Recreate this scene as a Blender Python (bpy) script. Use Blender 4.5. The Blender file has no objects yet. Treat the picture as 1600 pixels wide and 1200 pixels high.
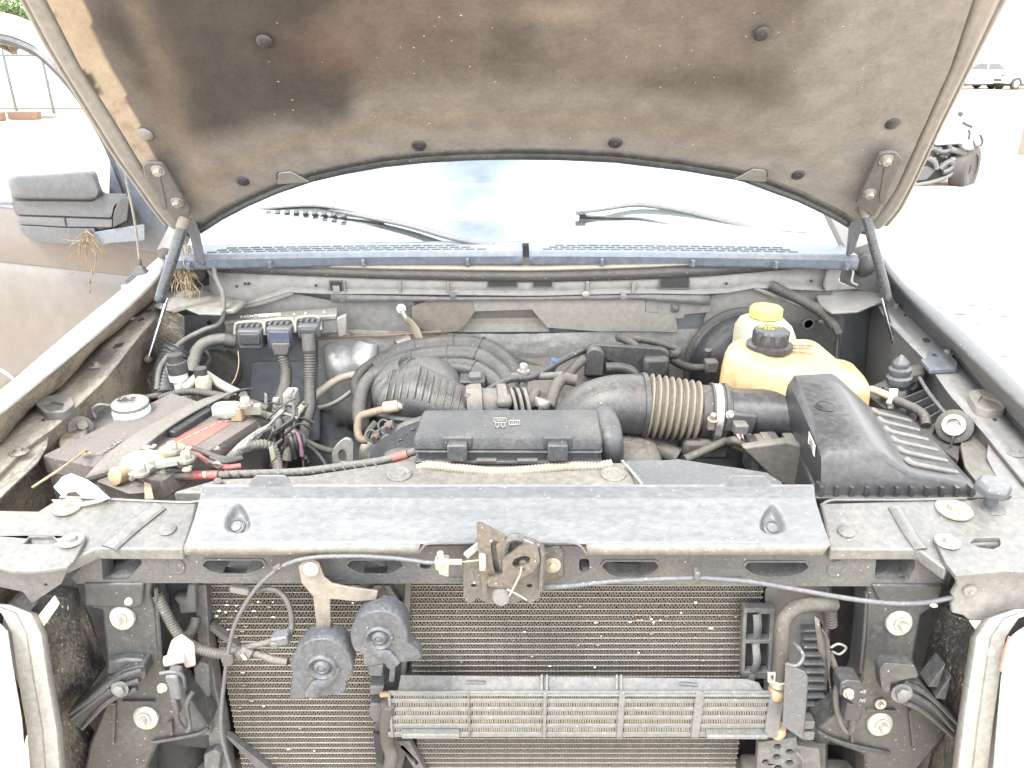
import bpy, bmesh, math, random
from mathutils import Vector, Matrix, noise as mnoise
from mathutils.geometry import tessellate_polygon
random.seed(7)
V = Vector
scene = bpy.context.scene
COL = scene.collection

# ------------------------------------------------------------------ camera, light
CAM = V((0.0, -0.905, 1.69)); PITCH = math.radians(23.1); FPX = 1200.0
cd = bpy.data.cameras.new('camera'); cam = bpy.data.objects.new('camera', cd); COL.objects.link(cam)
cam.location = CAM; cam.rotation_euler = (math.pi/2 - PITCH, 0, 0)
cd.sensor_width = 36.0; cd.lens = 36.0*FPX/1600.0; cd.clip_start = 0.02; cd.clip_end = 3000
scene.camera = cam
SUN_EL, SUN_AZ = math.radians(58), math.radians(215)     # sun high, in front of the truck, to the left
w = bpy.data.worlds.new('World'); scene.world = w; w.use_nodes = True
nt = w.node_tree; nt.nodes.clear()
def wn(t, **k):
    n = nt.nodes.new(t)
    for a, b in k.items(): setattr(n, a, b)
    return n
wo = wn('ShaderNodeOutputWorld')
sky = wn('ShaderNodeTexSky', sky_type='NISHITA', sun_disc=False)
sky.sun_elevation = SUN_EL; sky.sun_rotation = SUN_AZ; sky.dust_density = 2.5
bg1 = wn('ShaderNodeBackground'); bg1.inputs[1].default_value = 0.13
nt.links.new(sky.outputs[0], bg1.inputs[0])
bg2 = wn('ShaderNodeBackground'); bg2.inputs[0].default_value = (0.95, 0.975, 1.0, 1); bg2.inputs[1].default_value = 1.35
tc = wn('ShaderNodeTexCoord'); mp = wn('ShaderNodeMapping'); mp.inputs['Scale'].default_value = (1, 1, 1.6); mp.inputs['Location'].default_value = (0.35, 0.2, 0.1)
nz = wn('ShaderNodeTexNoise'); nz.inputs['Scale'].default_value = 3.4; nz.inputs['Detail'].default_value = 8; nz.inputs['Roughness'].default_value = 0.55
rp_ = wn('ShaderNodeMapRange'); rp_.inputs['From Min'].default_value = 0.33; rp_.inputs['From Max'].default_value = 0.44
mx = wn('ShaderNodeMixShader')
nt.links.new(tc.outputs['Generated'], mp.inputs[0]); nt.links.new(mp.outputs[0], nz.inputs['Vector'])
nt.links.new(nz.outputs['Fac'], rp_.inputs['Value']); nt.links.new(rp_.outputs[0], mx.inputs[0])
nt.links.new(bg1.outputs[0], mx.inputs[1]); nt.links.new(bg2.outputs[0], mx.inputs[2]); nt.links.new(mx.outputs[0], wo.inputs[0])
sl = bpy.data.lights.new('sun', 'SUN'); sl.energy = 1.2; sl.angle = math.radians(14); sl.color = (1, 0.96, 0.9)
so = bpy.data.objects.new('sun', sl); COL.objects.link(so)
sd = V((math.sin(SUN_AZ)*math.cos(SUN_EL), math.cos(SUN_AZ)*math.cos(SUN_EL), math.sin(SUN_EL)))
so.rotation_euler = sd.to_track_quat('Z', 'Y').to_euler(); so.location = sd*30
vs = scene.view_settings; vs.view_transform = 'Standard'; vs.look = 'None'; vs.exposure = 2.08; vs.gamma = 1; vs.use_curve_mapping = False
scene.render.engine = 'CYCLES'; scene.cycles.max_bounces = 8; scene.cycles.diffuse_bounces = 6; scene.cycles.glossy_bounces = 3
scene.cycles.transparent_max_bounces = 8; scene.cycles.caustics_reflective = False; scene.cycles.caustics_refractive = False

# ------------------------------------------------------------------ pixel -> place
FW = V((0, math.cos(PITCH), -math.sin(PITCH))); UPV = V((0, math.sin(PITCH), math.cos(PITCH))); RT = V((1, 0, 0))
def ray(px, py): return FW + RT*((px-800)/FPX) + UPV*((600-py)/FPX)
def uy(px, py, y):
    r = ray(px, py); return CAM + r*((y-CAM.y)/r.y)
def uz(px, py, z):
    r = ray(px, py); return CAM + r*((z-CAM.z)/r.z)
def up(px, py, p0, n):
    r = ray(px, py); return CAM + r*((p0-CAM).dot(n)/r.dot(n))
def depth(p): return (p-CAM).dot(FW)
def mpp(p): return depth(p)/FPX          # metres per pixel at a point
def zy(py, y): return uy(800, py, y).z
def zoom(x0, y0, s):
    return lambda pts: [(x0+a/s, y0+b/s) for a, b in pts]

# ------------------------------------------------------------------ mesh builder
def cr(pts, n=6):
    pts = [V(p) for p in pts]
    if len(pts) < 3: return pts
    P = [pts[0]*2-pts[1]]+pts+[pts[-1]*2-pts[-2]]; out = []
    for i in range(1, len(P)-2):
        a, b, c, d = P[i-1:i+3]
        for k in range(n):
            t = k/n
            out.append(0.5*((2*b)+(c-a)*t+(2*a-5*b+4*c-d)*t*t+(3*b-a-3*c+d)*t**3))
    out.append(pts[-1]); return out
def resample(pts, step):
    L = [0]
    for a, b in zip(pts, pts[1:]): L.append(L[-1]+(b-a).length)
    n = max(2, int(L[-1]/step)); out = []; j = 0
    for i in range(n+1):
        s = L[-1]*i/n
        while j < len(L)-2 and L[j+1] < s: j += 1
        t = (s-L[j])/max(1e-9, L[j+1]-L[j]); out.append(pts[j].lerp(pts[j+1], min(1, t)))
    return out
def rnd(pts, r, n=3):
    """round the corners of a 2-D polygon"""
    out = []; N = len(pts)
    for i in range(N):
        p = V((*pts[i], 0)); a = V((*pts[i-1], 0)); b = V((*pts[(i+1) % N], 0))
        la, lb = (a-p).length, (b-p).length
        rr = min(r, la*.45, lb*.45)
        s = p+(a-p).normalized()*rr; e = p+(b-p).normalized()*rr
        for k in range(n+1):
            t = k/n; q = s*(1-t)**2+p*2*t*(1-t)+e*t*t; out.append((q.x, q.y))
    return out
def circ(cx, cy, r, ry=None, n=16, a0=0):
    ry = r if ry is None else ry
    return [(cx+r*math.cos(a0+2*math.pi*i/n), cy+ry*math.sin(a0+2*math.pi*i/n)) for i in range(n)]
def frame(ax):
    ax = ax.normalized(); u = ax.orthogonal().normalized(); return ax, u, ax.cross(u)
class MB:
    def __init__(s): s.v = []; s.f = []
    def add(s, vs_, fs):
        o = len(s.v); s.v += [tuple(p) for p in vs_]; s.f += [tuple(i+o for i in q) for q in fs]; return s
    def prism(s, pts, vec, holes=()):
        loops = [list(map(V, pts))]+[list(map(V, h)) for h in holes]; vec = V(vec)
        flat = [p for l in loops for p in l]; n = len(flat)
        if len(loops) == 1: tris = [tuple(range(n))]
        else: tris = tessellate_polygon(loops)
        fs = [tuple(t) for t in tris]+[tuple(i+n for i in reversed(t)) for t in tris]; o = 0
        for l in loops:
            m = len(l)
            for i in range(m): fs.append((o+i, o+(i+1) % m, n+o+(i+1) % m, n+o+i))
            o += m
        return s.add(flat+[p+vec for p in flat], fs)
    def box(s, c, sx, sy, sz, rot=None):
        c = V(c); vs_ = []
        for z in (-1, 1):
            for x, y in ((-1, -1), (1, -1), (1, 1), (-1, 1)):
                p = V((x*sx/2, y*sy/2, z*sz/2))
                vs_.append(c+(rot @ p if rot else p))
        return s.add(vs_, [(3, 2, 1, 0), (4, 5, 6, 7), (0, 1, 5, 4), (1, 2, 6, 5), (2, 3, 7, 6), (3, 0, 4, 7)])
    def hexa(s, q):
        return s.add(q, [(3, 2, 1, 0), (4, 5, 6, 7), (0, 1, 5, 4), (1, 2, 6, 5), (2, 3, 7, 6), (3, 0, 4, 7)])
    def grid(s, rows, cu=False, cv=False):
        n, m = len(rows), len(rows[0]); vs_ = [p for r in rows for p in r]; fs = []
        for i in range(n if cu else n-1):
            for j in range(m if cv else m-1):
                i2, j2 = (i+1) % n, (j+1) % m
                fs.append((i*m+j, i*m+j2, i2*m+j2, i2*m+j))
        return s.add(vs_, fs)
    def loft(s, rings, caps=True):
        n, m = len(rings), len(rings[0]); o = len(s.v)
        s.grid(rings, cv=True)
        if caps: s.f += [tuple(o+i for i in reversed(range(m))), tuple(o+(n-1)*m+i for i in range(m))]
        return s
    def tube(s, pts, r, seg=10, corr=None, flat=None, smooth=6, caps=True):
        pts = cr(pts, smooth) if smooth else [V(p) for p in pts]
        if corr: pts = resample(pts, corr[0]/4)
        n = len(pts); rings = []; u = None; acc = 0
        for i, p in enumerate(pts):
            t = (pts[min(i+1, n-1)]-pts[max(i-1, 0)]).normalized()
            u = t.orthogonal().normalized() if u is None else (u-t*u.dot(t)).normalized()
            w_ = t.cross(u); k = i/(n-1)
            rr = r(k) if callable(r) else r
            if corr: rr *= 1+corr[1]*(0.5 if i % 4 in (0, 1) else -0.5)
            ring = []
            for j in range(seg):
                a = 2*math.pi*j/seg; q = u*math.cos(a)*rr+w_*math.sin(a)*rr
                if flat: q -= V(flat[0])*q.dot(V(flat[0]))*(1-flat[1])
                ring.append(p+q)
            rings.append(ring)
        return s.loft(rings, caps)
    def lathe(s, o, ax, prof, seg=20, sx=1, su=None):
        ax, u, w_ = frame(V(ax)); o = V(o)
        if su: u = (V(su)-ax*V(su).dot(ax)).normalized(); w_ = ax.cross(u)
        rings = [[o+ax*h+(u*math.cos(2*math.pi*j/seg)*sx+w_*math.sin(2*math.pi*j/seg))*max(r, 1e-4) for j in range(seg)] for r, h in prof]
        return s.loft(rings)
    def ball(s, c, rx, ry, rz, seg=16, n=10, rot=None, fn=None, e=1.0):
        c = V(c); rings = []
        sg = lambda x: math.copysign(abs(x)**e, x)
        for i in range(1, n):
            a = math.pi*i/n-math.pi/2; ring = []
            for j in range(seg):
                b = 2*math.pi*j/seg
                p = V((rx*sg(math.cos(a))*sg(math.cos(b)), ry*sg(math.cos(a))*sg(math.sin(b)), rz*sg(math.sin(a))))
                if rot: p = rot @ p
                if fn: p = p*fn(p)
                ring.append(c+p)
            rings.append(ring)
        return s.loft(rings)
    def hexbolt(s, o, ax, r, h):
        ax, u, w_ = frame(V(ax)); o = V(o)
        for k, (rr, h0, h1) in enumerate(((r*1.5, 0, h*.25), (r, h*.25, h))):
            m = 6 if k else 14
            s.loft([[o+ax*hh+(u*math.cos(2*math.pi*j/m)+w_*math.sin(2*math.pi*j/m))*rr*q for j in range(m)] for hh, q in ((h0, 1), (h1*.9 if k else h1, 1), (h1, .85 if k else .97))])
        return s
    def jitter(s, a, sc=30):
        s.v = [tuple(V(p)+mnoise.noise_vector(V(p)*sc)*a) for p in s.v]; return s
    def mesh(s, name, weld=True):
        bm = bmesh.new(); vs_ = [bm.verts.new(p) for p in s.v]
        for f in s.f:
            if len(set(f)) < 3: continue
            try: bm.faces.new([vs_[i] for i in f])
            except ValueError: pass
        if weld: bmesh.ops.remove_doubles(bm, verts=bm.verts, dist=1e-5)
        bmesh.ops.recalc_face_normals(bm, faces=bm.faces)
        me = bpy.data.meshes.new(name); bm.to_mesh(me); bm.free(); return me

def obj(name, mb, m, parent=None, label=None, bev=0.0, ang=38, sub=0, solid=0, kind=None, smooth=True, loc=None):
    me = mb.mesh(name) if isinstance(mb, MB) else mb
    o = bpy.data.objects.new(name, me); COL.objects.link(o)
    if m and not me.materials: me.materials.append(m)
    if parent: o.parent = parent
    if loc is not None: o.location = loc
    if label: o['label'] = label
    if kind: o['kind'] = kind
    if smooth:
        me.polygons.foreach_set('use_smooth', [True]*len(me.polygons)); me.set_sharp_from_angle(angle=math.radians(ang))
    if solid:
        q = o.modifiers.new('solid', 'SOLIDIFY'); q.thickness = abs(solid); q.offset = 1 if solid > 0 else -1
    if bev:
        q = o.modifiers.new('bevel', 'BEVEL'); q.width = bev; q.segments = 2; q.limit_method = 'ANGLE'; q.angle_limit = math.radians(35); q.harden_normals = False
    if sub:
        q = o.modifiers.new('sub', 'SUBSURF'); q.levels = sub; q.render_levels = sub
    return o
def thing(name, label, cat, loc=(0, 0, 0), group=None):
    o = bpy.data.objects.new(name, None); COL.objects.link(o); o.location = loc
    return tag(o, label, cat, group)
def tag(o, label, cat, group=None):
    o['label'] = label; o['category'] = cat
    if group: o['group'] = group
    return o
def copy_part(o, parent, loc, name=None, rot=None):
    c = o.copy(); COL.objects.link(c); c.parent = parent; c.location = loc
    if rot: c.rotation_euler = rot
    for ch in o.children:
        d = ch.copy(); COL.objects.link(d); d.parent = c
    return c

# ------------------------------------------------------------------ materials
DUST = (0.36, 0.33, 0.285)
def mat(name, col, rough=0.5, metal=0.0, dust=0.3, dcol=DUST, scale=16, bump=0.2, speck=0.12, var=0.16, upw=0.75, spec=0.5, film=0.42, patch=1.0, trans=0, sss=0, bscale=220, stretch=None, attr=None, coat=0, crisp=0):
    m = bpy.data.materials.new(name); m.use_nodes = True
    t = m.node_tree; t.nodes.clear(); L = t.links.new
    def N(k, **kw):
        n = t.nodes.new(k)
        for a, b in kw.items(): setattr(n, a, b)
        return n
    def math_(op, a, b=None, clamp=False):
        n = N('ShaderNodeMath', operation=op); n.use_clamp = clamp
        for i, x in enumerate((a, b)):
            if x is None: continue
            if isinstance(x, (int, float)): n.inputs[i].default_value = x
            else: L(x, n.inputs[i])
        return n.outputs[0]
    def mixc(f, a, b):
        n = N('ShaderNodeMix', data_type='RGBA')
        if isinstance(f, (int, float)): n.inputs[0].default_value = f
        else: L(f, n.inputs[0])
        for i, x in ((6, a), (7, b)):
            if isinstance(x, tuple): n.inputs[i].default_value = (*x[:3], 1)
            else: L(x, n.inputs[i])
        return n.outputs[2]
    out = N('ShaderNodeOutputMaterial'); p = N('ShaderNodeBsdfPrincipled'); L(p.outputs[0], out.inputs[0])
    co = N('ShaderNodeTexCoord').outputs['Object']
    if stretch:
        q = N('ShaderNodeMapping'); q.inputs['Scale'].default_value = stretch; L(co, q.inputs[0]); co = q.outputs[0]
    def noise_(sc, det, ro=0.6):
        n = N('ShaderNodeTexNoise'); n.inputs['Scale'].default_value = sc; n.inputs['Detail'].default_value = det; n.inputs['Roughness'].default_value = ro
        L(co, n.inputs['Vector']); return n.outputs['Fac']
    n1 = noise_(scale*.5, 7, .68); n2 = noise_(scale*7, 4); n3 = noise_(bscale, 2)
    if attr:
        at = N('ShaderNodeAttribute'); at.attribute_name = attr; base = at.outputs['Color']
    else: base = col
    dk = N('ShaderNodeMix', data_type='RGBA'); dk.blend_type = 'MULTIPLY'; dk.inputs[0].default_value = 1
    if isinstance(base, tuple): dk.inputs[6].default_value = (*base, 1)
    else: L(base, dk.inputs[6])
    vr = N('ShaderNodeMapRange'); vr.inputs['From Min'].default_value = .3; vr.inputs['From Max'].default_value = .7
    vr.inputs['To Min'].default_value = 1-var; vr.inputs['To Max'].default_value = 1+var; L(n2, vr.inputs['Value'])
    cc = N('ShaderNodeCombineXYZ')
    for i in range(3): L(vr.outputs[0], cc.inputs[i])
    L(cc.outputs[0], dk.inputs[7]); c = dk.outputs[2]
    if dust > 0:
        geo = N('ShaderNodeNewGeometry'); sp = N('ShaderNodeSeparateXYZ'); L(geo.outputs['Normal'], sp.inputs[0])
        upf = N('ShaderNodeMapRange'); upf.inputs['From Min'].default_value = -.2; upf.inputs['From Max'].default_value = .9
        upf.inputs['To Min'].default_value = 1-upw; upf.inputs['To Max'].default_value = 1; L(sp.outputs['Z'], upf.inputs['Value'])
        mixn = math_('ADD', n1, math_('MULTIPLY', math_('SUBTRACT', n2, .5), .7-.45*crisp))
        th = .5+(.5-dust)*.62
        mr = N('ShaderNodeMapRange', interpolation_type='SMOOTHSTEP'); mr.inputs['From Min'].default_value = th-.38*(1-crisp*.88); mr.inputs['From Max'].default_value = th+.42*(1-crisp*.88); L(mixn, mr.inputs['Value'])
        d = math_('MULTIPLY', math_('ADD', math_('MULTIPLY', mr.outputs[0], (.32+.5*crisp)*patch), film*dust, True), upf.outputs[0], True)
        dc = mixc(n2, tuple(x*.9 for x in dcol), tuple(min(1, x*1.1) for x in dcol))
        c = mixc(d, c, dc)
        ro = math_('ADD', math_('MULTIPLY', d, max(0, .92-rough)), math_('ADD', rough, math_('MULTIPLY', math_('SUBTRACT', n2, .5), .25)), True)
        L(ro, p.inputs['Roughness'])
        if metal: L(math_('MULTIPLY', math_('SUBTRACT', 1.0, d), metal), p.inputs['Metallic'])
    else:
        p.inputs['Roughness'].default_value = rough; p.inputs['Metallic'].default_value = metal
    if speck > 0:
        n4 = noise_(230, 1, .5)
        sm = N('ShaderNodeMapRange'); sm.inputs['From Min'].default_value = .755-.07*speck; sm.inputs['From Max'].default_value = .785-.07*speck; L(n4, sm.inputs['Value'])
        c = mixc(math_('MULTIPLY', sm.outputs[0], .7), c, (.5, .45, .37))
    L(c, p.inputs['Base Color'])
    p.inputs['Specular IOR Level'].default_value = spec
    if trans: p.inputs['Transmission Weight'].default_value = trans
    if coat: p.inputs['Coat Weight'].default_value = coat; p.inputs['Coat Roughness'].default_value = .15
    if sss:
        p.inputs['Subsurface Weight'].default_value = sss; p.inputs['Subsurface Radius'].default_value = (.04, .02, .01); p.inputs['Subsurface Scale'].default_value = .5
    if bump:
        bp = N('ShaderNodeBump'); bp.inputs['Strength'].default_value = bump; bp.inputs['Distance'].default_value = .002
        L(math_('ADD', n3, math_('MULTIPLY', n2, 1.5)), bp.inputs['Height']); L(bp.outputs[0], p.inputs['Normal'])
    return m
BLK = (.032, .034, .038)
M = dict(
    plastic=mat('dusty_black_plastic', BLK, .42, dust=.26, scale=24),
    clean=mat('black_plastic', (.03, .032, .037), .34, dust=.12, scale=12, speck=.1),
    grey=mat('weathered_grey_plastic', (.072, .079, .09), .4, dust=.22, scale=24),
    rubber=mat('black_rubber', (.03, .03, .033), .55, dust=.22, scale=26),
    dusty=mat('thick_dust_plastic', (.06, .059, .057), .6, dust=.48, scale=12),
    hose=mat('dusty_rubber_hose', (.045, .044, .043), .6, dust=.3, scale=24, dcol=(.34, .30, .245)),
    paint=mat('grey_bay_paint', (.17, .17, .168), .42, dust=.4, scale=8, upw=.55, dcol=(.40, .355, .29)),
    paintd=mat('dark_bay_paint', (.085, .088, .092), .45, dust=.3, scale=9, upw=.4),
    body=mat('taupe_body_paint', (.105, .096, .092), .35, dust=.14, scale=3, upw=.3, speck=0, bump=.03, coat=.4, dcol=(.35, .325, .30), var=.06),
    fender=mat('grey_fender_paint', (.05, .053, .057), .48, dust=.10, scale=4, upw=.4, speck=.1, bump=.05, var=.1),
    mud=mat('mud_caked_paint', (.05, .052, .056), .5, dust=.55, scale=20, upw=.15, film=.15, bump=.9, dcol=(.42, .34, .235), crisp=.6),
    metal=mat('dusty_bare_metal', (.45, .43, .4), .4, metal=.9, dust=.4, scale=30),
    zinc=mat('zinc_bolt', (.42, .40, .36), .42, metal=.85, dust=.25, scale=40, dcol=(.55, .48, .38)),
    steel=mat('brown_steel', (.17, .145, .12), .5, metal=.3, dust=.35, scale=14, upw=.2),
    alum=mat('dull_aluminium', (.36, .35, .325), .5, metal=.6, dust=.5, scale=20),
    foil=mat('crinkled_foil', (.62, .61, .585), .3, metal=.55, dust=.12, scale=16, bump=.35, bscale=70, upw=.2, speck=.05),
    fin=mat('condenser_fin', (.085, .078, .069), .55, metal=.1, dust=.3, scale=10, upw=.1, bump=0, dcol=(.24, .205, .165)),
    coret=mat('condenser_tube', (.185, .178, .165), .5, metal=.2, dust=.3, scale=14, upw=.3),
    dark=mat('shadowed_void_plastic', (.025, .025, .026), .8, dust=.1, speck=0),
    red=mat('faded_red_sleeve', (.36, .085, .08), .5, dust=.2, scale=30),
    pink=mat('pink_wire', (.30, .15, .26), .5, dust=.35),
    white=mat('white_scrap', (.82, .79, .74), .7, dust=.15, speck=.1),
    corr=mat('battery_corrosion', (.33, .36, .32), .9, dust=.3, scale=60, bump=1.0, dcol=(.5, .43, .3)),
    brass=mat('corroded_brass', (.36, .26, .15), .6, metal=.4, dust=.4, scale=60, dcol=(.55, .5, .4)),
    cream=mat('cream_plastic', (.36, .335, .26), .5, dust=.3),
    yellow=mat('yellow_cap', (.58, .52, .15), .45, dust=.25, speck=0),
    amber=mat('amber_tank', (.44, .30, .145), .4, dust=.25, patch=.5, scale=9, sss=.35, speck=.05, dcol=(.78, .72, .6)),
    milky=mat('milky_tank', (.50, .46, .34), .4, dust=.25, sss=.3),
    straw=mat('dry_straw', (.30, .235, .145), .8, dust=0, speck=0, var=.4, bump=0),
    battery=mat('battery_case', (.085, .07, .066), .6, dust=.45, scale=20, film=.6, dcol=(.25, .22, .205), speck=.6, upw=.3),
    redlabel=mat('red_label_print', (.24, .085, .072), .6, dust=.45, scale=40, dcol=(.3, .2, .16), speck=.5),
    print_=mat('white_print', (.27, .26, .24), .7, dust=.2, speck=0),
    blue=mat('pale_blue_cap', (.52, .64, .68), .5, dust=.2),
    green=mat('green_clip', (.1, .5, .22), .5, dust=.1),
    chrome=mat('strut_rod', (.55, .56, .58), .22, metal=1, dust=.08, speck=0, bump=0),
    lens=mat('headlight_lens', (.8, .79, .78), .12, dust=.15, speck=0, bump=.05, coat=.6),
    redlens=mat('red_reflector', (.34, .17, .14), .2, dust=.2, speck=0),
    pad=mat('hood_pad_felt', (.2, .18, .15), .95, dust=0, speck=0, var=.10, bump=.35, bscale=400, attr='stain', spec=.2),
    glassdash=mat('dashboard', (.40, .41, .42), .8, dust=.2, speck=0), seat=mat('seat_cloth', (.2, .2, .2), .9, dust=.1, speck=0),
    sand=None,
)

def uzf(px, py, f):
    y = .6
    for _ in range(12): p = uz(px, py, f(y)); y = p.y
    return p
def plateY(pts, y, th, holes=(), mb=None):
    mb = mb or MB()
    return mb.prism([uy(a, b, y) for a, b in pts], (0, th, 0), [[uy(a, b, y) for a, b in h] for h in holes])
def plateZ(pts, z, th, holes=(), mb=None):
    mb = mb or MB()
    f = z if callable(z) else (lambda y: z)
    return mb.prism([uzf(a, b, f) for a, b in pts], (0, 0, -th), [[uzf(a, b, f) for a, b in h] for h in holes])
def tpx(pts, y=None):
    """pixel path -> places: each point (px, py, y)"""
    return [uy(p[0], p[1], p[2] if len(p) > 2 else y) for p in pts]
def tubepx(pts, rpx, y=None, seg=10, corr=None, mb=None, **k):
    P = tpx(pts, y); r = rpx*sum(mpp(p) for p in P)/len(P)
    return (mb or MB()).tube(P, r, seg, ((corr[0]*mpp(P[len(P)//2]), corr[1]) if corr else None), **k)
def boxpx(x0, y0, x1, y1, yf, yb, mb=None, dx=0):
    a, b = uy(x0, y0, yf), uy(x1, y1, yf)
    z1, z0 = a.z, b.z
    q = [V((a.x, yf, z0)), V((b.x, yf, z0)), V((b.x, yb, z0)), V((a.x, yb, z0)), V((a.x, yf, z1)), V((b.x, yf, z1)), V((b.x+dx, yb, z1)), V((a.x+dx, yb, z1))]
    return (mb or MB()).hexa(q)

# ------------------------------------------------------------------ the yard
def ground_mat():
    m = mat('sandy_ground', (.43, .345, .25), .95, dust=.55, dcol=(.50, .43, .34), scale=.9, bump=.25, speck=0, upw=0, var=.12, bscale=25, spec=.2)
    t = m.node_tree
    return m
M['sand'] = ground_mat()
g = MB()
xs = [-500, -120, -40, -14, -6, -2, 2, 6, 14, 40, 120, 500]; ys = [-120, -20, -4, 2, 6, 10, 16, 26, 45, 90, 200, 900]
g.grid([[V((x, y, 0)) for x in xs] for y in ys])
go = obj('ground', g, M['sand'], kind='structure')
# small stones and clods lying on the sand
st = MB()
for i in range(48):
    px, py = random.uniform(1380, 1620), random.choice((random.uniform(300, 640), random.uniform(180, 420)))
    if i > 30: px, py = random.gauss(1515, 26), random.gauss(482, 10)
    p = uz(px, py, 0.0); s = random.uniform(.006, .02)*(1 if i < 30 else 1.3)
    st.ball(p, s*random.uniform(.8, 2.2), s, s*.6, 6, 4)
obj('dirt_clods', st, mat('dirt_clod', (.075, .058, .046), .9, dust=.3, speck=0, upw=.2), kind='stuff')

# ------------------------------------------------------------------ pickup truck
T = thing('pickup_truck', 'dusty grey pickup truck with its hood propped open, grille and bumper missing, engine bay bare', 'pickup truck')
def part(name, mb, m, label=None, parent=None, **k): return obj(name, mb, m if not isinstance(m, str) else M[m], parent or T, label, **k)

# --- hood
HP, HD, HN = V((0, .92, 1.33)), V((0, -.648, .762)), V((0, -.762, -.648))     # corner, up along the panel, out of the underside
def hxs(px, py):
    p = up(px, py, HP, HN); return p.x, (p-HP).dot(HD)
def hood(x, s, n=0.0): return V((x, 0, 0))+HP+HD*s+HN*n
def table(pts):
    q = sorted(((s, x) for x, s in (hxs(*p) for p in pts)))
    def f(s):
        if s <= q[0][0]: return q[0][1]
        for (a, xa), (b, xb) in zip(q, q[1:]):
            if s <= b: return xa+(xb-xa)*(s-a)/(b-a)
        (a, xa), (b, xb) = q[-2:]; return xb+(s-b)*(xb-xa)/(b-a)*.6
    return f
LO = table([(26, 0), (66, 75), (110, 145), (170, 242), (206, 290), (234, 330), (262, 364)])
LI = table([(73, 0), (124, 100), (187, 200), (222, 258), (262, 318), (290, 352)])
RO = table([(1579, 0), (1530, 92), (1478, 194), (1432, 290), (1412, 330), (1385, 362)])
RI = table([(1520, 0), (1487, 100), (1440, 205), (1402, 290), (1372, 335), (1352, 352)])
rear_px = [(262, 364), (312, 352), (345, 330), (385, 309), (430, 289), (485, 270), (540, 257), (600, 246), (665, 239), (740, 235), (800, 234), (880, 235), (962, 239), (1070, 252), (1160, 268), (1250, 302), (1300, 326), (1340, 350), (1385, 362)]
rear = sorted(hxs(*p) for p in rear_px)
def RS(x):
    if x <= rear[0][0]: return rear[0][1]
    for (a, sa), (b, sb) in zip(rear, rear[1:]):
        if x <= b: return sa+(sb-sa)*(x-a)/(b-a)
    return rear[-1][1]
STOP = 1.28
mb = MB(); rows = []
NS = 26
for i in range(NS+1):
    row = []
    for k in range(41):
        t = k/40
        s0 = -.015; s = s0+(STOP-s0)*i/NS
        x = LO(s)+(RO(s)-LO(s))*t
        lo = RS(x); s = lo+(STOP-lo)*i/NS; x = LO(s)+(RO(s)-LO(s))*t
        crown = .05*(1-(2*t-1)**2)
        row.append(hood(x, s, -.035-crown))
    rows.append(row)
mb.grid(rows)
hood_o = part('hood', mb, 'fender', 'open grey hood leaning over the engine bay', solid=-.004)
# side rims: folded edge with a rib and a groove
for side, A, B in (('l', LO, LI), ('r', RO, RI)):
    mb = MB(); rows = []
    prof = [(0, -.035), (0, -.014), (.04, -.004), (.14, .0), (.20, -.001), (.235, -.005), (.27, -.001), (.40, .006), (.52, .008), (.64, .005), (.74, .005), (.86, .004), (.95, 0), (1.0, -.006), (1.15, -.008)]
    for i in range(41):
        s = -.02+(STOP+.02)*i/40
        a, b = A(s), B(s); d = 1 if b > a else -1
        b = a+d*max(.03, abs(b-a))
        rows.append([hood(a+(b-a)*t, s, n) for t, n in prof])
    mb.grid(rows)
    part('hood_frame_edge', mb, mat('hood_edge_paint', (.20, .193, .185), .45, dust=.4, scale=9, upw=.1, speck=.1, bump=.05, dcol=(.33, .30, .26)), parent=hood_o, ang=180)
# insulation pad
def sm(a, b, x):
    t = max(0, min(1, (x-a)/(b-a))); return t*t*(3-2*t)
BURN = [V((*hxs(a, b), 0)) for a, b in [(120, -120), (160, -20), (186, 40), (208, 95), (226, 140), (254, 182), (284, 214), (330, 216), (390, 200), (440, 190), (500, 182), (545, 160), (560, 110), (520, 60), (500, 20), (540, -30), (480, -140)]]
def inside(x, s):
    q = V((x, s, 0)); d = 9; odd = False
    for a, b in zip(BURN, BURN[1:]+BURN[:1]):
        ab = b-a; t = max(0, min(1, (q-a).dot(ab)/ab.dot(ab))); d = min(d, (q-a-ab*t).length)
        if (a.y > s) != (b.y > s) and x < a.x+(s-a.y)*(b.x-a.x)/(b.y-a.y): odd = not odd
    return d if odd else -d
mb = MB(); rows = []; cols = []
NX, NY = 190, 150
TAN, FELT, DK, RED, LT = V((.33, .275, .215)), V((.205, .19, .174)), V((.040, .036, .034)), V((.12, .08, .063)), V((.25, .225, .195))
lx = [hxs(x, y) for x, y in [(125, 0), (150, 55), (172, 100), (215, 195), (245, 255), (300, 345)]]; TL = table([(125, 0), (150, 55), (172, 100), (215, 195), (245, 255), (300, 345)])
def blob(x, s, px, py, rx, ry):
    a, b = hxs(px, py); return math.exp(-(((x-a)/rx)**2+((s-b)/ry)**2))
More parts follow.
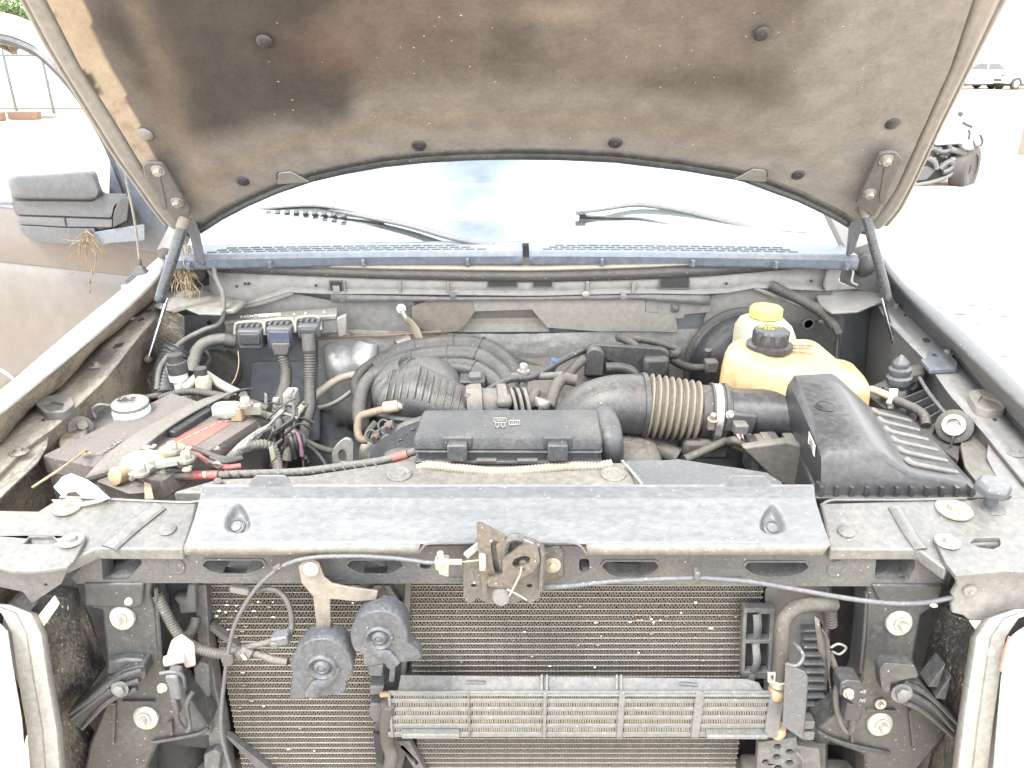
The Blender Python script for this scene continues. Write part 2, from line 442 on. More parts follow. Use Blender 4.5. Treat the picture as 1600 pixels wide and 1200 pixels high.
for i in range(NY+1):
    row = []
    for k in range(NX+1):
        t = k/NX
        s = .02+1.2*i/NY; x = LI(s)+.004+(RI(s)-LI(s)-.008)*t
        lo = RS(x)+.012; s = lo+(1.24-lo)*i/NY; x = LI(s)+.004+(RI(s)-LI(s)-.008)*t
        q = V((x, s, 0)); nA = mnoise.fractal(q*5, 1, 2, 5); nB = mnoise.fractal(q*22+V((5, 1, 0)), 1, 2, 4); nC = mnoise.fractal(q*2.2+V((9, 3, 1)), 1, 2, 4)
        r = s-lo                                              # distance in from the rear edge
        xl = x-TL(s)                                          # inside of the tan strip
        edge = min(xl, RI(s)-.13-x)
        up_ = sm(.045, .15, r+.006*nA)*sm(0.02, .14, edge)       # pressed-out middle of the pad
        n = .004+.011*up_+.0015*nA+.0006*nB
        if xl < 0: n = .007
        n += .004*sm(-.012, .012, xl)
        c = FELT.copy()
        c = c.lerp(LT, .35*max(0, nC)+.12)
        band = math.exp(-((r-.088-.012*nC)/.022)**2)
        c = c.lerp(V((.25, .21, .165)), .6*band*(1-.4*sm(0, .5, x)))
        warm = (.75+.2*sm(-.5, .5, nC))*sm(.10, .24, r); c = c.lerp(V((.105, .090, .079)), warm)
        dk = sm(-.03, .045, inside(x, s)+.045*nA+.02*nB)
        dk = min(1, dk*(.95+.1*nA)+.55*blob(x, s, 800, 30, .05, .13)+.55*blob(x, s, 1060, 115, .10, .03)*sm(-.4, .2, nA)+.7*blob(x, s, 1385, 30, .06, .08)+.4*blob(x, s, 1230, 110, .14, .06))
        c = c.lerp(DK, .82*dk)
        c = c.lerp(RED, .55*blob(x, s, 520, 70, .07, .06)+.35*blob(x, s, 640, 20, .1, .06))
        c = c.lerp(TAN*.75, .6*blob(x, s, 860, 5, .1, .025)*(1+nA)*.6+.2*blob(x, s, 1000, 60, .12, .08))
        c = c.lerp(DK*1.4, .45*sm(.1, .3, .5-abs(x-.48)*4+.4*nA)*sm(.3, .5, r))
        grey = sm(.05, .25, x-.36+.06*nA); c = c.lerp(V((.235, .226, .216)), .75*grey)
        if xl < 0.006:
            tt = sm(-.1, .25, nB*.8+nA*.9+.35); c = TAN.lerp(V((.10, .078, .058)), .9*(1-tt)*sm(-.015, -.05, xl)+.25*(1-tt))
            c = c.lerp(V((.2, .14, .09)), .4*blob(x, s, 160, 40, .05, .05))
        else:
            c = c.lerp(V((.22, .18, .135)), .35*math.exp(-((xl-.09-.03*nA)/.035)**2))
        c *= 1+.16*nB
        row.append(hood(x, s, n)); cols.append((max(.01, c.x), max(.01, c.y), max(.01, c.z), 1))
    rows.append(row)
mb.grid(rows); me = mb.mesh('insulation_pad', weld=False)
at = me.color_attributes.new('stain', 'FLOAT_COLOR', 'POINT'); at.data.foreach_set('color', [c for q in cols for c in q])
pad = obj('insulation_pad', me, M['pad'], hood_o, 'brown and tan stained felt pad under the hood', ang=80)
crumbs = MB()
for i in range(60):
    px, py = random.uniform(420, 1350), random.uniform(5, 225); x, s = hxs(px, py)
    if s < RS(x)+.03: continue
    crumbs.ball(hood(x, s, .019), random.uniform(.0008, .0022), random.uniform(.0008, .003), .0012, 5, 4)
obj('caught_crumb', crumbs, mat('pale_crumb', (.4, .32, .22), .9, dust=0, speck=0), hood_o, kind='stuff')
# rear seal of the hood
mb = MB(); rows = []
for k in range(81):
    x = rear[0][0]+.05+(rear[-1][0]-rear[0][0]-.10)*k/80; s = RS(x)
    rows.append([hood(x, s+a, n) for a, n in ((.018, .0), (.016, .010), (.008, .013), (-.002, .009), (-.008, .014), (-.018, .011), (-.024, -.004), (-.018, -.03))])
mb.grid(rows); part('hood_seal', mb, mat('hood_seal_rubber', (.03, .032, .036), .4, dust=.12, upw=.2, scale=8), parent=hood_o, ang=60)
# push clips in the pad
def clip(px, py, r=.0145, c='clean'):
    x, s = hxs(px, py); lift = .024 if py < 120 else (.010 if c == 'metal' else .006)
    m2 = MB().lathe(V((0, 0, 0)), HN, [(r*.2, -.012), (r*.98, 0), (r, .0012), (r*.85, .0035), (r*.5, .005), (r*.25, .005), (r*.22, .0056), (0, .0056)], 18)
    return part('push_clip', m2, c, parent=hood_o, loc=hood(x, s, lift+.003))
for a in [(417, 48), (1187, 36), (655, 222), (961, 218), (380, 278), (1246, 268), (228, 204, .016, 'paint'), (1393, 188)]: clip(*a)
# metal tabs of the seal that stick into the pad
for px, py, d in ((455, 266, 1), (1176, 262, -1)):
    x, s = hxs(px, py)
    q = [(-.035*d, -.028), (-.027*d, .004), (-.018*d, .009), (.004*d, .012), (.012*d, .004), (.018*d, -.002), (.038*d, -.020)]
    part('seal_tab', MB().prism([hood(x+a, s+b, .016) for a, b in q], HN*-.004), 'paint', parent=hood_o, bev=.0015)
    part('pad_notch', MB().prism([hood(x+a, s+b, .0155) for a, b in [(-.034*d, -.012), (-.028*d, .006), (-.023*d, .005), (-.026*d, -.010)]], HN*-.004), 'dark', parent=hood_o)

# --- hood hinges and struts
Z5h = zoom(0, 230, 4.706); Z3 = zoom(1060, 0, 2.963)
for pl, bolts, arm in (
    (Z5h([(1045, 135), (1085, 108), (1190, 122), (1220, 160), (1400, 465), (1395, 520), (1300, 528), (1215, 470), (1060, 215)]), Z5h([(1163, 165), (1303, 400)]), Z5h([(1325, 480), (1400, 470), (1425, 520), (1455, 610), (1500, 840), (1505, 880), (1430, 835), (1415, 760), (1390, 640), (1340, 560)])),
    (Z3([(930, 712), (1000, 702), (1042, 742), (955, 915), (905, 1010), (880, 985), (820, 950)]), Z3([(960, 738), (882, 893)]), Z3([(823, 955), (880, 985), (872, 1040), (842, 1090), (812, 1175), (782, 1185), (795, 1050)]))):
    hg = part('hood_hinge', MB().prism([up(a, b, HP+HN*.034, HN) for a, b in rnd(pl, 5)], HN*-.008), 'paintd', bev=.0025)
    inner = [((a-sum(p[0] for p in pl)/len(pl))*.28+sum(p[0] for p in pl)/len(pl)-(9 if pl[0][0] < 800 else -9), (b-sum(p[1] for p in pl)/len(pl))*.72+sum(p[1] for p in pl)/len(pl)) for a, b in pl]
    part('stamped_rib', MB().prism([up(a, b, HP+HN*.0358, HN) for a, b in rnd(inner, 5)], HN*-.004), 'paintd', parent=hg, bev=.002)
    for b in bolts:
        part('bolt', MB().hexbolt(V((0, 0, 0)), HN, .0095, .013), 'metal', parent=hg, loc=up(b[0], b[1], HP+HN*.034, HN))
    p0 = up(arm[0][0], arm[0][1], HP+HN*.034, HN)
    part('hinge_arm', MB().prism([uy(a, b, .90) for a, b in arm], (0, .012, 0)), 'grey', parent=hg, bev=.003)
for a, b, c, r1, r2 in (((287, 348, .86), (249, 470, .80), (231, 562, .77), 8.5, 3.2), ((1351, 330, .87), (1388, 470, .82), (1403, 560, .79), 7.5, 3.0)):
    A, B, C = uy(*a), uy(*b), uy(*c); r1 *= mpp(A); r2 *= mpp(C)
    d = (A-B).normalized()
    gs = part('gas_strut', MB().lathe(B, d, [(r1*.5, -.004), (r1*.9, -.003), (r1, 0), (r1, .015), (r1*.97, .017), (r1, .019), (r1, (A-B).length-.01), (r1*.7, (A-B).length)], 16), mat('strut_tube', (.035, .04, .048), .26, dust=.08, upw=.1, scale=30, speck=0, bump=0))
    part('strut_rod', MB().lathe(C, d, [(r2, -.002), (r2, (B-C).length+.01)], 10), 'chrome', parent=gs)
    part('strut_socket', MB().lathe(A, d, [(r1*1.1, -.014), (r1*1.15, -.012), (r1*1.15, .012), (r1*.8, .016)], 12), 'steel', parent=gs)
    part('ball_stud', MB().ball(C, r2*2.2, r2*2.2, r2*2.2, 10, 6), 'dusty', parent=gs)

# --- windscreen, cowl
wsb = [(315, 372), (420, 376), (600, 381), (800, 384), (832, 384), (1000, 380), (1150, 372), (1270, 362), (1310, 357)]
def wsp(px, t):
    """a point on the screen: px fixes the side-to-side place at its foot, t the way up"""
    u_ = (px-812)/500
    b = V((u_*.80, 1.07-.0*u_+.10*(-u_*u_), 1.245-.012*u_*u_))
    return b+V((-u_*.10*t, .92*t, .565*t))
rows = [[wsp(300+i*1025/40, t) for i in range(41)] for t in [j/12*1.1 for j in range(13)]]
def glass_mat():
    m = bpy.data.materials.new('windscreen_glass'); m.use_nodes = True; t = m.node_tree; t.nodes.clear()
    o = t.nodes.new('ShaderNodeOutputMaterial'); a = t.nodes.new('ShaderNodeBsdfTransparent'); g_ = t.nodes.new('ShaderNodeBsdfGlossy'); x = t.nodes.new('ShaderNodeMixShader'); l = t.nodes.new('ShaderNodeLayerWeight')
    a.inputs[0].default_value = (.62, .70, .68, 1); g_.inputs['Roughness'].default_value = .015; g_.inputs[0].default_value = (.86, .98, 1, 1); l.inputs['Blend'].default_value = .5
    r = t.nodes.new('ShaderNodeMapRange'); r.inputs['To Min'].default_value = .12; r.inputs['To Max'].default_value = 1; t.links.new(l.outputs['Fresnel'], r.inputs['Value'])
    df = t.nodes.new('ShaderNodeBsdfDiffuse'); df.inputs[0].default_value = (.78, .84, .84, 1); x2 = t.nodes.new('ShaderNodeMixShader'); x2.inputs[0].default_value = .08
    t.links.new(a.outputs[0], x2.inputs[1]); t.links.new(df.outputs[0], x2.inputs[2])
    t.links.new(r.outputs[0], x.inputs[0]); t.links.new(x2.outputs[0], x.inputs[1]); t.links.new(g_.outputs[0], x.inputs[2]); t.links.new(x.outputs[0], o.inputs[0]); return m
M['glass'] = glass_mat()
ws = part('windscreen', MB().grid(rows), 'glass', 'windscreen mirroring bright clouds')
rows = [[wsp(300+i*1025/40, t)+V((0, .004, -.006)) for i in range(41)] for t in (0, .03, .06, .085)]
part('black_glass_border', MB().grid(rows), 'clean', parent=ws)
st_ = [wsp(a, t)+V((0, -.001, .0015)) for a, t in ((1247, .075), (1290, .075), (1288, .095), (1246, .095))]
part('glass_sticker', MB().prism(st_, (0, .0005, -.0008)), mat('green_sticker', (.55, .68, .64), .5, dust=0, speck=0), parent=ws)
# dashboard and cab behind the glass
rows = [[V((x, y, z)) for x in (-.85, -.4, 0, .4, .85)] for y, z in ((1.10, 1.20), (1.5, 1.28), (2.0, 1.26), (2.1, .9))]
part('dashboard', MB().grid(rows), 'glassdash')
rows = [[V((x*s, y, z)) for x, s in ((-.8, 1), (-.4, 1), (0, 1), (.4, 1), (.8, 1))] for y, z in ((1.98, 1.80), (2.2, 1.90), (3.2, 1.92), (3.7, 1.88))]
part('cab_roof', MB().grid(rows), 'body', solid=-.03)
mb = MB()
for sx in (-1, 1): mb2 = part('windscreen_pillar', MB().tube([V((sx*.87, 1.02, 1.22)), V((sx*.80, 1.55, 1.56)), V((sx*.74, 2.0, 1.82))], .035, 8), 'body')
part('cab_wall', MB().box((0, 3.75, 1.1), 1.6, .05, 1.55), 'body', bev=.01)
part('bench_seat', MB().box((0, 2.75, 1.12), 1.5, .2, .75), 'seat', bev=.06)
part('cab_side', MB().box((.86, 2.7, .95), .05, 2.2, 1.0), 'body', bev=.02)

# cowl grilles (two halves, seam at px 832)
def cowl_pt(px, t, dz=0):
    """t 0 front lip bottom .. 1 rear edge under the glass"""
    u_ = (px-812)/500
    k = -.07*u_*u_
    prof = [(0, .965, 1.212), (.35, .962, 1.236), (.5, .975, 1.247), (1, 1.075, 1.249)]
    for (a, ya, za), (b, yb, zb) in zip(prof, prof[1:]):
        if t <= b:
            f = (t-a)/(b-a); return V((u_*.82, ya+(yb-ya)*f+k, za+(zb-za)*f+dz+.006*u_*u_))
cowlm = mat('sky_tinted_cowl_plastic', (.11, .13, .16), .33, dust=.16, scale=9, speck=.1)  # blue-grey base colour carries the sky's sheen on the plastic
for a, b in ((308, 828), (838, 1316)):
    ts = [0, .1, .35, .4, .45, .5, .6, .7, .8, .9, 1]
    cg = part('cowl_grille', MB().grid([[cowl_pt(a+(b-a)*i/30, t) for i in range(31)] for t in ts]), cowlm, 'blue-grey cowl grille, '+('left half' if a < 500 else 'right half'), ang=50, solid=-.004)
    # slots: dark louvre openings in three rows
    lo, hi = (360, 770) if a < 500 else (858, 1235)
    for ri, t in enumerate((.58, .68, .78)):
        m3 = MB(); px = lo+ri*10
        while px < hi-ri*(25 if a < 500 else 12):
            w_ = 15.5
            m3.hexa([cowl_pt(px+1, t-.016, z) for z in (.0005,)]+[cowl_pt(px+w_-1, t-.016, .0005), cowl_pt(px+w_-1, t+.018, .0005), cowl_pt(px+1, t+.018, .0005)]+[cowl_pt(px+1, t-.016, .0022), cowl_pt(px+w_-1, t-.016, .0022), cowl_pt(px+w_-1, t+.018, .0022), cowl_pt(px+1, t+.018, .0022)]); px += w_+1.8
        part('louvre_row', m3, mat('louvre_shadow', (.075, .088, .108), .6, dust=.3, scale=20), parent=cg, kind='stuff')
    for px in ((342, 455, 590, 745) if a < 500 else (947, 1081, 1200, 1298)):
        p = cowl_pt(px, .12)
        part('cowl_clip', MB().box((p.x, p.y-.008, p.z+.004), .007, .02, .016).box((p.x, p.y-.004, p.z-.003), .012, .012, .004), cowlm, parent=cg, bev=.001)
# tan lip of the body seam, then the dusty cross panel
def strip(rows_px, y, m, name, label=None, th=.004, **k):
    return part(name, MB().grid([[uy(a, b, yy) for a, b in r] for r, yy in zip(rows_px, y)]), m, label, solid=th, **k)
def lerp_row(pts, n=24):
    out = []
    for i in range(n+1):
        x = pts[0][0]+(pts[-1][0]-pts[0][0])*i/n
        for (a, ya), (b, yb) in zip(pts, pts[1:]):
            if x <= b+1e-6: out.append((x, ya+(yb-ya)*(x-a)/(b-a))); break
    return out
topr = lerp_row([(322, 404), (450, 409), (600, 414), (832, 417), (1000, 412), (1150, 404), (1313, 393)])
lipr = lerp_row([(322, 409), (450, 416), (600, 421), (832, 424), (1000, 419), (1150, 411), (1313, 400)])
strip([topr, lipr], (.965, .945), mat('seam_lip', (.2, .18, .15), .6, dust=.6, scale=18, dcol=(.42, .36, .27)), 'cowl_seam_lip')
b1 = lerp_row([(326, 425), (450, 430), (600, 436), (832, 441), (1000, 437), (1100, 432), (1200, 424), (1310, 414)])
lip2 = [(x, y+1) for x, y in lipr]
strip([lip2, b1], (.952, .95), mat('sooty_channel', (.05, .05, .052), .5, dust=.4, scale=20, stretch=(.4, 1, 1)), 'cowl_seal_channel', th=.003)
ch = lerp_row([(330, 480), (380, 478), (452, 456), (502, 459), (600, 459), (832, 462), (1000, 458), (1124, 460), (1182, 449), (1300, 455)])
panel = MB().grid([[uy(a, b, .955) for a, b in b1], [uy(a, b-8 if b < 470 else b, .958) for a, b in ch], [uy(a, b, .945) for a, b in ch]])
cp = part('cowl_cross_panel', panel, 'paint', 'dusty grey cowl cross panel below the windscreen', solid=.003)
for x, y, w_, h in ((525, 449, 9, 9), (785, 443, 22, 5), (848, 443, 14, 5), (1054, 441, 22, 9)):
    part('panel_slot', boxpx(x-w_, y-h, x+w_, y+h, .9515, .956), 'dark', parent=cp)
    part('slot_rim', plateY([(x-w_-2, y-h-2), (x+w_+2, y-h-2), (x+w_+2, y+h+2), (x-w_-2, y+h+2)], .9505, .002, [[(x-w_, y-h), (x+w_, y-h), (x+w_, y+h), (x-w_, y+h)]]), 'dusty', parent=cp)
part('panel_clip', boxpx(519, 447, 531, 458, .944, .951), 'paint', parent=cp, bev=.002)
for x, y in ((370, 447), (383, 443), (389, 443), (494, 446), (1135, 443), (1267, 439)):
    part('panel_hole', MB().lathe(uy(x, y, .9495), (0, -1, 0), [(.0035, 0), (.0035, .003), (0, .003)], 10), 'dark', parent=cp)
for x in (538, 625, 700, 918, 990): part('panel_rib', boxpx(x-2, 440, x+2, 458, .944, .953), 'paint', parent=cp, bev=.001)
# lower lip with round fasteners
lp0 = lerp_row([(516, 460), (700, 464), (832, 464), (1000, 460), (1110, 462)]); lp1 = lerp_row([(518, 473), (700, 470), (832, 469), (1000, 468), (1110, 478)])
lp = strip([lp0, lp1], (.943, .940), 'paintd', 'cowl_lip')
for x, y, q in ((535, 466, 'paintd'), (708, 461, 'paintd'), (915, 460, 'metal'), (974, 463, 'paint')):
    part('round_fastener', MB().lathe(uy(x, y, .940), (0, -1, 0), [(.009, 0), (.009, .003), (.004, .004), (.004, .007), (0, .007)], 14), q, parent=lp)
# wipers
def wiper(arm, blade, tip):
    A = [p for p in arm]
    r = part('wiper_arm', MB().tube(A, lambda k: .006+.007*k, 10, flat=((0, -.5, .85), .55)), 'grey', ang=50)
    part('wiper_blade', MB().tube(blade, .0065, 6, flat=((0, .86, .5), .7)), 'clean', parent=r)
    part('wiper_rubber', MB().tube([p+V((0, -.002, -.010)) for p in blade], .004, 5, flat=((0, .86, .5), .4)), 'rubber', parent=r)
    return r
def wz(px, py, lift=.02):      # on the screen, lifted off it
    p0 = wsp(812, 0); n = V((0, -.565, .92)).normalized(); return up(px, py, p0+n*lift, n)
r1 = wiper([wz(492, 322), wz(530, 330), wz(580, 340), wz(640, 352), wz(705, 370), wz(772, 384, .012)], [wz(322, 353, .01), wz(370, 345, .012), wz(430, 339, .014), wz(500, 338, .014), wz(600, 348, .012)], None)
for i in range(12):
    a = 372+i*14.5; y0 = 334-.14*(a-372)+.0009*(a-372)**2
    part('blade_link', MB().prism([wz(a, y0, .03), wz(a+8, y0-1.2, .03), wz(a+7, y0+4, .028), wz(a-1, y0+5, .028)], (0, .004, -.006)), 'clean', parent=r1, bev=.001)
part('blade_spine', MB().tube([wz(318, 352, .018), wz(372, 333, .024), wz(430, 326, .026), wz(492, 323, .025), wz(545, 331, .02), wz(592, 345, .015)], .0055, 6), 'clean', parent=r1)
r2 = wiper([wz(902, 332), wz(940, 327), wz(990, 320), wz(1030, 323), wz(1075, 331), wz(1140, 347), wz(1200, 362), wz(1262, 372, .012)], [wz(905, 339, .006), wz(960, 341, .006), wz(1000, 343, .006), wz(1050, 354, .006), wz(1110, 368, .006)], None)
part('blade_hook', MB().box(wz(908, 332, .022), .028, .012, .012), cowlm, parent=r2, bev=.003)
for px in (725, 1237): pass

# ------------------------------------------------------------------ wings, rails, inner panels, bulkhead
zfl = lambda y: 1.06+.123*(y-.36)          # rail flange
zcr = lambda y: 1.14+.105*(y-.354)         # crest of the wing
def pl(pts, f): return [uzf(a, b, f) for a, b in lerp_n(pts)]
def lerp_n(pts, n=24):
    """resample a pixel polyline to n+1 points by length"""
    P = [V((*p, 0)) for p in pts]; L = [0]
    for a, b in zip(P, P[1:]): L.append(L[-1]+(b-a).length)
    out = []; j = 0
    for i in range(n+1):
        s = L[-1]*i/n
        while j < len(P)-2 and L[j+1] < s: j += 1
        q = P[j].lerp(P[j+1], (s-L[j])/(L[j+1]-L[j])); out.append((q.x, q.y))
    return out
def off(row, d): return [p+V(d) for p in row]
# left wing
c_out = pl([(-260, 790), (-120, 695), (0, 611), (110, 517), (205, 440), (246, 404), (262, 380)], zcr)
c_in = pl([(-235, 800), (-100, 705), (0, 637), (113, 546), (180, 490), (236, 440), (258, 412)], zcr)
f_out = pl([(-150, 800), (0, 692), (52, 636), (96, 604), (154, 540), (200, 503), (239, 470)], zfl)
f_in = pl([(-60, 800), (38, 700), (84, 668), (126, 628), (167, 590), (219, 522), (262, 476)], zfl)
fl = part('wing', MB().grid([off(c_out, (-.03, 0, -.45)), off(c_out, (-.025, 0, -.20)), off(c_out, (-.014, 0, -.045)), off(c_out, (-.004, 0, -.010)), c_out, [(a+b)/2+V((0, 0, .004)) for a, b in zip(c_out, c_in)], c_in, off(c_in, (.006, 0, -.008))]), mat('sunlit_wing_paint', (.42, .41, .405), .3, dust=.25, scale=4, upw=.2, bump=.04, coat=.4, speck=.1, dcol=(.5, .45, .38)), 'left front wing with a sunlit pale crest', solid=-.003, ang=50)  # grey wing paint made pale: the glare on the crest is in the colour
mb = MB(); rows = []
for k in range(9):
    t = k/8; r = []
    for a, b in zip(off(c_in, (.006, 0, -.008)), f_out):
        q = a.lerp(b, t); q += V((.012, 0, 0))*math.sin(t*math.pi)*(.5+.8*mnoise.noise(q*9))+mnoise.noise_vector(q*28)*.004
        r.append(q)
    rows.append(r)
part('wing_flange', mb.grid(rows), 'mud', 'mud-caked inner side of the left wing', ang=60)
mb = MB(); rows = [[a.lerp(b, k/3)+V((0, 0, .001*mnoise.noise(a.lerp(b, k/3)*30))) for a, b in zip(f_out, f_in)] for k in range(4)]
mudrail = mat('rail_with_dried_mud', (.07, .075, .085), .3, dust=.52, scale=16, upw=.3, bump=.3, dcol=(.38, .335, .27), stretch=(1.6, .8, 1), crisp=.7)
rail_l = part('wing_rail', mb.grid(rows), mudrail, 'left wing rail streaked with dried mud', solid=-.004)
fi = f_in; ap = [off(fi, (.0, 0, -.004)), off(fi, (-.012, 0, -.03)), off(fi, (-.018, 0, -.10)), off(fi, (-.03, 0, -.25)), off(fi, (-.04, 0, -.5))]
ap = [[q+mnoise.noise_vector(q*14)*.006*i for q in r] for i, r in enumerate(ap)]
part('wing_panel', MB().grid(ap), 'mud', 'mud-streaked left inner wing panel', ang=60)
part('wing_rail_end', plateZ([(38, 677), (76, 677), (73, 697), (58, 722), (0, 777), (-60, 830), (-120, 810), (0, 700)], lambda y: zfl(y)-.012, .004), mudrail, parent=T, bev=.001)
# right wing
c_out = pl([(1372, 385), (1394, 420), (1406, 435), (1435, 460), (1499, 512), (1563, 572), (1600, 609), (1700, 700), (1830, 820)], zcr)
c_mid = pl([(1384, 420), (1408, 449), (1453, 495), (1508, 546), (1563, 600), (1600, 634), (1700, 727), (1820, 845)], zcr)
f_out = pl([(1380, 438), (1402, 462), (1440, 501), (1479, 541), (1532, 603), (1580, 655), (1640, 720), (1760, 850)], zfl)
f_in = pl([(1360, 460), (1388, 503), (1418, 534), (1446, 562), (1484, 616), (1510, 645), (1536, 674), (1600, 752)], zfl)
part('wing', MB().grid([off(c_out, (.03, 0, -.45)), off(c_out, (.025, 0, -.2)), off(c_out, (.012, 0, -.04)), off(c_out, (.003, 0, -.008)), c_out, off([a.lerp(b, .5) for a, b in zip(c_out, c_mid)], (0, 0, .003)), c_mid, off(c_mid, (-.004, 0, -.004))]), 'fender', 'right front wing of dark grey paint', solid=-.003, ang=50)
rows = [[a.lerp(b, t)+V((.006*math.sin(t*3.1), 0, 0)) for a, b in zip(off(c_mid, (-.004, 0, -.004)), f_out)] for t in (0, .25, .5, .75, 1)]
part('wing_flange', MB().grid(rows), mat('dusty_flange_paint', (.10, .101, .102), .45, dust=.42, scale=6, upw=.1, speck=.15, bump=.1), 'dusty inner side of the right wing', ang=60)
rows = [[a.lerp(b, k/3) for a, b in zip(f_out, f_in)] for k in range(4)]
railm = mat('rail_paint', (.20, .205, .215), .3, dust=.33, scale=9, upw=.3, bump=.1, speck=.3, coat=.3)
rail_r = part('wing_rail', MB().grid(rows), railm, 'right wing rail of smooth grey metal', solid=-.004)
fi = f_in; ap = [off(fi, (0, 0, -.004)), off(fi, (.010, 0, -.02)), off(fi, (.014, 0, -.10)), off(fi, (.03, 0, -.25)), off(fi, (.04, 0, -.5))]
part('wing_panel', MB().grid(ap), 'paint', 'dusty right inner wing panel', ang=60)
part('wing_rail_end', plateZ([(1546, 675), (1592, 690), (1640, 760), (1700, 830), (1640, 840), (1600, 820), (1560, 750), (1542, 715)], lambda y: zfl(y)-.014, .004), railm)
zf2 = lambda y: zfl(y)+.001
for i, (x, y, r) in enumerate(((150, 571, 12), (203, 497, 9), (30, 706, 14))):
    p = uzf(x, y, zf2); part('rail_bolt', MB().hexbolt(V((0, 0, 0)), (0, 0, 1), r*mpp(p)*.42, .008).lathe((0, 0, -.001), (0, 0, 1), [(r*mpp(p), 0), (r*mpp(p), .0015), (r*mpp(p)*.8, .002)], 16), mudrail, parent=rail_l, loc=p)
for i, (x, y, r) in enumerate(((1400, 480, 8), (1478, 558, 9), (1586, 708, 13))):
    p = uzf(x, y, zf2)+V((0, 0, .008 if i == 1 else 0)); part('rail_bolt', MB().hexbolt(V((0, 0, 0)), (0, 0, 1), r*mpp(p)*.45, .009).lathe((0, 0, -.001), (0, 0, 1), [(r*mpp(p), 0), (r*mpp(p), .0015), (r*mpp(p)*.8, .002)], 16), 'zinc' if i == 1 else railm, parent=rail_r, loc=p)
for q in ([(1440, 529), (1450, 528), (1454, 534), (1445, 535)], [(1412, 491), (1416, 491), (1417, 494), (1413, 494)], [(1550, 654), (1556, 653), (1559, 657), (1553, 658)]):
    part('rail_hole', plateZ(q, lambda y: zfl(y)+.0006, .001), 'dark', parent=rail_r)
for q in ([(180, 538), (195, 534), (190, 541), (176, 545)], [(215, 500), (223, 496), (226, 499), (216, 503)], [(226, 485), (236, 483), (238, 486), (228, 489)], [(64, 655), (70, 654), (70, 658), (66, 658)]):
    part('rail_hole', plateZ(q, lambda y: zfl(y)+.0006, .001), 'dark', parent=rail_l)
# clip on the right rail, latch shaped rubber buffers on both rails
Z8 = zoom(1380, 420, 5.4545)
cl = part('rail_clip', plateZ(Z8([(385, 690), (420, 680), (530, 678), (640, 800), (630, 850), (510, 855), (400, 860), (320, 768), (370, 762)]), lambda y: zfl(y)+.012, .010), cowlm, 'grey sheet clip bolted across the right wing rail', bev=.002)
part('clip_slot', plateZ(Z8([(410, 725), (440, 722), (468, 745), (430, 745)]), lambda y: zfl(y)+.0125, .002), 'dark', parent=cl)
for pts, hole, m_, side in (
    (Z8([(725, 1070), (745, 1040), (830, 1020), (1000, 1080), (1062, 1140), (1030, 1200), (900, 1210), (790, 1175)]), Z8([(805, 1130), (840, 1075), (960, 1110), (1035, 1160), (1010, 1195), (880, 1195)]), 'paint', 'right'),
    ([(54, 630), (68, 620), (102, 613), (112, 620), (116, 632), (100, 644), (70, 645)], [(66, 632), (80, 626), (100, 630), (98, 640), (78, 642)], 'dusty', 'left')):
    zt = lambda y: zfl(y)+.016
    b = part('hood_buffer', plateZ(rnd(pts, 4), zt, .016, [rnd(hole, 3)]), m_, 'wedge shaped rubber hood buffer on the '+side+' wing rail', bev=.003)
    part('buffer_well', plateZ(rnd(hole, 3), lambda y: zfl(y)+.010, .006), m_, parent=b)
# bulkhead behind everything, dark sheet added below to keep ground light out
bw = mat('bulkhead_paint', (.27, .29, .32), .45, dust=.28, scale=6, upw=.2, speck=.3, bump=.12, dcol=(.33, .30, .26))
bk = part('bulkhead', MB().grid([[V((x, y, z)) for x in (-1.0, -.6, -.3, 0, .3, .6, 1.0)] for z, y in ((1.15, 1.0), (1.02, 1.01), (.85, 1.02), (.6, 1.03), (.3, 1.0))]), bw, 'dark blue-grey bulkhead', solid=.01)
part('bay_light_block', MB().grid([[V((x, y, .32)) for x in (-.95, 0, .95)] for y in (-.05, .4, 1.05)]), 'dark')
# stamped box and round grommet on the left of the bulkhead
part('stamped_panel', MB().prism([uy(a, b, 1.0) for a, b in rnd([(392, 566), (500, 566), (500, 690), (385, 690)], 8)], (0, .03, 0)), bw, parent=bk, bev=.012)
part('blower_cover', MB().lathe(uy(340, 580, .985), (0, -1, .1), [(.06, -.02), (.06, .01), (.055, .02), (.05, .022), (.03, .018), (0, .018)], 26), mat('dusty_cover', (.07, .066, .06), .6, dust=.4, scale=14, upw=.2), parent=bk)
part('panel_hole', MB().lathe(uy(327, 504, .987), (0, -1, 0), [(.006, 0), (.006, .003), (0, .003)], 12), 'dark', parent=bk)
part('bulkhead_panel', plateY([(285, 492), (352, 494), (352, 560), (300, 575), (285, 540)], .992, .004), bw, parent=bk)
# upper bulkhead: left panel, heat shields, recess
part('bulkhead_panel', plateY([(356, 487), (455, 458), (520, 470), (643, 470), (690, 520), (640, 522), (560, 524), (500, 528), (350, 530), (345, 500)], .968, .006), 'paint', parent=bk)
part('bulkhead_gusset', MB().tube(tpx([(378, 480, .95), (420, 470, .95), (458, 457, .95)]), .006, 6, flat=((0, 1, 0), .6)), 'paint', parent=bk)
shm = mat('brown_heat_shield', (.15, .125, .105), .7, dust=.45, scale=10, upw=.1, speck=.4, bump=.5, dcol=(.26, .225, .18))
shg = mat('grey_heat_shield', (.20, .19, .175), .7, dust=.5, scale=10, upw=.1, speck=.4, bump=.4, dcol=(.33, .295, .24))
hs = part('heat_shield', plateY([(643, 479), (667, 470), (738, 470), (742, 487), (730, 505), (716, 518), (690, 521), (667, 521), (643, 502)], .952, .004), shm, 'rust-brown heat shield on the bulkhead', parent=bk, bev=.001)
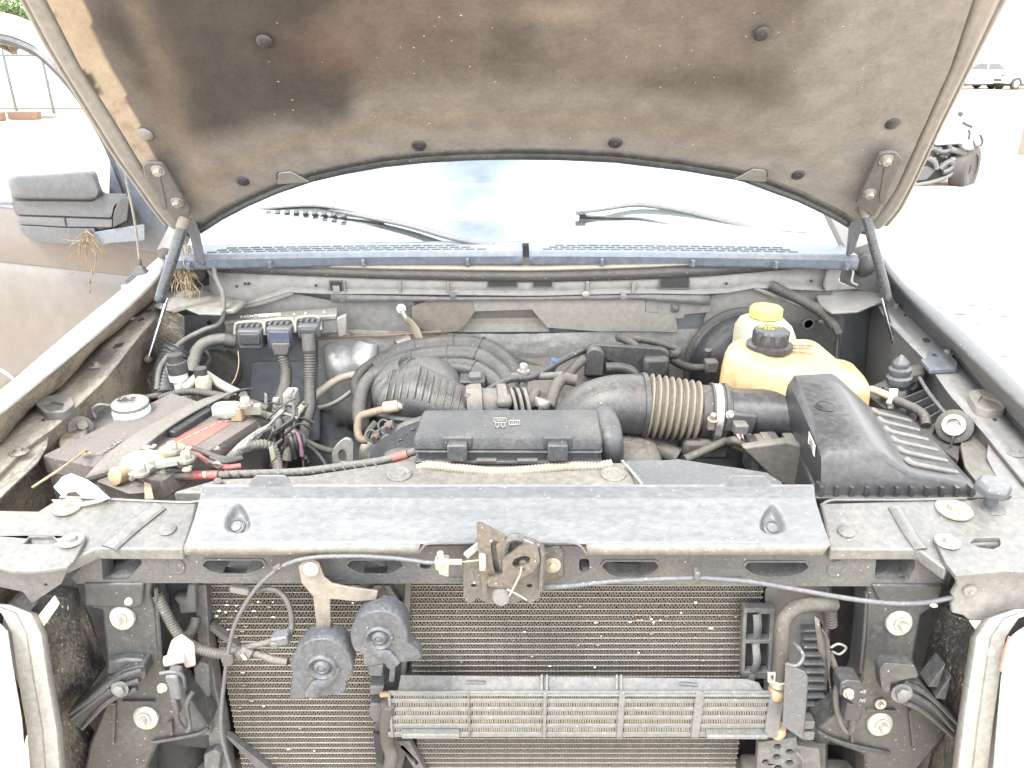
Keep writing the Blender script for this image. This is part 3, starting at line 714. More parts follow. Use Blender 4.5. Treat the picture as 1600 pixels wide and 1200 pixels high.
part('heat_shield', plateY([(738, 470), (797, 467), (838, 468), (1008, 467), (1008, 488), (1055, 493), (1060, 520), (1008, 518), (930, 518), (855, 512), (831, 484), (742, 487)], .953, .004), shg, 'dusty grey heat shield on the bulkhead', parent=bk, bev=.001)
part('heat_shield', plateY([(1008, 467), (1110, 470), (1112, 488), (1070, 492), (1068, 498), (1040, 499), (1030, 490), (1008, 488)], .955, .004), 'paint', parent=bk, bev=.002)
part('shield_recess', MB().grid([[uy(735, 484, .957), uy(835, 482, .957)], [uy(728, 498, .985), uy(845, 496, .985)], [uy(716, 506, .985), uy(856, 506, .985)], [uy(714, 519, .97), uy(858, 518, .97)]]), shg, parent=bk)
p = uy(1055, 482, .951)
part('square_grommet', MB().box(p, .02, .006, .02).box(p+V((0, -.003, 0)), .011, .006, .011), 'dusty', parent=bk, bev=.003)
part('bulkhead_panel', plateY([(1112, 462), (1180, 450), (1300, 455), (1320, 500), (1310, 560), (1250, 600), (1110, 600), (1100, 500)], .965, .006), 'paint', parent=bk)
part('bulkhead_panel', plateY([(1212, 500), (1310, 506), (1318, 580), (1300, 600), (1230, 590)], .955, .006), 'paintd', parent=bk, bev=.006)
part('panel_grommet', MB().lathe(uy(1263, 506, .954), (0, -1, 0), [(.016, 0), (.016, .003), (.012, .004), (.011, 0), (0, 0)], 14), 'paint', parent=bk)
part('white_plug', MB().ball(uy(1285, 502, .953), .010, .004, .006, 10, 6), 'cream', parent=bk)
# crinkled foil: ridged sheet
mb = MB(); rows = []
for j in range(26):
    r = []
    for i in range(90):
        px = 497+(1130-497)*i/89; top = 518+4*math.sin(px*.01); py = top+(640-top)*j/25
        q = uy(px, py, .965+.02*j/25)
        a = mnoise.noise(V((px*.02, py*.11, 3)))+.6*mnoise.noise(V((px*.06+py*.04, py*.05-px*.02, 7)))
        r.append(q+V((0, .0035*mnoise.noise(V((px*.05+py*.03, py*.07, 3)))+.0045*abs(mnoise.noise(V((px*.05-py*.04, py*.09+px*.02, 7))))+.0012*mnoise.noise(V((px*.12, py*.12, 2))), 0)))
    rows.append(r)
part('foil_heat_shield', mb.grid(rows), 'foil', 'crinkled silver foil on the bulkhead', parent=bk, ang=25)
part('shield_edge', MB().tube(tpx([(352, 545, .955), (450, 536, .955), (530, 527, .955), (600, 524, .955), (690, 518, .95)]), .004, 6), mat('rusty_edge', (.26, .16, .10), .7, dust=.4), parent=bk)
# foil tag hanging on the left
mb = MB(); rows = []
q = [(505, 540, 590, 535), (512, 590, 585, 590), (518, 630, 580, 640), (522, 664, 575, 680)]
for a, b, c, d in q: rows.append([uy(a+(c-a)*i/6, b+(d-b)*i/6+4*math.sin(i*2.1+a), .955+.006*math.sin(i*1.3+b)) for i in range(7)])
part('foil_flap', mb.grid(rows), 'foil', parent=bk, ang=30, solid=.002)
# side plates of the bulkhead that carry the hinges
sp = part('hinge_shelf', plateZ([(240, 478), (262, 455), (300, 440), (330, 430), (345, 462), (352, 478), (345, 490), (310, 489), (290, 481), (270, 486)], 1.14, .006), 'paint', 'dusty shelf under the left hood hinge', bev=.002)
part('shelf_step', plateZ([(325, 466), (345, 462), (385, 470), (365, 484), (330, 484)], 1.135, .012), 'paint', parent=sp, bev=.004)
part('shelf_bolt', MB().hexbolt(V((0, 0, 0)), (0, 0, 1), .008, .010).lathe((0, 0, 0), (0, 0, 1), [(.02, 0), (.018, .003), (0, .003)], 16), 'paint', parent=sp, loc=uz(294, 452, 1.141))
sp = part('hinge_shelf', plateZ([(1288, 455), (1330, 440), (1362, 452), (1382, 470), (1360, 478), (1340, 486), (1300, 488), (1280, 475), (1275, 462)], 1.14, .006), 'paint', 'dusty shelf under the right hood hinge', bev=.002)
part('hinge_foot', plateY([(1298, 404), (1314, 398), (1316, 420), (1312, 440), (1340, 452), (1290, 456), (1287, 446), (1293, 420)], .935, .010), 'paint', parent=sp, bev=.004)
part('shelf_bolt', MB().hexbolt(V((0, 0, 0)), (0, 0, 1), .008, .010).lathe((0, 0, 0), (0, 0, 1), [(.02, 0), (.018, .003), (0, .003)], 16), 'paint', parent=sp, loc=uz(1343, 445, 1.141))
part('shelf_rod', MB().tube(tpx([(1328, 404, .95), (1333, 425, .95), (1331, 440, .94), (1340, 446, .93)]), .003, 6), 'metal', parent=sp)
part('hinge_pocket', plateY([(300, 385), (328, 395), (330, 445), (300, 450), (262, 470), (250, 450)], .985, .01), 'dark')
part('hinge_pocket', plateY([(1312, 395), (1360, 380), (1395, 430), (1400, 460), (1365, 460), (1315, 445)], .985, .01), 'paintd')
part('rubber_plug', MB().ball(uy(1352, 415, .965), .026, .018, .030, 14, 8).jitter(.002, 60), 'rubber')
part('rubber_plug', MB().ball(uy(305, 425, .965), .026, .018, .030, 14, 8), 'rubber')

# ------------------------------------------------------------------ open door and mirror
D0, D1 = V((-.98, 1.34, 0)), V((-2.25, 1.78, 0)); dn = V((D1-D0)).cross(V((0, 0, 1))).normalized()
if dn.y > 0: dn = -dn
def dp(px, py, lift=0): return up(px, py, D0+dn*lift, dn)
dx = (D1-D0).normalized()
def dq(a, z, lift=0): return D0+dx*a+V((0, 0, z))+dn*lift
door = None
prof = [(.50, -.03), (.62, .0), (.80, .012), (.93, .018), (1.06, .012), (1.09, .004), (1.10, .012), (1.2, .014), (1.28, .004), (1.295, -.02)]
rows = [[dq(a, z, n-.015*max(0, .12-a)/.12) for a in (0, .03, .1, .3, .6, .9, 1.2, 1.33)] for z, n in prof]
# belt height from the picture
zb = dp(60, 322).z
rows = [[p+V((0, 0, (zb-1.295)*max(0, (p.z-.6)/.69))) for p in r] for r in rows]
door = part('door', MB().grid(rows), 'body', 'taupe front door standing open behind the mirror', solid=-.03, ang=50)
part('belt_moulding', MB().tube([dp(-260, 318, .004), dp(0, 316, .004), dp(25, 323, .004)], .010, 6), cowlm, parent=door)
lit = mat('painted_crease_glint', (.62, .6, .58), .25, dust=.1, speck=0, coat=.5)  # bright tone paints the light caught along the door crease
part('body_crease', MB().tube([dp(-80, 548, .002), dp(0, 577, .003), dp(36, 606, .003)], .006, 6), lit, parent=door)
part('wing_edge', MB().tube([dp(-30, 628, .004), dp(0, 606, .005), dp(60, 560, .004)], .001, 4), 'body', parent=door)
fr = [dp(-300, 40), dp(-120, 38), dp(0, 55), (dp(45, 68)), dp(78, 88), dp(125, 140), dp(170, 215), dp(205, 300)]
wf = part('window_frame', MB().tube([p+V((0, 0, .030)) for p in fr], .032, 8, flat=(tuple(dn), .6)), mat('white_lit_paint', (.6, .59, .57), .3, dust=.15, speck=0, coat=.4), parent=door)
part('window_seal', MB().tube([p+V((0, 0, -.010))+dn*.012 for p in fr], .013, 6), 'clean', parent=door)
part('sail_panel', MB().prism([dp(170, 232, .02), dp(182, 232, .02), dp(212, 268, .02), dp(260, 330, .02), dp(262, 400, .02), dp(180, 385, .02), dp(168, 330, .02)], dn*-.05), cowlm, parent=door, bev=.006)
wg = bpy.data.materials.new('side_glass'); wg.use_nodes = True; t_ = wg.node_tree; b_ = t_.nodes['Principled BSDF']; b_.inputs['Transmission Weight'].default_value = 1; b_.inputs['Roughness'].default_value = 0; b_.inputs['IOR'].default_value = 1.05; b_.inputs['Base Color'].default_value = (.93, .96, .95, 1)
part('door_glass', MB().prism([dp(-300, 40), dp(0, 55), dp(45, 68), dp(78, 88), dp(125, 140), dp(170, 215), dp(190, 318), dp(-300, 318)], dn*-.004), wg, parent=door)
# mirror: housing in front of the door
mo = .16
def mp_(px, py, l=mo): return dp(px, py, l)
mm = mat('mirror_plastic', (.062, .067, .077), .45, dust=.10, scale=10, speck=0, bump=.2, bscale=500)
mir = part('door_mirror', MB().loft([[mp_(a, b, l) for a, b in rnd([(12, 272), (150, 266), (160, 300), (196, 306), (200, 322), (190, 354), (175, 357), (120, 381), (60, 378), (36, 366), (28, 345), (18, 312)], 7)] for l in (.02, .13, .155)]), mm, 'large grey towing mirror on the open door', bev=.012)
part('mirror_cap', MB().loft([[mp_(cx_+(a-cx_)*s, cy_+(b-cy_)*s, l) for a, b in rnd([(10, 274), (146, 266), (152, 276), (161, 300), (158, 309), (146, 313), (18, 311)], 9)] for cx_, cy_ in ((86, 290),) for l, s in ((.15, 1), (.175, .98), (.19, .9), (.192, .8))]), mm, parent=mir, ang=60)
part('mirror_band', MB().loft([[mp_(a, b, l) for a, b in rnd([(17, 314), (146, 315), (162, 302), (200, 303), (178, 322), (174, 340), (24, 335)], 4)] for l in (.15, .172)]), mm, parent=mir, bev=.006)
part('turn_lamp', MB().loft([[mp_(a, b, l) for a, b in [(26, 337), (176, 342), (175, 356), (102, 355), (30, 351)]] for l in (.15, .166)]), 'grey', parent=mir, bev=.003)
part('lamp_seam', MB().prism([mp_(a, b, .168) for a, b in [(99, 340), (101, 340), (104, 354), (102, 354)]], dn*-.003), 'dark', parent=mir)
part('mirror_chin', MB().loft([[mp_(a, b, l) for a, b in rnd([(29, 352), (100, 356), (150, 357), (144, 378), (130, 383), (60, 379), (38, 368)], 5)] for l in (.10, .168)]), mm, parent=mir, bev=.006)
part('mirror_flap', MB().loft([[mp_(a, b, l) for a, b in [(203, 304), (199, 345), (176, 356), (178, 330), (186, 312)]] for l in (.15, .176)]), 'clean', parent=mir, bev=.003)
part('mirror_arm', MB().loft([[mp_(a, b, .12) for a, b in rnd([(138, 364), (200, 354), (226, 350), (226, 376), (170, 380), (148, 388), (140, 380)], 4)], [mp_(a, b, .168) for a, b in rnd([(138, 364), (200, 354), (226, 350), (226, 376), (170, 380), (148, 388), (140, 380)], 4)]]), cowlm, parent=mir, bev=.008)
# dried weed caught on the mirror arm
def strawtube(mb, pts, r=.0012): return mb.tube(pts, lambda k: r*(1.1-.7*k), 5)
wd = MB(); base = mp_(137, 366, .172)
for k in range(26):
    a = random.uniform(-2.9, -.3); L = random.uniform(.02, .07)
    q = base+V((random.uniform(-.008, .008), -.006*random.random(), random.uniform(-.02, .015)))
    strawtube(wd, [q, q+V((math.cos(a)*L*.5, -.01, math.sin(a)*L*.4)), q+V((math.cos(a)*L, -.012, math.sin(a)*L-.01))])
for pts in ([(137, 375), (115, 376), (98, 374)], [(138, 381), (118, 392), (100, 413)], [(140, 385), (150, 400), (147, 422), (141, 440), (140, 457)], [(137, 388), (125, 415), (100, 437)], [(136, 386), (134, 405), (133, 420)]):
    strawtube(wd, [mp_(a, b, .178) for a, b in pts], .0018)
for px, py in ((140, 440), (140, 455), (144, 425)): wd.ball(mp_(px, py, .178), .004, .004, .007, 6, 5)
tag(obj('dried_weed', wd, mat('dried_weed', (.21, .155, .09), .9, dust=0, speck=0, var=.5, bump=0)), 'dried weed with long roots dangling from the mirror arm', 'weed')
sw = MB(); c0 = uy(290, 412, .93)
for k in range(170):
    q = c0+V((random.gauss(0, .011), random.gauss(0, .012), random.gauss(0, .030))); d_ = V((random.gauss(-.1, .3), random.gauss(0, .3), random.gauss(-1, .5))).normalized()*random.uniform(.02, .06)
    sw.tube([q, q+d_*.5+V((random.gauss(0, .006), 0, 0)), q+d_], .0009, 4, smooth=2)
tag(obj('straw_clump', sw, M['straw'], kind=None), 'matted clump of dry straw wedged beside the left hood hinge', 'straw')
# aerial
ab = uy(223, 436, .93)
an = part('aerial', MB().loft([[V(p)+ab for p in ((-.035, -.02, -.004), (.03, -.02, -.004), (.03, .03, -.004), (-.035, .03, -.004))], [V(p)*1+ab for p in ((-.034, -.019, .004), (.029, -.019, .004), (.029, .029, .004), (-.034, .029, .004))], [V(p)+ab for p in ((-.014, -.010, .02), (.012, -.010, .02), (.012, .012, .02), (-.014, .012, .02))], [V(p)+ab for p in ((-.006, -.006, .034), (.006, -.006, .034), (.006, .006, .034), (-.006, .006, .034))]]), 'clean', 'thin whip aerial on the left wing', bev=.002)
top = uy(197, 280, .93); b0 = ab+V((0, 0, .03))
part('aerial_mast', MB().tube([b0, b0.lerp(top, .5)+V((.004, 0, 0)), top, top+(top-b0)*.6], lambda k: .0035-.0018*k, 6), 'steel', parent=an)
part('mast_ferrule', MB().lathe(b0, (top-b0), [(.006, 0), (.005, .018), (.003, .022)], 8), 'rubber', parent=an)

# ------------------------------------------------------------------ engine bay
def loc_frame(o, ax):
    ax, u, w_ = frame(V(ax)); return ax, u, w_
def bump_row(mb, a, b, n, s): pass
# --- engine block, dark mass under everything
eng = part('engine_block', MB().box((.02, .66, .74), .55, .55, .5), mat('oily_engine', (.06, .055, .05), .6, dust=.4, scale=14), bev=.03)
part('timing_cover', plateY([(560, 700), (660, 640), (700, 640), (700, 780), (560, 780)], .50, .05), 'alum', parent=eng, bev=.01)
# --- battery
ZB = 1.035
bt = [uz(a, b, ZB) for a, b in ((66, 712), (252, 752), (402, 656), (268, 614))]
cen = sum(bt, V())/4
top_ = [cen+(p-cen)*1.0 for p in bt]
lip = [cen+(p-cen)*.985 for p in bt]
bat = part('battery', MB().loft([[p+V((0, 0, -.19)) for p in lip], [p+V((0, 0, -.035)) for p in lip], [p+V((0, 0, -.034)) for p in top_], [p for p in top_]]), 'battery', 'dusty brown-black battery with a faded red label under a rubber strap', bev=.005)
def bp(u_, v_, h=0):      # u along the front edge 0-1, v towards the back 0-1
    a = top_[0].lerp(top_[1], u_); b = top_[3].lerp(top_[2], u_); return a.lerp(b, v_)+V((0, 0, h))
# raised vent covers, red print, strap
def bpx(px, py, h=.003): return uz(px, py, ZB+h)
for q in ([(203, 713), (238, 682), (241, 689), (208, 716)], [(258, 672), (321, 632), (330, 639), (272, 675)]):
    part('vent_cover', MB().prism([bpx(a, b, .014) for a, b in q], (0, 0, -.016)), 'clean', parent=bat, bev=.003)
red = MB().prism([bpx(a, b, .001) for a, b in [(236, 712), (276, 680), (345, 655), (360, 662), (300, 700), (258, 708)]], (0, 0, -.0008))
part('red_label', red, 'redlabel', parent=bat)
for i in range(7):
    a0, b0_ = 262+i*13, 706-i*6.2
    part('label_line', MB().prism([bpx(a, b, .002) for a, b in [(a0, b0_-9), (a0+10, b0_-14), (a0+11, b0_-13), (a0+1, b0_-8)]], (0, 0, -.0008)), 'print_', parent=bat)
def lettering(base, ux, uy_, n, h, name, m, parent, wgap=1.25, seed=3):
    """worn, unreadable raised lettering: short strokes"""
    rr = random.Random(seed); mb = MB(); nrm = ux.cross(uy_).normalized()
    for i in range(n):
        o = base+ux*h*.75*wgap*i
        segs = [((0, 0), (0, 1)), ((0, 1), (.6, 1)), ((.6, 0), (.6, 1)), ((0, 0), (.6, 0)), ((0, .5), (.6, .5))]
        for a, b in rr.sample(segs, rr.choice((3, 3, 4))):
            A = o+ux*h*a[0]+uy_*h*a[1]; B = o+ux*h*b[0]+uy_*h*b[1]; d_ = (B-A).normalized(); s = d_.cross(nrm)*h*.09
            mb.prism([A-s-d_*h*.09, B-s+d_*h*.09, B+s+d_*h*.09, A+s-d_*h*.09], nrm*h*.12)
    return part(name, mb, m, parent=parent, kind='stuff')
lu = (bpx(196, 680)-bpx(157, 706)).normalized()
lettering(bpx(158, 711, .0015), lu, V((0, 0, 1)).cross(lu), 7, .009, 'embossed_lettering', 'print_', bat)
S0 = [(160, 752, -.03), (166, 742, 0), (196, 708, .012), (240, 674, .017), (290, 645, .016), (345, 619, .012), (372, 614, -.01)]
P = [uz(a, b, ZB+h) for a, b, h in S0]; w2 = V((.027, .021, 0))
mb = MB(); PP = cr(P, 6)
mb.loft([[p-w2, p+w2, p+w2+V((0, 0, .004)), p-w2+V((0, 0, .004))] for p in PP])
strap = part('battery_strap', mb, mat('worn_strap', (.12, .11, .10), .5, dust=.3, scale=30, stretch=(1, 1, 1), speck=.2, bump=.4), parent=bat, bev=.0015)
# battery terminal clusters, all lumpy with corrosion
tm = part('battery_terminal', MB().ball(uz(222, 722, 1.05), .035, .026, .015, 14, 8, e=.7).jitter(.004, 90), 'corr', 'furred green-white battery terminal at the front', parent=bat)
part('terminal_bolt', MB().lathe(uz(188, 742, 1.045), (-.3, -.8, .25), [(.014, -.02), (.015, 0), (.015, .012), (.009, .014), (.0, .014)], 12).jitter(.001, 90), 'brass', parent=bat)
part('terminal_clamp', MB().tube(tpx([(205, 745, .25), (225, 748, .245), (250, 742, .25), (262, 730, .26)]), .011, 8).jitter(.003, 100), 'corr', parent=bat)
for x, y, z in ((221, 741, 1.06), (270, 706, 1.07), (292, 720, 1.06)):
    part('terminal_nut', MB().hexbolt(uz(x, y, z), (0, 0, 1), .009, .018), 'zinc', parent=bat)
part('fuse_link', MB().box(uz(252, 716, 1.055), .045, .035, .02, Matrix.Rotation(.5, 3, 'Z')).jitter(.002, 60), 'cream', parent=bat, bev=.003)
part('fuse_link_cap', MB().box(uz(268, 722, 1.06), .05, .012, .014, Matrix.Rotation(.35, 3, 'Z')), 'corr', parent=bat, bev=.003)
part('stud_washer', MB().lathe(uz(270, 708, 1.062), (0, 0, 1), [(.02, 0), (.021, .01), (.013, .012), (0, .012)], 14), 'brass', parent=bat)
part('stud_washer', MB().lathe(uz(292, 724, 1.05), (0, 0, 1), [(.018, 0), (.019, .012), (.012, .014), (0, .014)], 14), 'hose', parent=bat)
part('spring_stack', MB().tube([uz(270, 716, 1.045), uz(270, 714, 1.058)], .012, 10, corr=(.004, .2), smooth=0), 'zinc', parent=bat)
part('terminal_strap', MB().prism([uz(a, b, 1.035) for a, b in [(225, 752), (236, 756), (240, 778), (226, 778)]], (0, 0, -.004)), 'brass', parent=bat, bev=.001)
tm = part('battery_terminal', MB().ball(uz(355, 640, 1.055), .030, .018, .014, 12, 8, e=.6).jitter(.004, 90), 'corr', 'cream and white battery terminal at the back', parent=bat)
part('terminal_block', MB().box(uz(371, 645, 1.05), .022, .022, .028).jitter(.001, 80), 'brass', parent=bat, bev=.002)
part('terminal_tongue', MB().box(uz(388, 640, 1.05), .05, .014, .02, Matrix.Rotation(.1, 3, 'Z')), 'cream', parent=bat, bev=.002)
part('terminal_nut', MB().hexbolt(uz(384, 634, 1.07), (0, 0, 1), .010, .018), 'zinc', parent=bat)
part('battery_washer', MB().lathe(uz(357, 655, ZB+.001), (0, 0, 1), [(.012, 0), (.012, .003), (0, .003)], 14), 'metal', parent=bat)
part('battery_hold_down', MB().loft([[uz(a, b, 1.03+h) for a, b in [(150, 752), (200, 772), (232, 770), (228, 756), (170, 742)]] for h in (0, -.012)]), 'battery', parent=bat, bev=.003)
part('battery_tray', MB().box((cen.x, cen.y, .83), .34, .36, .04), 'plastic', parent=bat, bev=.01)
# straw resting on the battery, and the white scrap beside it
tag(obj('straw_stalk', MB().tube([uz(50, 762, 1.055), uz(98, 730, 1.07), uz(135, 703, 1.05)], .0022, 5).ball(uz(133, 708, 1.045), .012, .008, .003, 7, 5), M['straw']), 'single pale straw stalk lying across the battery corner', 'straw')
sc = MB(); q = [(82, 760), (95, 745), (116, 737), (135, 750), (150, 760), (175, 780), (130, 786), (80, 784)]
rows = [[uz(a, b, 1.065-.0*k).lerp(uz(120, 800, 1.03), k*.5)+mnoise.noise_vector(V((a*.05, b*.05, k)))*.006 for a, b in q] for k in (0, .5, 1)]
tag(obj('white_scrap', MB().grid(rows), M['white'], solid=.002, ang=60), 'torn white plastic scrap tucked in front of the battery', 'scrap')
# washer bottle cap left of the battery
wb = uz(204, 634, 1.05)
wc = part('washer_bottle', MB().lathe(wb+V((0, 0, -.16)), (0, 0, 1), [(.028, 0), (.028, .13), (.034, .132), (.036, .15), (.034, .158)], 20), 'blue', 'pale blue washer bottle neck with a grey lid')
part('lid', MB().lathe(wb, (0.05, -.1, 1), [(.026, -.004), (.034, -.002), (.035, .007), (.030, .010), (0, .010)], 22), 'paint', parent=wc)
part('lid_tether', MB().tube([wb+V((-.04, 0, 0)), wb+V((-.06, -.005, .004)), wb+V((-.072, -.01, -.006)), wb+V((-.068, -.012, -.02))], .004, 6), 'grey', parent=wc)
lettering(wb+V((-.02, -.006, .0135)), V((1, 0, 0)), V((0, 1, .1)), 3, .012, 'lid_lettering', 'clean', wc, seed=8)
part('battery_bracket', MB().prism([uz(a, b, 1.02) for a, b in rnd([(92, 680), (112, 652), (145, 636), (190, 638), (215, 650), (150, 690), (100, 715)], 8)], (0, 0, -.01)), 'paintd', bev=.003)
br = part('bracket_flange', MB().prism([uz(a, b, 1.03) for a, b in rnd([(90, 690), (100, 660), (130, 648), (140, 660), (130, 690), (100, 705)], 6)], (0, 0, -.02)), 'mud', bev=.004)
part('flange_bolt', MB().hexbolt(uz(128, 667, 1.03), (.5, -.6, .5), .011, .018).lathe(uz(126, 668, 1.03), (.5, -.6, .5), [(.022, -.004), (.022, .002), (0, .002)], 16), 'dusty', parent=br)
part('rail_block', boxpx(108, 618, 122, 640, .48, .51), 'dusty', bev=.006)

# --- cables in the front
def cable(name, pts, rpx, m, label=None, corr=None, y=None, parent=None, seg=10, **k):
    return part(name, tubepx(pts, rpx, y, seg, corr), m, label, parent=parent, ang=75, **k)
tape = mat('taped_loom', (.07, .068, .066), .55, dust=.42, scale=30, bump=.6, speck=.3)
mc = cable('battery_cable', [(205, 752, .25), (235, 744, .25), (285, 743, .25), (340, 742, .255), (400, 740, .26), (470, 737, .26), (540, 728, .265), (600, 719, .28), (650, 705, .29)], 6.6, tape, 'thick taped cable with red sleeves running from the battery to the fuse box')
def along(a, b, rpx, m, y): return part('red_sleeve', tubepx([(a[0], a[1], y), ((a[0]+b[0])/2, (a[1]+b[1])/2-.3, y), (b[0], b[1], y)], rpx, None, 12), m, parent=mc)
along((281, 743.6), (341, 742), 7.3, 'red', .252); along((612, 716.5), (637, 709.5), 7.4, 'red', .284)
for i in range(15):
    x = 352+i*16.5; y = 741-(0 if x < 470 else (x-470)*.11)
    part('tape_wrap', tubepx([(x, y-6.3, .25), (x+6, y, .247), (x+9, y+6.3, .252)], 1.4, None, 5), tape, parent=mc)
mb = cable('positive_lead', [(297, 708, .27), (310, 712, .27), (325, 722, .27), (352, 730, .27), (376, 728, .28)], 4.5, 'red', 'red wire bundle behind the battery cable')
for i in range(7): part('frayed_tape', tubepx([(314+i*4, 714+i*2, .265), (322+i*3, 721+i*1.5+random.uniform(-4, 4), .262), (330+i*3, 726+random.uniform(-5, 5), .265)], 1.5, None, 5), tape, parent=mb)
cable('ribbed_loom', [(352, 735, .32), (362, 715, .34), (382, 702, .37), (408, 695, .39), (425, 700, .40), (432, 720, .39), (436, 742, .37)], 8.5, tape, 'black ribbed wiring loom arched beside the battery', corr=(5, .12))
cable('ribbed_loom', [(250, 622, .62), (290, 612, .62), (325, 615, .62), (360, 622, .60), (400, 632, .56), (420, 640, .54)], 6, 'hose', 'grey ribbed loom behind the battery', corr=(5, .16))
cable('loom_branch', [(205, 625, .66), (225, 622, .65), (250, 618, .62)], 5, tape)
cable('wiring_loom', [(445, 650, .5), (450, 670, .49), (452, 690, .47), (448, 720, .45)], 8, tape, 'tangle of taped wires between battery and engine')
for i in range(16):
    x0, x1 = random.uniform(425, 475), random.uniform(420, 485)
    cable('wire', [(x0, random.uniform(645, 670), .52), ((x0+x1)/2+random.uniform(-12, 12), random.uniform(675, 700), random.uniform(.44, .5)), (x1, random.uniform(700, 740), .46)], random.uniform(2, 4.5), random.choice((tape, 'rubber', 'hose', 'clean')), seg=7)
for i in range(22):
    x0, y0 = random.uniform(385, 480), random.uniform(618, 690); x1, y1 = x0+random.uniform(-45, 45), y0+random.uniform(-12, 45); d0 = random.uniform(.40, .55)
    cable('wire', [(x0, y0, d0), ((x0+x1)/2+random.uniform(-14, 14), (y0+y1)/2+random.uniform(-14, 4), d0-.03), (x1, y1, d0-.02)], random.uniform(1.4, 3.2), random.choice((tape, 'rubber', 'hose', 'clean', 'alum')), seg=6)
for i in range(26):
    q = uz(random.uniform(195, 345), random.uniform(690, 760), 1.05)
    part('battery_crumb', MB().ball(q, random.uniform(.003, .009), random.uniform(.003, .008), random.uniform(.003, .007), 7, 5).jitter(.002, 120), random.choice(('corr', 'brass', 'cream', 'metal', 'battery', 'rubber')), parent=bat)
for pts, m_, r in (([(215, 735, .25), (240, 722, .27), (262, 735, .25), (290, 735, .25)], 'rubber', 4), ([(300, 700, .30), (322, 708, .30), (345, 716, .29), (372, 720, .30)], 'hose', 5), ([(270, 700, .30), (292, 698, .32), (306, 706, .31), (318, 716, .30)], 'red', 4), ([(330, 715, .29), (350, 722, .28), (378, 716, .30)], 'rubber', 5), ([(380, 648, .5), (398, 660, .48), (404, 678, .44), (392, 700, .4)], tape, 6)):
    cable('terminal_wire', pts, r, m_, seg=8)
cable('pink_wire', [(455, 672, .46), (464, 680, .455), (470, 695, .45), (472, 712, .45)], 3.6, 'pink', 'single pink wire in the loom')
cj = part('loom_connector', boxpx(440, 616, 462, 640, .53, .57), 'alum', 'dusty grey connector block above the wiring', bev=.005)
part('connector_body', MB().hexa([uy(a, b, y) for y in (.52, .56) for a, b in ((428, 648), (455, 654), (462, 638), (446, 632))]), 'alum', parent=cj, bev=.004)
part('connector_key', boxpx(448, 613, 456, 622, .525, .55), 'alum', parent=cj, bev=.002)
part('zip_tie', tubepx([(443, 637, .525), (452, 634, .515), (463, 645, .525)], 1.2, None, 5), 'rubber', parent=cj)
part('cream_plug', MB().box(uy(432, 628, .56), .012, .01, .018).ball(uy(431, 627, .55), .007, .007, .007, 8, 6), 'cream')
part('loom_bracket', plateY([(413, 614), (417, 618), (418, 640), (436, 644), (436, 650), (412, 646)], .56, .004), 'alum', bev=.001)
part('bracket_rod', tubepx([(345, 735, .33), (372, 700, .36), (400, 678, .42), (425, 665, .46)], 5, None, 8), 'alum', 'dusty flat bracket arm beside the battery')
part('cream_clip', tubepx([(348, 728, .33), (368, 703, .35), (384, 695, .36), (392, 683, .36)], 4, None, 6), 'cream')
part('white_tab', plateY([(420, 700), (426, 698), (430, 715), (424, 722)], .38, .004), 'cream')
cable('ground_cable', [(388, 640, .5), (410, 648, .49), (432, 655, .48), (436, 672, .47)], 7, tape)
cable('engine_wire', [(478, 690, .5), (500, 700, .5), (520, 705, .5), (530, 702, .52)], 5, 'hose')
cable('engine_wire', [(478, 695, .48), (492, 705, .47), (505, 720, .45), (512, 735, .44)], 3, 'rubber')
lf = part('lifting_eye', plateY(rnd([(520, 728), (518, 708), (525, 695), (540, 684), (552, 690), (552, 728)], 6), .47, .008, [rnd([(530, 722), (528, 708), (536, 700), (542, 712), (540, 724)], 4)]), 'alum', 'grey curved engine bracket', bev=.002)
part('bracket_cover', plateY(rnd([(575, 730), (578, 705), (590, 688), (630, 665), (660, 655), (660, 730)], 5), .42, .02), 'grey', 'grey plastic cover left of the fuse box', bev=.006)
for x, y in ((610, 668), (590, 684)):
    b = part('coil_connector', MB().box(uy(x, y, .43), .020, .02, .022, Matrix.Rotation(-.5, 3, 'Y')), 'plastic', bev=.003)
    part('red_lock', MB().box(uy(x-2, y-2, .418), .006, .004, .008, Matrix.Rotation(-.5, 3, 'Y')), 'redlabel', parent=b, bev=.001)
    part('coil_wire', tubepx([(x+4, y-5, .44), (x-12, y-12, .45), (x-18, y, .44), (x+6, y+10, .43), (x+38, y+2, .42)], 2.2, None, 6), 'rubber', parent=b)

# --- engine control module on the bulkhead
em = part('engine_control_module', MB().hexa([uy(a, b, y) for y in (.90, .93) for a, b in ((352, 524), (541, 521), (538, 497), (350, 500))]), 'alum', 'finned aluminium engine computer with three plugs', bev=.004)
part('module_fin_plate', MB().hexa([uy(350, 502, .895), uy(526, 492, .895), uy(527, 480, .94), uy(349, 494, .94)]+[uy(350, 508, .895), uy(526, 500, .895), uy(527, 490, .95), uy(349, 505, .95)]), 'alum', parent=em, bev=.003)
part('module_label', MB().prism([uy(a, b, .892) for a, b in [(376, 493), (438, 489), (438, 492.5), (376, 497)]], (0, .001, 0)), 'white', parent=em)
lettering(uy(378, 496, .891), V((1, 0, .06)), V((0, 0, 1)), 9, .005, 'label_print', 'clean', em, seed=5)
for x in (418, 437, 460, 478, 507): part('module_screw', MB().lathe(uy(x, 494-.07*(x-418), .893), (0, -1, .4), [(.004, 0), (.003, .003), (0, .003)], 8), 'metal', parent=em)
part('module_ear', plateY([(525, 498), (540, 492), (541, 524), (528, 528)], .885, .02), 'alum', parent=em, bev=.003)
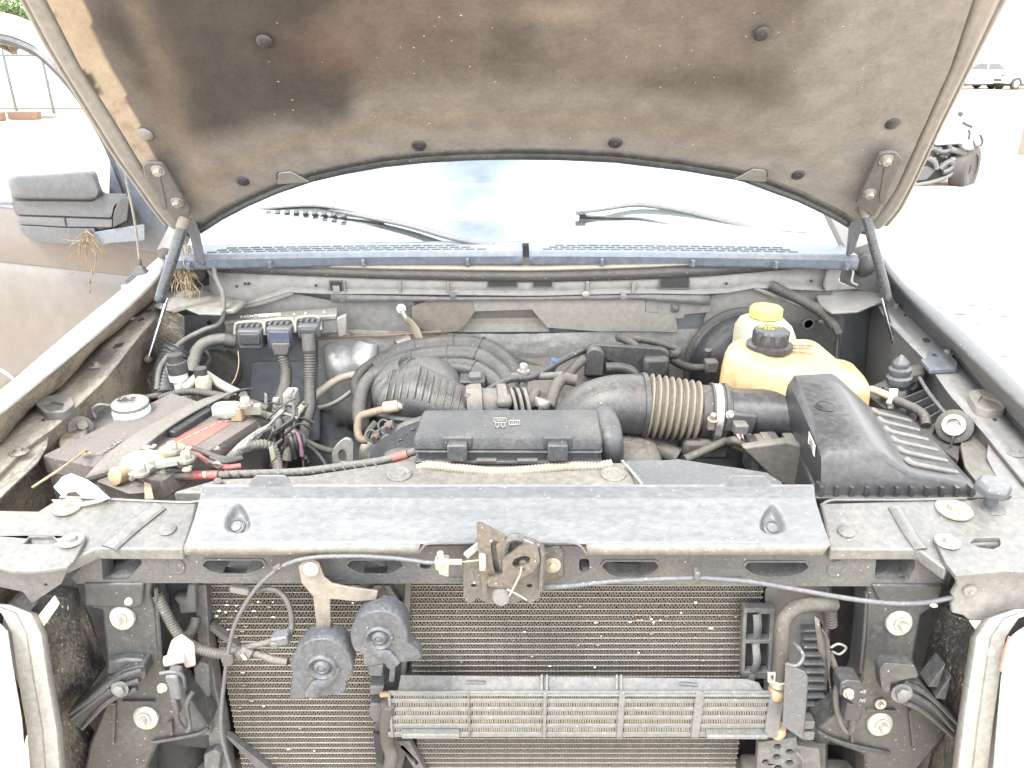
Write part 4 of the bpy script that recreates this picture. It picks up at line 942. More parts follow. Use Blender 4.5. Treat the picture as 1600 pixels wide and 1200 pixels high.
for i, (x0, x1, t, bt_, dn_) in enumerate(((366, 413, 504, 547, 0), (412, 460, 500, 552, 1), (461, 500, 496, 534, 1))):
    pg = part('module_plug', boxpx(x0+2, t+12, x1-2, bt_-4 if i else bt_, .815, .88), 'grey', bev=.006)
    part('plug_bail', tubepx([(x0+1, t+22, .835), (x0+1, t+6, .85), (x0+7, t, .855), (x1-9, t-2, .855), (x1-1, t+3, .85), (x1+1, t+20, .835)], 2.4, None, 7, smooth=2), 'cream', parent=pg)
    for k in range(4): part('plug_rib', boxpx(x0+6+k*9, t+5, x0+12+k*9, t+15, .83, .85), 'grey', parent=pg, bev=.001)
    part('plug_face', boxpx(x0+6, t+18, x1-6, bt_-8, .808, .818), 'plastic' if i != 1 else mat('blue_plug_face', (.045, .06, .10), .4, dust=.25), parent=pg, bev=.003)
cable('module_loom', [(372, 535, .84), (350, 530, .83), (325, 534, .82), (310, 545, .80), (303, 562, .76), (298, 585, .72)], 9.5, tape, 'taped loom from the left plug of the engine computer')
part('loom_collar', tubepx([(352, 531, .83), (368, 534, .835)], 12, None, 10), 'rubber', parent=None)
cable('ribbed_conduit', [(438, 545, .82), (446, 575, .80), (446, 600, .76), (438, 625, .70), (434, 645, .64)], 9, 'hose', 'ribbed conduit from the middle plug', corr=(4.6, .16))
part('conduit_boot', MB().loft([[uy(a, b, y) for a, b, y in ((424, 536, .80), (454, 536, .80), (454, 536, .85), (424, 536, .85))], [uy(a, b, y) for a, b, y in ((428, 556, .80), (450, 556, .80), (450, 556, .84), (428, 556, .84))]]), tape, bev=.004)
cable('ribbed_conduit', [(482, 528, .80), (484, 560, .79), (484, 600, .76), (484, 635, .70), (478, 660, .64), (474, 690, .58)], 9.3, 'hose', 'long ribbed conduit from the right plug', corr=(4.6, .15))
part('conduit_boot', tubepx([(481, 522, .80), (483, 548, .79)], 10, None, 10), tape)
cable('body_loom', [(334, 405, .93), (336, 430, .90), (347, 455, .87), (349, 480, .85), (343, 505, .83), (320, 515, .82), (290, 530, .80), (270, 548, .76), (250, 575, .7), (245, 610, .65)], 4, tape, 'thin loom hanging from the cowl on the left')
cable('body_loom', [(328, 400, .94), (326, 420, .92), (340, 440, .9)], 4, 'hose')
cable('copper_wire', [(372, 548, .81), (373, 570, .79), (368, 590, .77), (362, 600, .76)], .9, 'brass', seg=5)
cable('thin_hose', [(312, 530, .86), (322, 548, .85), (328, 560, .84), (322, 572, .82), (315, 576, .80)], 3.5, 'rubber')
# wide ribbed duct and air-con ports on the left
cable('ribbed_duct', [(282, 545, .78), (270, 565, .76), (262, 590, .72), (262, 625, .66)], 22, 'clean', 'wide black ribbed air duct at the left', corr=(7, .13), seg=22)
pt = part('service_port', MB().lathe(uy(284, 607, .66), (-.08, 0, 1), [(.014, -.05), (.014, .02), (.020, .022), (.020, .055), (.012, .06)], 14), 'white', 'white refrigerant port with a black cap')
part('port_cap', MB().lathe(uy(277, 574, .655), (-.05, 0, 1), [(.022, -.012), (.022, .012), (.016, .014), (.016, .030), (.0, .031)], 12), 'rubber', parent=pt)
pt = part('aluminium_line', tubepx([(288, 608, .64), (305, 592, .66), (318, 585, .68), (328, 590, .68), (340, 598, .67), (362, 610, .64), (380, 618, .60)], 7.5, None, 10), mat('ac_line', (.5, .48, .43), .45, metal=.7, dust=.5, scale=20), 'pair of dusty aluminium refrigerant pipes')
part('line_fitting', MB().lathe(uy(318, 607, .65), (.15, 0, 1), [(.016, -.02), (.018, .02), (.012, .03)], 10), 'cream', parent=pt)
part('port_cap', MB().lathe(uy(314, 587, .66), (.02, 0, 1), [(.014, -.012), (.015, .018), (.0, .019)], 10), 'rubber', parent=pt)
cable('aluminium_line', [(555, 585, .86), (530, 592, .84), (505, 608, .80), (480, 630, .72), (462, 650, .62)], 6.5, mat('brown_line', (.42, .36, .28), .5, metal=.4, dust=.6, scale=20), 'tan dusty pipe left of the engine')
cable('aluminium_line', [(560, 602, .86), (535, 622, .82), (515, 633, .78), (495, 638, .74)], 3.8, 'alum')
part('strut_tower', MB().prism([uy(a, b, .78) for a, b in rnd([(186, 590), (215, 575), (236, 600), (238, 632), (190, 632)], 8)], (0, .05, 0)).jitter(.004, 40), 'mud', bev=.008)
part('wing_bracket', plateY([(170, 600), (215, 530), (260, 480), (288, 495), (288, 560), (250, 640), (200, 640)], .84, .006), 'mud', 'mud-covered bracket at the left wing', bev=.003)

# --- intake manifold
im = mat('dusty_manifold', (.032, .034, .038), .38, dust=.24, scale=20, speck=.05, dcol=(.36, .325, .275))
def mball(px, py, y, rx, ry, rz, **k): return MB().ball(uy(px, py, y), rx, ry, rz, 28, 18, **k)
man = part('intake_manifold', mball(655, 608, .62, .092, .13, .060), im, 'dusty black plastic intake manifold with curved runners')
# ribs round the plenum
c0 = uy(655, 608, .62)
for k in range(10):
    az = math.radians(118+k*15.5); pts = []
    for j in range(11):
        e_l = math.radians(-35+j*11.0)
        pts.append(c0+V((.0925*math.cos(e_l)*math.cos(az), .1305*math.cos(e_l)*math.sin(az), .0605*math.sin(e_l))))
    part('plenum_rib', MB().tube(pts, .0032, 6, smooth=2), im, parent=man)
for k in range(6):
    az = math.radians(138+k*17); pts = []
    for j in range(11):
        e_l = math.radians(-40+j*10.5)
        pts.append(c0+V((.088*math.cos(e_l)*math.cos(az), .125*math.cos(e_l)*math.sin(az), .057*math.sin(e_l))))
    part('plenum_runner', MB().tube(pts, .0135, 10, smooth=2), im, parent=man)
for h in (.12, .5):
    part('plenum_band', MB().tube([c0+V((.0935*math.cos(h)*math.cos(a), .132*math.cos(h)*math.sin(a), .061*math.sin(h))) for a in [math.radians(110+i*10) for i in range(17)]], .0028, 6, smooth=2), im, parent=man)
neck = MB(); secs = []
for px, py, y, rx, rz in ((610, 618, .56, .06, .05), (650, 612, .54, .07, .056), (690, 622, .53, .065, .045), (730, 634, .52, .05, .035), (765, 640, .52, .042, .032)):
    c = uy(px, py, y); secs.append([c+V((0, -math.cos(a)*rx, math.sin(a)*rz)) for a in [2*math.pi*i/18 for i in range(18)]])
part('plenum_neck', neck.loft(secs), im, parent=man, ang=70)
NS_ = [(uy(px, py, y), rx, rz) for px, py, y, rx, rz in ((610, 618, .56, .06, .05), (650, 612, .54, .07, .056), (690, 622, .53, .065, .045), (730, 634, .52, .05, .035))]
for k in range(11):
    t = k*.27; i = min(int(t), 2); f = t-i; (ca, xa, za), (cb, xb, zb) = NS_[i], NS_[i+1]
    c, rx, rz = ca.lerp(cb, f), xa+(xb-xa)*f, za+(zb-za)*f
    hi = 118-6*k if k < 7 else 95
    part('plenum_rib', MB().tube([c+V((.010*math.sin(a)-.004, -math.cos(a)*rx*1.005, math.sin(a)*rz*1.01)) for a in [math.radians(18+(hi-18)*j/9) for j in range(10)]], .0034 if k < 7 else .0015, 6, smooth=2), im, parent=man)

runs = [[(590, 572, .86), (640, 548, .86), (710, 541, .86), (752, 544, .85), (782, 560, .82), (800, 582, .78), (806, 605, .74)],
        [(585, 590, .78), (635, 566, .79), (700, 557, .79), (745, 559, .78), (772, 576, .75), (790, 596, .71), (798, 618, .67)],
        [(610, 600, .70), (650, 585, .72), (700, 576, .72), (740, 580, .71), (765, 596, .68), (782, 618, .64), (790, 640, .60)]]
for r in runs:
    rn = part('intake_runner', tubepx(r, 17, None, 18), im, parent=man, ang=70)
    P = cr(tpx(r), 6); rad = 17.2*mpp(P[8])
    for k in (7, 12, 18):
        if k < len(P)-1:
            t = (P[k+1]-P[k-1]).normalized(); part('runner_seam', MB().lathe(P[k]-t*.0018, t, [(rad*.9, 0), (rad*1.08, .0004), (rad*1.08, .0032), (rad*.9, .0036)], 18), im, parent=man)
for x0, x1 in ((600, 712), (690, 812)):
    pass
part('runner_web', MB().grid([tpx([(588, 586, .85), (650, 562, .85), (740, 556, .83), (790, 590, .76)]), tpx([(590, 600, .74), (655, 582, .74), (740, 580, .73), (780, 615, .66)])]), im, parent=man, solid=.004)
fl_ = part('plenum_flange', tubepx([(590, 646, .52), (610, 652, .50), (640, 656, .49), (660, 655, .48)], 6, None, 8), im, parent=man)
# connector valley right of the plenum
part('sensor_box', boxpx(716, 596, 758, 614, .62, .67), 'clean', bev=.004)
part('sensor_plug', boxpx(732, 588, 752, 598, .63, .66), 'paintd', bev=.003)
part('green_connector', MB().box(uy(740, 608, .58), .022, .012, .014, Matrix.Rotation(.3, 3, 'Y')).box(uy(735, 612, .575), .010, .012, .012), 'green', 'small bright green connector on the engine', bev=.002)
part('white_plug', MB().ball(uy(706, 602, .63), .014, .014, .012, 10, 7).lathe(uy(706, 602, .63), (0, 0, 1), [(.006, 0), (.005, .025), (0, .026)], 8), 'cream')
for i in range(6): cable('sensor_wire', [(715+i*5, 606, .6), (730+i*4, 603+random.uniform(-3, 5), .59), (752+i*3, 612, .58)], 1.1, random.choice(('rubber', 'hose')), seg=5)
tb = part('throttle_body', MB().lathe(uy(752, 633, .50), (1, .1, 0), [(.040, -.03), (.044, -.02), (.044, 0), (.034, .002), (.034, .03), (.042, .032), (.042, .05), (.035, .052)], 20), 'dusty', 'dusty throttle body')
part('throttle_housing', boxpx(775, 624, 800, 640, .46, .52), 'dusty', parent=tb, bev=.008)
for x in (802, 812, 822): part('throttle_band', MB().lathe(uy(x, 636, .5), (1, .2, .1), [(.036, -.004), (.040, -.003), (.040, .003), (.036, .004)], 18), 'dusty', parent=tb)
part('throttle_motor', boxpx(724, 617, 742, 640, .47, .52), im, parent=tb, bev=.006)
# loom diagonal over the engine
lm = cable('engine_loom', [(735, 640, .46), (748, 620, .5), (770, 606, .53), (796, 593, .58), (826, 591, .62), (850, 580, .66), (880, 562, .72), (906, 550, .76), (925, 545, .8)], 5.5, 'clean', 'shiny black engine loom slung over the manifold')
cable('engine_loom', [(800, 564, .88), (820, 570, .87), (845, 578, .85), (858, 585, .82)], 7, 'clean', corr=(5, .15))
part('loom_clip', MB().box(uy(864, 570, .70), .02, .02, .03, Matrix.Rotation(.4, 3, 'Y')), mat('blue_clip', (.05, .08, .16), .5, dust=.2), parent=lm, bev=.004)
# vent tee and hoses left of the plenum
vt = cable('vent_hose', [(636, 633, .50), (610, 638, .49), (580, 645, .48), (563, 652, .48), (559, 670, .47), (563, 685, .46), (575, 688, .46)], 6.5, mat('tan_hose', (.13, .105, .08), .55, dust=.5, scale=22, dcol=(.40, .31, .20)), 'tan vent hose with an elbow left of the fuse box')
part('vent_valve', MB().lathe(uy(622, 634, .49), (1, 0, .15), [(.010, -.03), (.012, -.028), (.012, .0), (.009, .002), (.009, .022), (.014, .024), (.014, .03), (.006, .032)], 12), mat('tan_valve', (.36, .30, .22), .5, dust=.5), parent=vt)
part('vent_stub', tubepx([(588, 660, .48), (578, 672, .47), (572, 686, .46)], 6, None, 8), 'rubber', parent=vt)
hh = cable('heater_hose', [(645, 540, .90), (628, 556, .86), (605, 572, .82), (580, 590, .77), (566, 612, .72), (562, 640, .66), (564, 660, .6)], 11.5, mat('ribbed_heater_hose', (.05, .05, .052), .5, dust=.3, scale=16), 'fat ribbed heater hose curving round the manifold')
for k in range(7):
    a = k*math.pi/3.5
    pass
cable('heater_hose', [(595, 562, .9), (580, 570, .88), (565, 582, .86), (556, 600, .84), (560, 620, .8)], 9, 'hose')
hc = uy(630, 548, .875); part('hose_clamp', MB().lathe(hc, V((.6, .35, .3)), [(.017, -.01), (.0185, -.008), (.0185, .008), (.017, .01)], 16), 'zinc', parent=hh)
part('pipe_union', tubepx([(620, 540, .93), (640, 530, .95)], 9, None, 12), 'zinc', parent=hh)
# earth strap hanging from the shield
es = part('earth_strap', MB().tube([uy(a, b, y) for a, b, y in ((636, 500, .935), (648, 512, .92), (655, 528, .90), (662, 538, .88), (670, 544, .86))], .011, 8, flat=((0, 1, .3), .3)), mat('braided_strap', (.22, .18, .12), .7, dust=.4, scale=40, bump=.8), 'braided earth strap bolted to the bulkhead')
part('strap_lug', tubepx([(626, 480, .945), (630, 490, .94), (637, 502, .935)], 4, None, 8), 'zinc', parent=es)
part('strap_bolt', MB().hexbolt(uy(627, 482, .945), (0, -1, .3), .008, .01), 'zinc', parent=es)

# --- right side: resonator on top of the engine, hoses
rs = part('intake_resonator', MB().loft([[uy(a, b, .76)+V((0, 0, 0)) for a, b in rnd([(912, 588), (916, 548), (925, 538), (1035, 545), (1046, 552), (1046, 592)], 6)], [uy(a, b, .80) for a, b in rnd([(912, 588), (916, 540), (925, 536), (1035, 541), (1046, 548), (1046, 592)], 6)], [uy(a, b-3, .9) for a, b in rnd([(916, 588), (920, 548), (928, 545), (1030, 548), (1040, 552), (1040, 592)], 6)]]), im, 'black plastic engine air resonator', bev=.008)
part('resonator_lobe', MB().loft([[uy(a, b, y) for a, b in rnd([(913, 586), (917, 546+d), (925, 540+d), (938, 542+d), (944, 552), (942, 586)], 4)] for y, d in ((.735, 6), (.75, 0), (.8, -2))]), im, parent=rs, bev=.006)
part('resonator_hollow', MB().loft([[uy(a, b, y) for a, b in rnd([(948, 556), (975, 558), (995, 566), (1008, 580), (1000, 584), (985, 572), (948, 562)], 3)] for y in (.753, .765)]), 'dark', parent=rs)
part('resonator_arch', tubepx([(946, 574, .745), (970, 574, .745), (988, 580, .74), (996, 592, .735)], 8, None, 10), im, parent=rs)
part('resonator_block', boxpx(1006, 560, 1045, 592, .74, .77), im, parent=rs, bev=.01)
cable('breather_hose', [(995, 545, .80), (990, 538, .83), (975, 530, .86), (968, 528, .88), (990, 529, .87), (1020, 533, .86), (1050, 542, .84), (1060, 548, .82), (1055, 554, .80), (1046, 553, .79)], 6.5, 'hose', 'dusty breather hose looped over the resonator')
cable('booster_hose', [(1047, 560, .80), (1065, 570, .80), (1085, 575, .80), (1115, 574, .80)], 6.5, 'rubber', 'black brake booster hose')
part('hose_joint', boxpx(1104, 566, 1122, 584, .78, .81), 'dusty', bev=.004)
cable('fuel_pipe', [(912, 562, .74), (900, 572, .72), (885, 588, .70), (872, 600, .67)], 7.5, 'hose')
cable('coolant_hose', [(900, 595, .62), (880, 592, .62), (868, 606, .60), (862, 625, .56), (858, 640, .53)], 10, 'hose', 'dusty coolant hose between manifold and intake')
part('hose_clamp', MB().lathe(uy(847, 630, .52), V((.35, .3, 1)), [(.017, -.008), (.018, -.006), (.018, .006), (.017, .008)], 16), 'zinc')
cable('metal_pipe', [(818, 588, .64), (819, 605, .62), (820, 628, .56)], 6, 'dusty'); cable('metal_pipe', [(800, 588, .66), (850, 588, .64), (880, 586, .62)], 6, 'dusty')
part('pipe_nut', MB().hexbolt(uy(818, 582, .63), (0, 0, 1), .009, .02), 'zinc')
cable('metal_pipe', [(838, 612, .58), (832, 625, .55), (833, 640, .53)], 8, 'hose'); 

# --- intake elbow, bellows, clamps
el = part('intake_elbow', MB().tube(tpx([(880, 720, .50), (888, 690, .50), (905, 660, .50), (930, 640, .50), (962, 632, .50), (1003, 633, .50)]), lambda k: .052+.010*k, 26), im, 'big dusty black intake elbow', ang=70)
part('elbow_rim', MB().lathe(uy(1000, 633, .50), (1, .02, -.03), [(.060, 0), (.066, .001), (.066, .010), (.060, .011)], 30), im, parent=el)
# bellows: deep round folds along the axis
A, B = uy(1004, 633, .50), uy(1092, 643, .49); ax = (B-A); Ln = ax.length; prof = [(.058, 0)]
nf = 8
for k in range(nf):
    s0 = Ln*(.06+k*.94/nf); d = Ln*.94/nf; q = .0655-.0005*k*0-.0012*k*.5
    prof += [(q-.011, s0+d*.05), (q-.004, s0+d*.2), (q, s0+d*.38), (q, s0+d*.55), (q-.004, s0+d*.72), (q-.011, s0+d*.88)]
prof.append((.052, Ln))
bel = part('intake_bellows', MB().lathe(A, ax, prof, 40), mat('tan_bellows', (.085, .078, .07), .6, dust=.6, scale=20, upw=.35, dcol=(.40, .34, .26)), 'tan ribbed rubber bellows of the air intake', ang=50)
A2, B2 = B, uy(1136, 645, .485); ax2 = B2-A2; L2 = ax2.length
cuff = part('bellows_cuff', MB().lathe(A2, ax2, [(.050, 0), (.054, .002), (.054, L2*.4), (.056, L2*.42), (.056, L2*.95), (.050, L2)], 32), 'rubber', parent=bel)
part('clamp_band', MB().lathe(A2+ax2*.45, ax2, [(.0565, 0), (.0575, .001), (.0575, L2*.26), (.0565, L2*.27)], 32), mat('clamp_steel', (.75, .73, .68), .3, metal=.8, dust=.25, scale=30), parent=bel)
p = uy(1112, 660, .425); sg_ = part('clamp_screw', MB().hexbolt(p+V((0, -.004, .006)), (0, -.3, 1), .007, .016), 'zinc', parent=bel)
part('clamp_housing', MB().box(p+V((0, .002, -.006)), .014, .012, .02), 'zinc', parent=bel, bev=.002)
for t in (.35, .8): part('cuff_ring', MB().lathe(A2+ax2*t, ax2, [(.054, 0), (.0595, .001), (.0595, .005), (.054, .006)], 32), 'rubber', parent=bel)
# --- air filter box
ab_ = mat('air_box_plastic', (.03, .032, .037), .34, dust=.15, scale=12, speck=0, bump=.12)
tubeA, tubeB = uy(1130, 645, .485), uy(1262, 650, .46)
abx = None
def q3(px, py, z): return uz(px, py, z)
def rquad(q, r): # rounded-corner ring from four 3-D corners
    out = []
    for i in range(4):
        p, a, b = q[i], q[i-1], q[(i+1) % 4]; s = p+(a-p).normalized()*r; e = p+(b-p).normalized()*r
        for k in range(5):
            t = k/4; out.append(s*(1-t)**2+p*2*t*(1-t)+e*t*t)
    return out
back = [q3(1224, 655, 1.02), q3(1226, 625, 1.075), q3(1231, 594, 1.125), q3(1240, 581, 1.14), q3(1296, 578, 1.14), q3(1306, 584, 1.135), q3(1342, 618, 1.085), q3(1354, 630, 1.07), q3(1412, 645, 1.052), q3(1420, 650, 1.045), q3(1421, 662, 1.02)]
front = [uy(1284, 779, .163), uy(1284, 750, .163), uy(1285, 716, .170), uy(1293, 707, .178), uy(1366, 702, .178), uy(1380, 706, .175), uy(1408, 727, .170), uy(1426, 738, .168), uy(1514, 755, .168), uy(1527, 760, .166), uy(1529, 779, .163)]
abx = part('air_filter_box', MB().loft([[p.lerp(q, t)+V((0, 0, dz)) for p, q in zip(back, front)] for t, dz in ((0, -.02), (.02, -.006), (.05, 0), (.3, .002), (.6, .002), (.93, .0), (.98, -.003), (1, -.010))]), ab_, 'large black air filter box with a ribbed sloping lid', ang=50, bev=.006)
part('box_base', MB().loft([[V((p.x, p.y, z)) for p in (back[0], back[10], front[10], front[0])] for z in (.82, 1.03)]), ab_, parent=abx, bev=.01)
prib = mat('pale_dust_rib', (.07, .07, .072), .5, dust=.4, scale=14)
for k in range(6):
    t = .16+k*.145
    a, b = back[7].lerp(front[7], t+.03), back[8].lerp(front[8], t)
    part('lid_rib', MB().tube([a.lerp(b, .06)+V((-.004, .014, .006)), a.lerp(b, .12)+V((0, .004, .003)), a.lerp(b, .5)+V((0, -.001, .003)), a.lerp(b, .92)+V((0, 0, .001))], .0065, 8, flat=((0, 0, 1), .6)), prib, parent=abx)
part('lid_circle', MB().lathe(back[4].lerp(front[4], .5)*.4+back[3].lerp(front[3], .5)*.6+V((0, 0, .002)), (0, -.1, 1), [(.017, 0), (.018, .0014), (.016, .0016), (.016, 0)], 22), ab_, parent=abx)
# intake spout of the box with sensor
d_ = tubeB-tubeA
sp_ = part('air_spout', MB().lathe(tubeA, d_, [(.045, 0), (.053, .002), (.053, .012), (.050, .014), (.050, d_.length*.7), (.056, d_.length*.95), (.062, d_.length)], 30), ab_, parent=abx)
sn = part('airflow_sensor', MB().box(uy(1158, 660, .425), .055, .014, .04, Matrix.Rotation(.12, 3, 'Y')), 'plastic', parent=abx, bev=.004)
part('sensor_socket', MB().box(uy(1156, 668, .41), .026, .03, .022), 'dusty', parent=abx, bev=.003)
part('sensor_screw', MB().hexbolt(uy(1141, 648, .425), (0, -1, .3), .006, .008), 'zinc', parent=abx)
part('sensor_screw', MB().hexbolt(uy(1168, 680, .42), (0, -1, .3), .005, .008), 'zinc', parent=abx)
for k, mm_ in enumerate(('white', 'red', 'rubber', 'cream')): cable('sensor_wire', [(1150+k*3, 676, .40), (1155+k*2, 684, .39), (1160+k, 692, .40)], 1.3, mm_, seg=5)
cable('sensor_loom', [(1140, 690, .42), (1150, 688, .40), (1162, 694, .40), (1172, 705, .41), (1176, 725, .42), (1174, 750, .42)], 7, tape, 'taped sensor loom hanging under the intake')
def lw(t, u): return back[1].lerp(front[1], t).lerp(back[2].lerp(front[2], t), u)+V((-.0025, 0, .001))
part('box_sticker', MB().prism([lw(.70, .45), lw(.86, .45), lw(.86, .98), (lw(.70, .98))], V((-.0008, 0, 0))), 'white', parent=abx)
for k in range(4): part('sticker_print', MB().prism([lw(.73, .5+k*.11)+V((-.0012, 0, 0)), lw(.82, .5+k*.11)+V((-.0012, 0, 0)), lw(.82, .55+k*.11)+V((-.0012, 0, 0)), lw(.73, .55+k*.11)+V((-.0012, 0, 0))], V((-.0004, 0, 0))), 'brass' if k == 2 else 'clean', parent=abx)
for k in range(11):
    x = 1284+k*23.6
    part('seam_rib', boxpx(x-1.4, 762+.1*k, x+1.4, 776, .158, .18), ab_, parent=abx)
part('box_lip', MB().box((uy(1405, 777, .16).x, .172, zy(778, .16)), .30, .03, .006), ab_, parent=abx, bev=.002)
part('rib_tower', plateY([(1160, 700), (1230, 690), (1265, 700), (1262, 770), (1215, 755)], .33, .02), 'dusty', bev=.004)
for k in range(7): part('hidden_bracket', boxpx(1178+k*11, 690+random.uniform(0, 14), 1186+k*11, 745, .34+.02*random.random(), .40), random.choice(('plastic', 'dusty', 'clean')), bev=.003)
# bracket right of the box: ribbed panel with grommet bolt
rb = part('ribbed_tray', plateZ(rnd([(1345, 610), (1390, 590), (1440, 588), (1470, 640), (1515, 658), (1520, 668), (1500, 700), (1498, 720), (1470, 700)], 4), 1.02, .02), 'plastic', 'black ribbed plastic tray beside the air box', bev=.003)
for k in range(9):
    a = (1372+k*14, 618+k*10); b = (1432+k*8, 596+k*11)
    part('tray_rib', MB().prism([uz(a[0], a[1], 1.022), uz(b[0], b[1], 1.022), uz(b[0]+2, b[1]+1, 1.022), uz(a[0]+2, a[1]+1, 1.022)], (0, 0, .02)), 'grey', parent=rb, bev=.001)
gb = uz(1490, 664, 1.06)
gr = part('grommet_bolt', MB().lathe(gb, V((-.55, -.65, .5)), [(.019, -.02), (.021, -.008), (.020, 0), (.0125, .002), (.0115, -.010), (0, -.010)], 20), 'zinc', parent=rb)
part('grommet_rubber', MB().lathe(gb-V((-.55, -.65, .5)).normalized()*.02, V((-.55, -.65, .5)), [(.03, -.012), (.032, -.006), (.032, .006), (.024, .01)], 20), 'hose', parent=rb)
part('tray_flap', MB().prism([uz(a, b, 1.03) for a, b in rnd([(1500, 692), (1520, 676), (1535, 690), (1555, 720), (1566, 758), (1540, 770), (1508, 730)], 6)], (0, 0, -.008)), 'dusty', bev=.003)
part('tray_edge', tubepx([(1436, 590, .55), (1452, 615, .50), (1472, 640, .45), (1478, 645, .44)], 3, None, 6), 'grey')
# overflow hose from the tank
cable('overflow_hose', [(1398, 625, .52), (1415, 632, .50), (1432, 640, .48), (1444, 650, .46), (1447, 665, .44)], 7.5, 'hose', 'grey overflow hose right of the coolant tank')
part('hose_stub', tubepx([(1360, 608, .58), (1380, 615, .55), (1400, 625, .52)], 6, None, 10), 'milky')
part('white_spring_clip', MB().lathe(uy(1393, 623, .53), V((.8, -.4, -.25)), [(.013, -.006), (.0145, -.004), (.0145, .004), (.013, .006)], 14).box(uy(1396, 612, .53), .016, .006, .012).box(uy(1392, 633, .53), .010, .006, .014), 'white', bev=.001)
# rubber boot under the right strut
rb2 = uz(1407, 572, 1.10)
bo = part('strut_boot', MB().lathe(rb2, (-.1, 0, 1), [(.022, -.04), (.024, -.036), (.025, -.024), (.019, -.020), (.022, -.012), (.022, -.005), (.015, -.002), (.017, .006), (.016, .010), (.003, .024)], 18), 'grey', 'stacked rubber boot at the foot of the right strut')
part('boot_arm', MB().prism([uz(a, b, 1.075) for a, b in rnd([(1396, 580), (1410, 572), (1440, 568), (1448, 582), (1420, 588), (1400, 588)], 4)], (0, 0, -.02)), 'hose', parent=bo, bev=.005)
part('boot_base', MB().lathe(rb2+V((0, 0, -.07)), (0, 0, 1), [(.024, -.02), (.026, 0), (.022, .02)], 10).jitter(.003, 60), 'dusty', parent=bo)
part('tray_bolt', MB().hexbolt(uz(1422, 600, 1.04), (-.6, -.4, .5), .012, .02), 'dusty')
cable('bulkhead_loom', [(1205, 446, .95), (1225, 456, .93), (1250, 468, .90), (1275, 482, .87), (1292, 495, .85), (1305, 512, .83)], 8, 'hose', 'ribbed loom coming out of the bulkhead on the right', corr=(4, .1))
part('loom_plug', tubepx([(1304, 508, .83), (1310, 522, .82)], 7, None, 8), 'rubber'); cable('loom_tail', [(1308, 520, .82), (1308, 535, .82), (1307, 560, .81)], 2.5, 'rubber', seg=6)
part('bulkhead_seam', tubepx([(1178, 450, .95), (1210, 462, .945), (1262, 483, .94), (1300, 487, .935), (1340, 486, .93), (1362, 474, .92)], 3, None, 6), 'paint')

# --- coolant tank, brake reservoir and booster
ZT = 1.118
tank_top = rnd([(1137, 541), (1150, 531), (1262, 530), (1275, 534), (1308, 562), (1330, 566), (1352, 590), (1360, 606), (1290, 612), (1135, 560)], 6)
tt = [uz(a, b, ZT-(.0 if a < 1290 else .02+.02*(a > 1340))) for a, b in tank_top]
ct = sum(tt, V())/len(tt)
tank = part('coolant_tank', MB().loft([[V((p.x, p.y, .93))+(p-ct)*.04 for p in tt], [p+(p-ct)*.06+V((0, 0, -.10)) for p in tt], [p+(p-ct)*.05+V((0, 0, -.04)) for p in tt], [p+(p-ct)*.03+V((0, 0, -.012)) for p in tt], tt, [ct+(p-ct)*.9+V((0, 0, .003)) for p in tt]]), 'amber', 'amber translucent coolant tank with a black cap', ang=60)
cp_ = uz(1202, 541, ZT+.004)
part('tank_neck', MB().lathe(cp_, (0, 0, 1), [(.046, -.006), (.048, 0), (.048, .006), (.042, .008)], 26), 'clean', parent=tank)
cap = MB(); rings = []
for h, r in ((.006, .036), (.034, .037), (.038, .034)):
    rings.append([cp_+V((math.cos(2*math.pi*j/48)*r*(1+.03*(1 if (j//2) % 2 else -1)*(h < .036)), math.sin(2*math.pi*j/48)*r*(1+.03*(1 if (j//2) % 2 else -1)*(h < .036)), h)) for j in range(48)])
kp = part('tank_cap', cap.loft(rings), 'clean', parent=tank, ang=30)
def flat_arc(c, r0, r1, a0, a1, h):
    n = 8; return MB().prism([c+V((math.cos(a0+(a1-a0)*i/n)*r1, math.sin(a0+(a1-a0)*i/n)*r1, h)) for i in range(n+1)]+[c+V((math.cos(a1-(a1-a0)*i/n)*r0, math.sin(a1-(a1-a0)*i/n)*r0, h)) for i in range(n+1)], (0, 0, .0006))
icon = mat('yellow_icon', (.55, .45, .12), .6, dust=.2, speck=0)
lettering(cp_+V((-.02, .010, .0385)), V((1, 0, 0)), V((0, 1, 0)), 5, .008, 'cap_print', icon, tank, seed=11)
lettering(cp_+V((-.014, -.004, .0385)), V((1, 0, 0)), V((0, 1, 0)), 3, .008, 'cap_print', icon, tank, seed=12)
part('cap_print', flat_arc(cp_, .025, .028, .4, 2.7, .0385), icon, parent=tank)
for k in range(9): part('tank_print', MB().prism([uz(1236+(k % 3)*12, 538+(k//3)*4, ZT+.0035), uz(1246+(k % 3)*12, 538+(k//3)*4, ZT+.0035), uz(1246+(k % 3)*12, 540+(k//3)*4, ZT+.0035), uz(1236+(k % 3)*12, 540+(k//3)*4, ZT+.0035)], (0, 0, .0005)), mat('brown_print', (.35, .18, .12), .7, dust=.4, speck=0) if k == 0 else bpy.data.materials['brown_print'], parent=tank)
tp = part('tank_nipple', MB().lathe(uy(1166, 577, .585), (0, -1, .2), [(.010, -.01), (.011, .012), (.008, .014)], 12).jitter(.001, 80), 'milky', parent=tank)
cable('tank_hose', [(1167, 578, .575), (1174, 588, .56), (1181, 602, .55), (1184, 618, .54)], 6.5, 'grey', 'short grey hose on the front of the coolant tank')
bk_ = uz(1200, 517, 1.12)
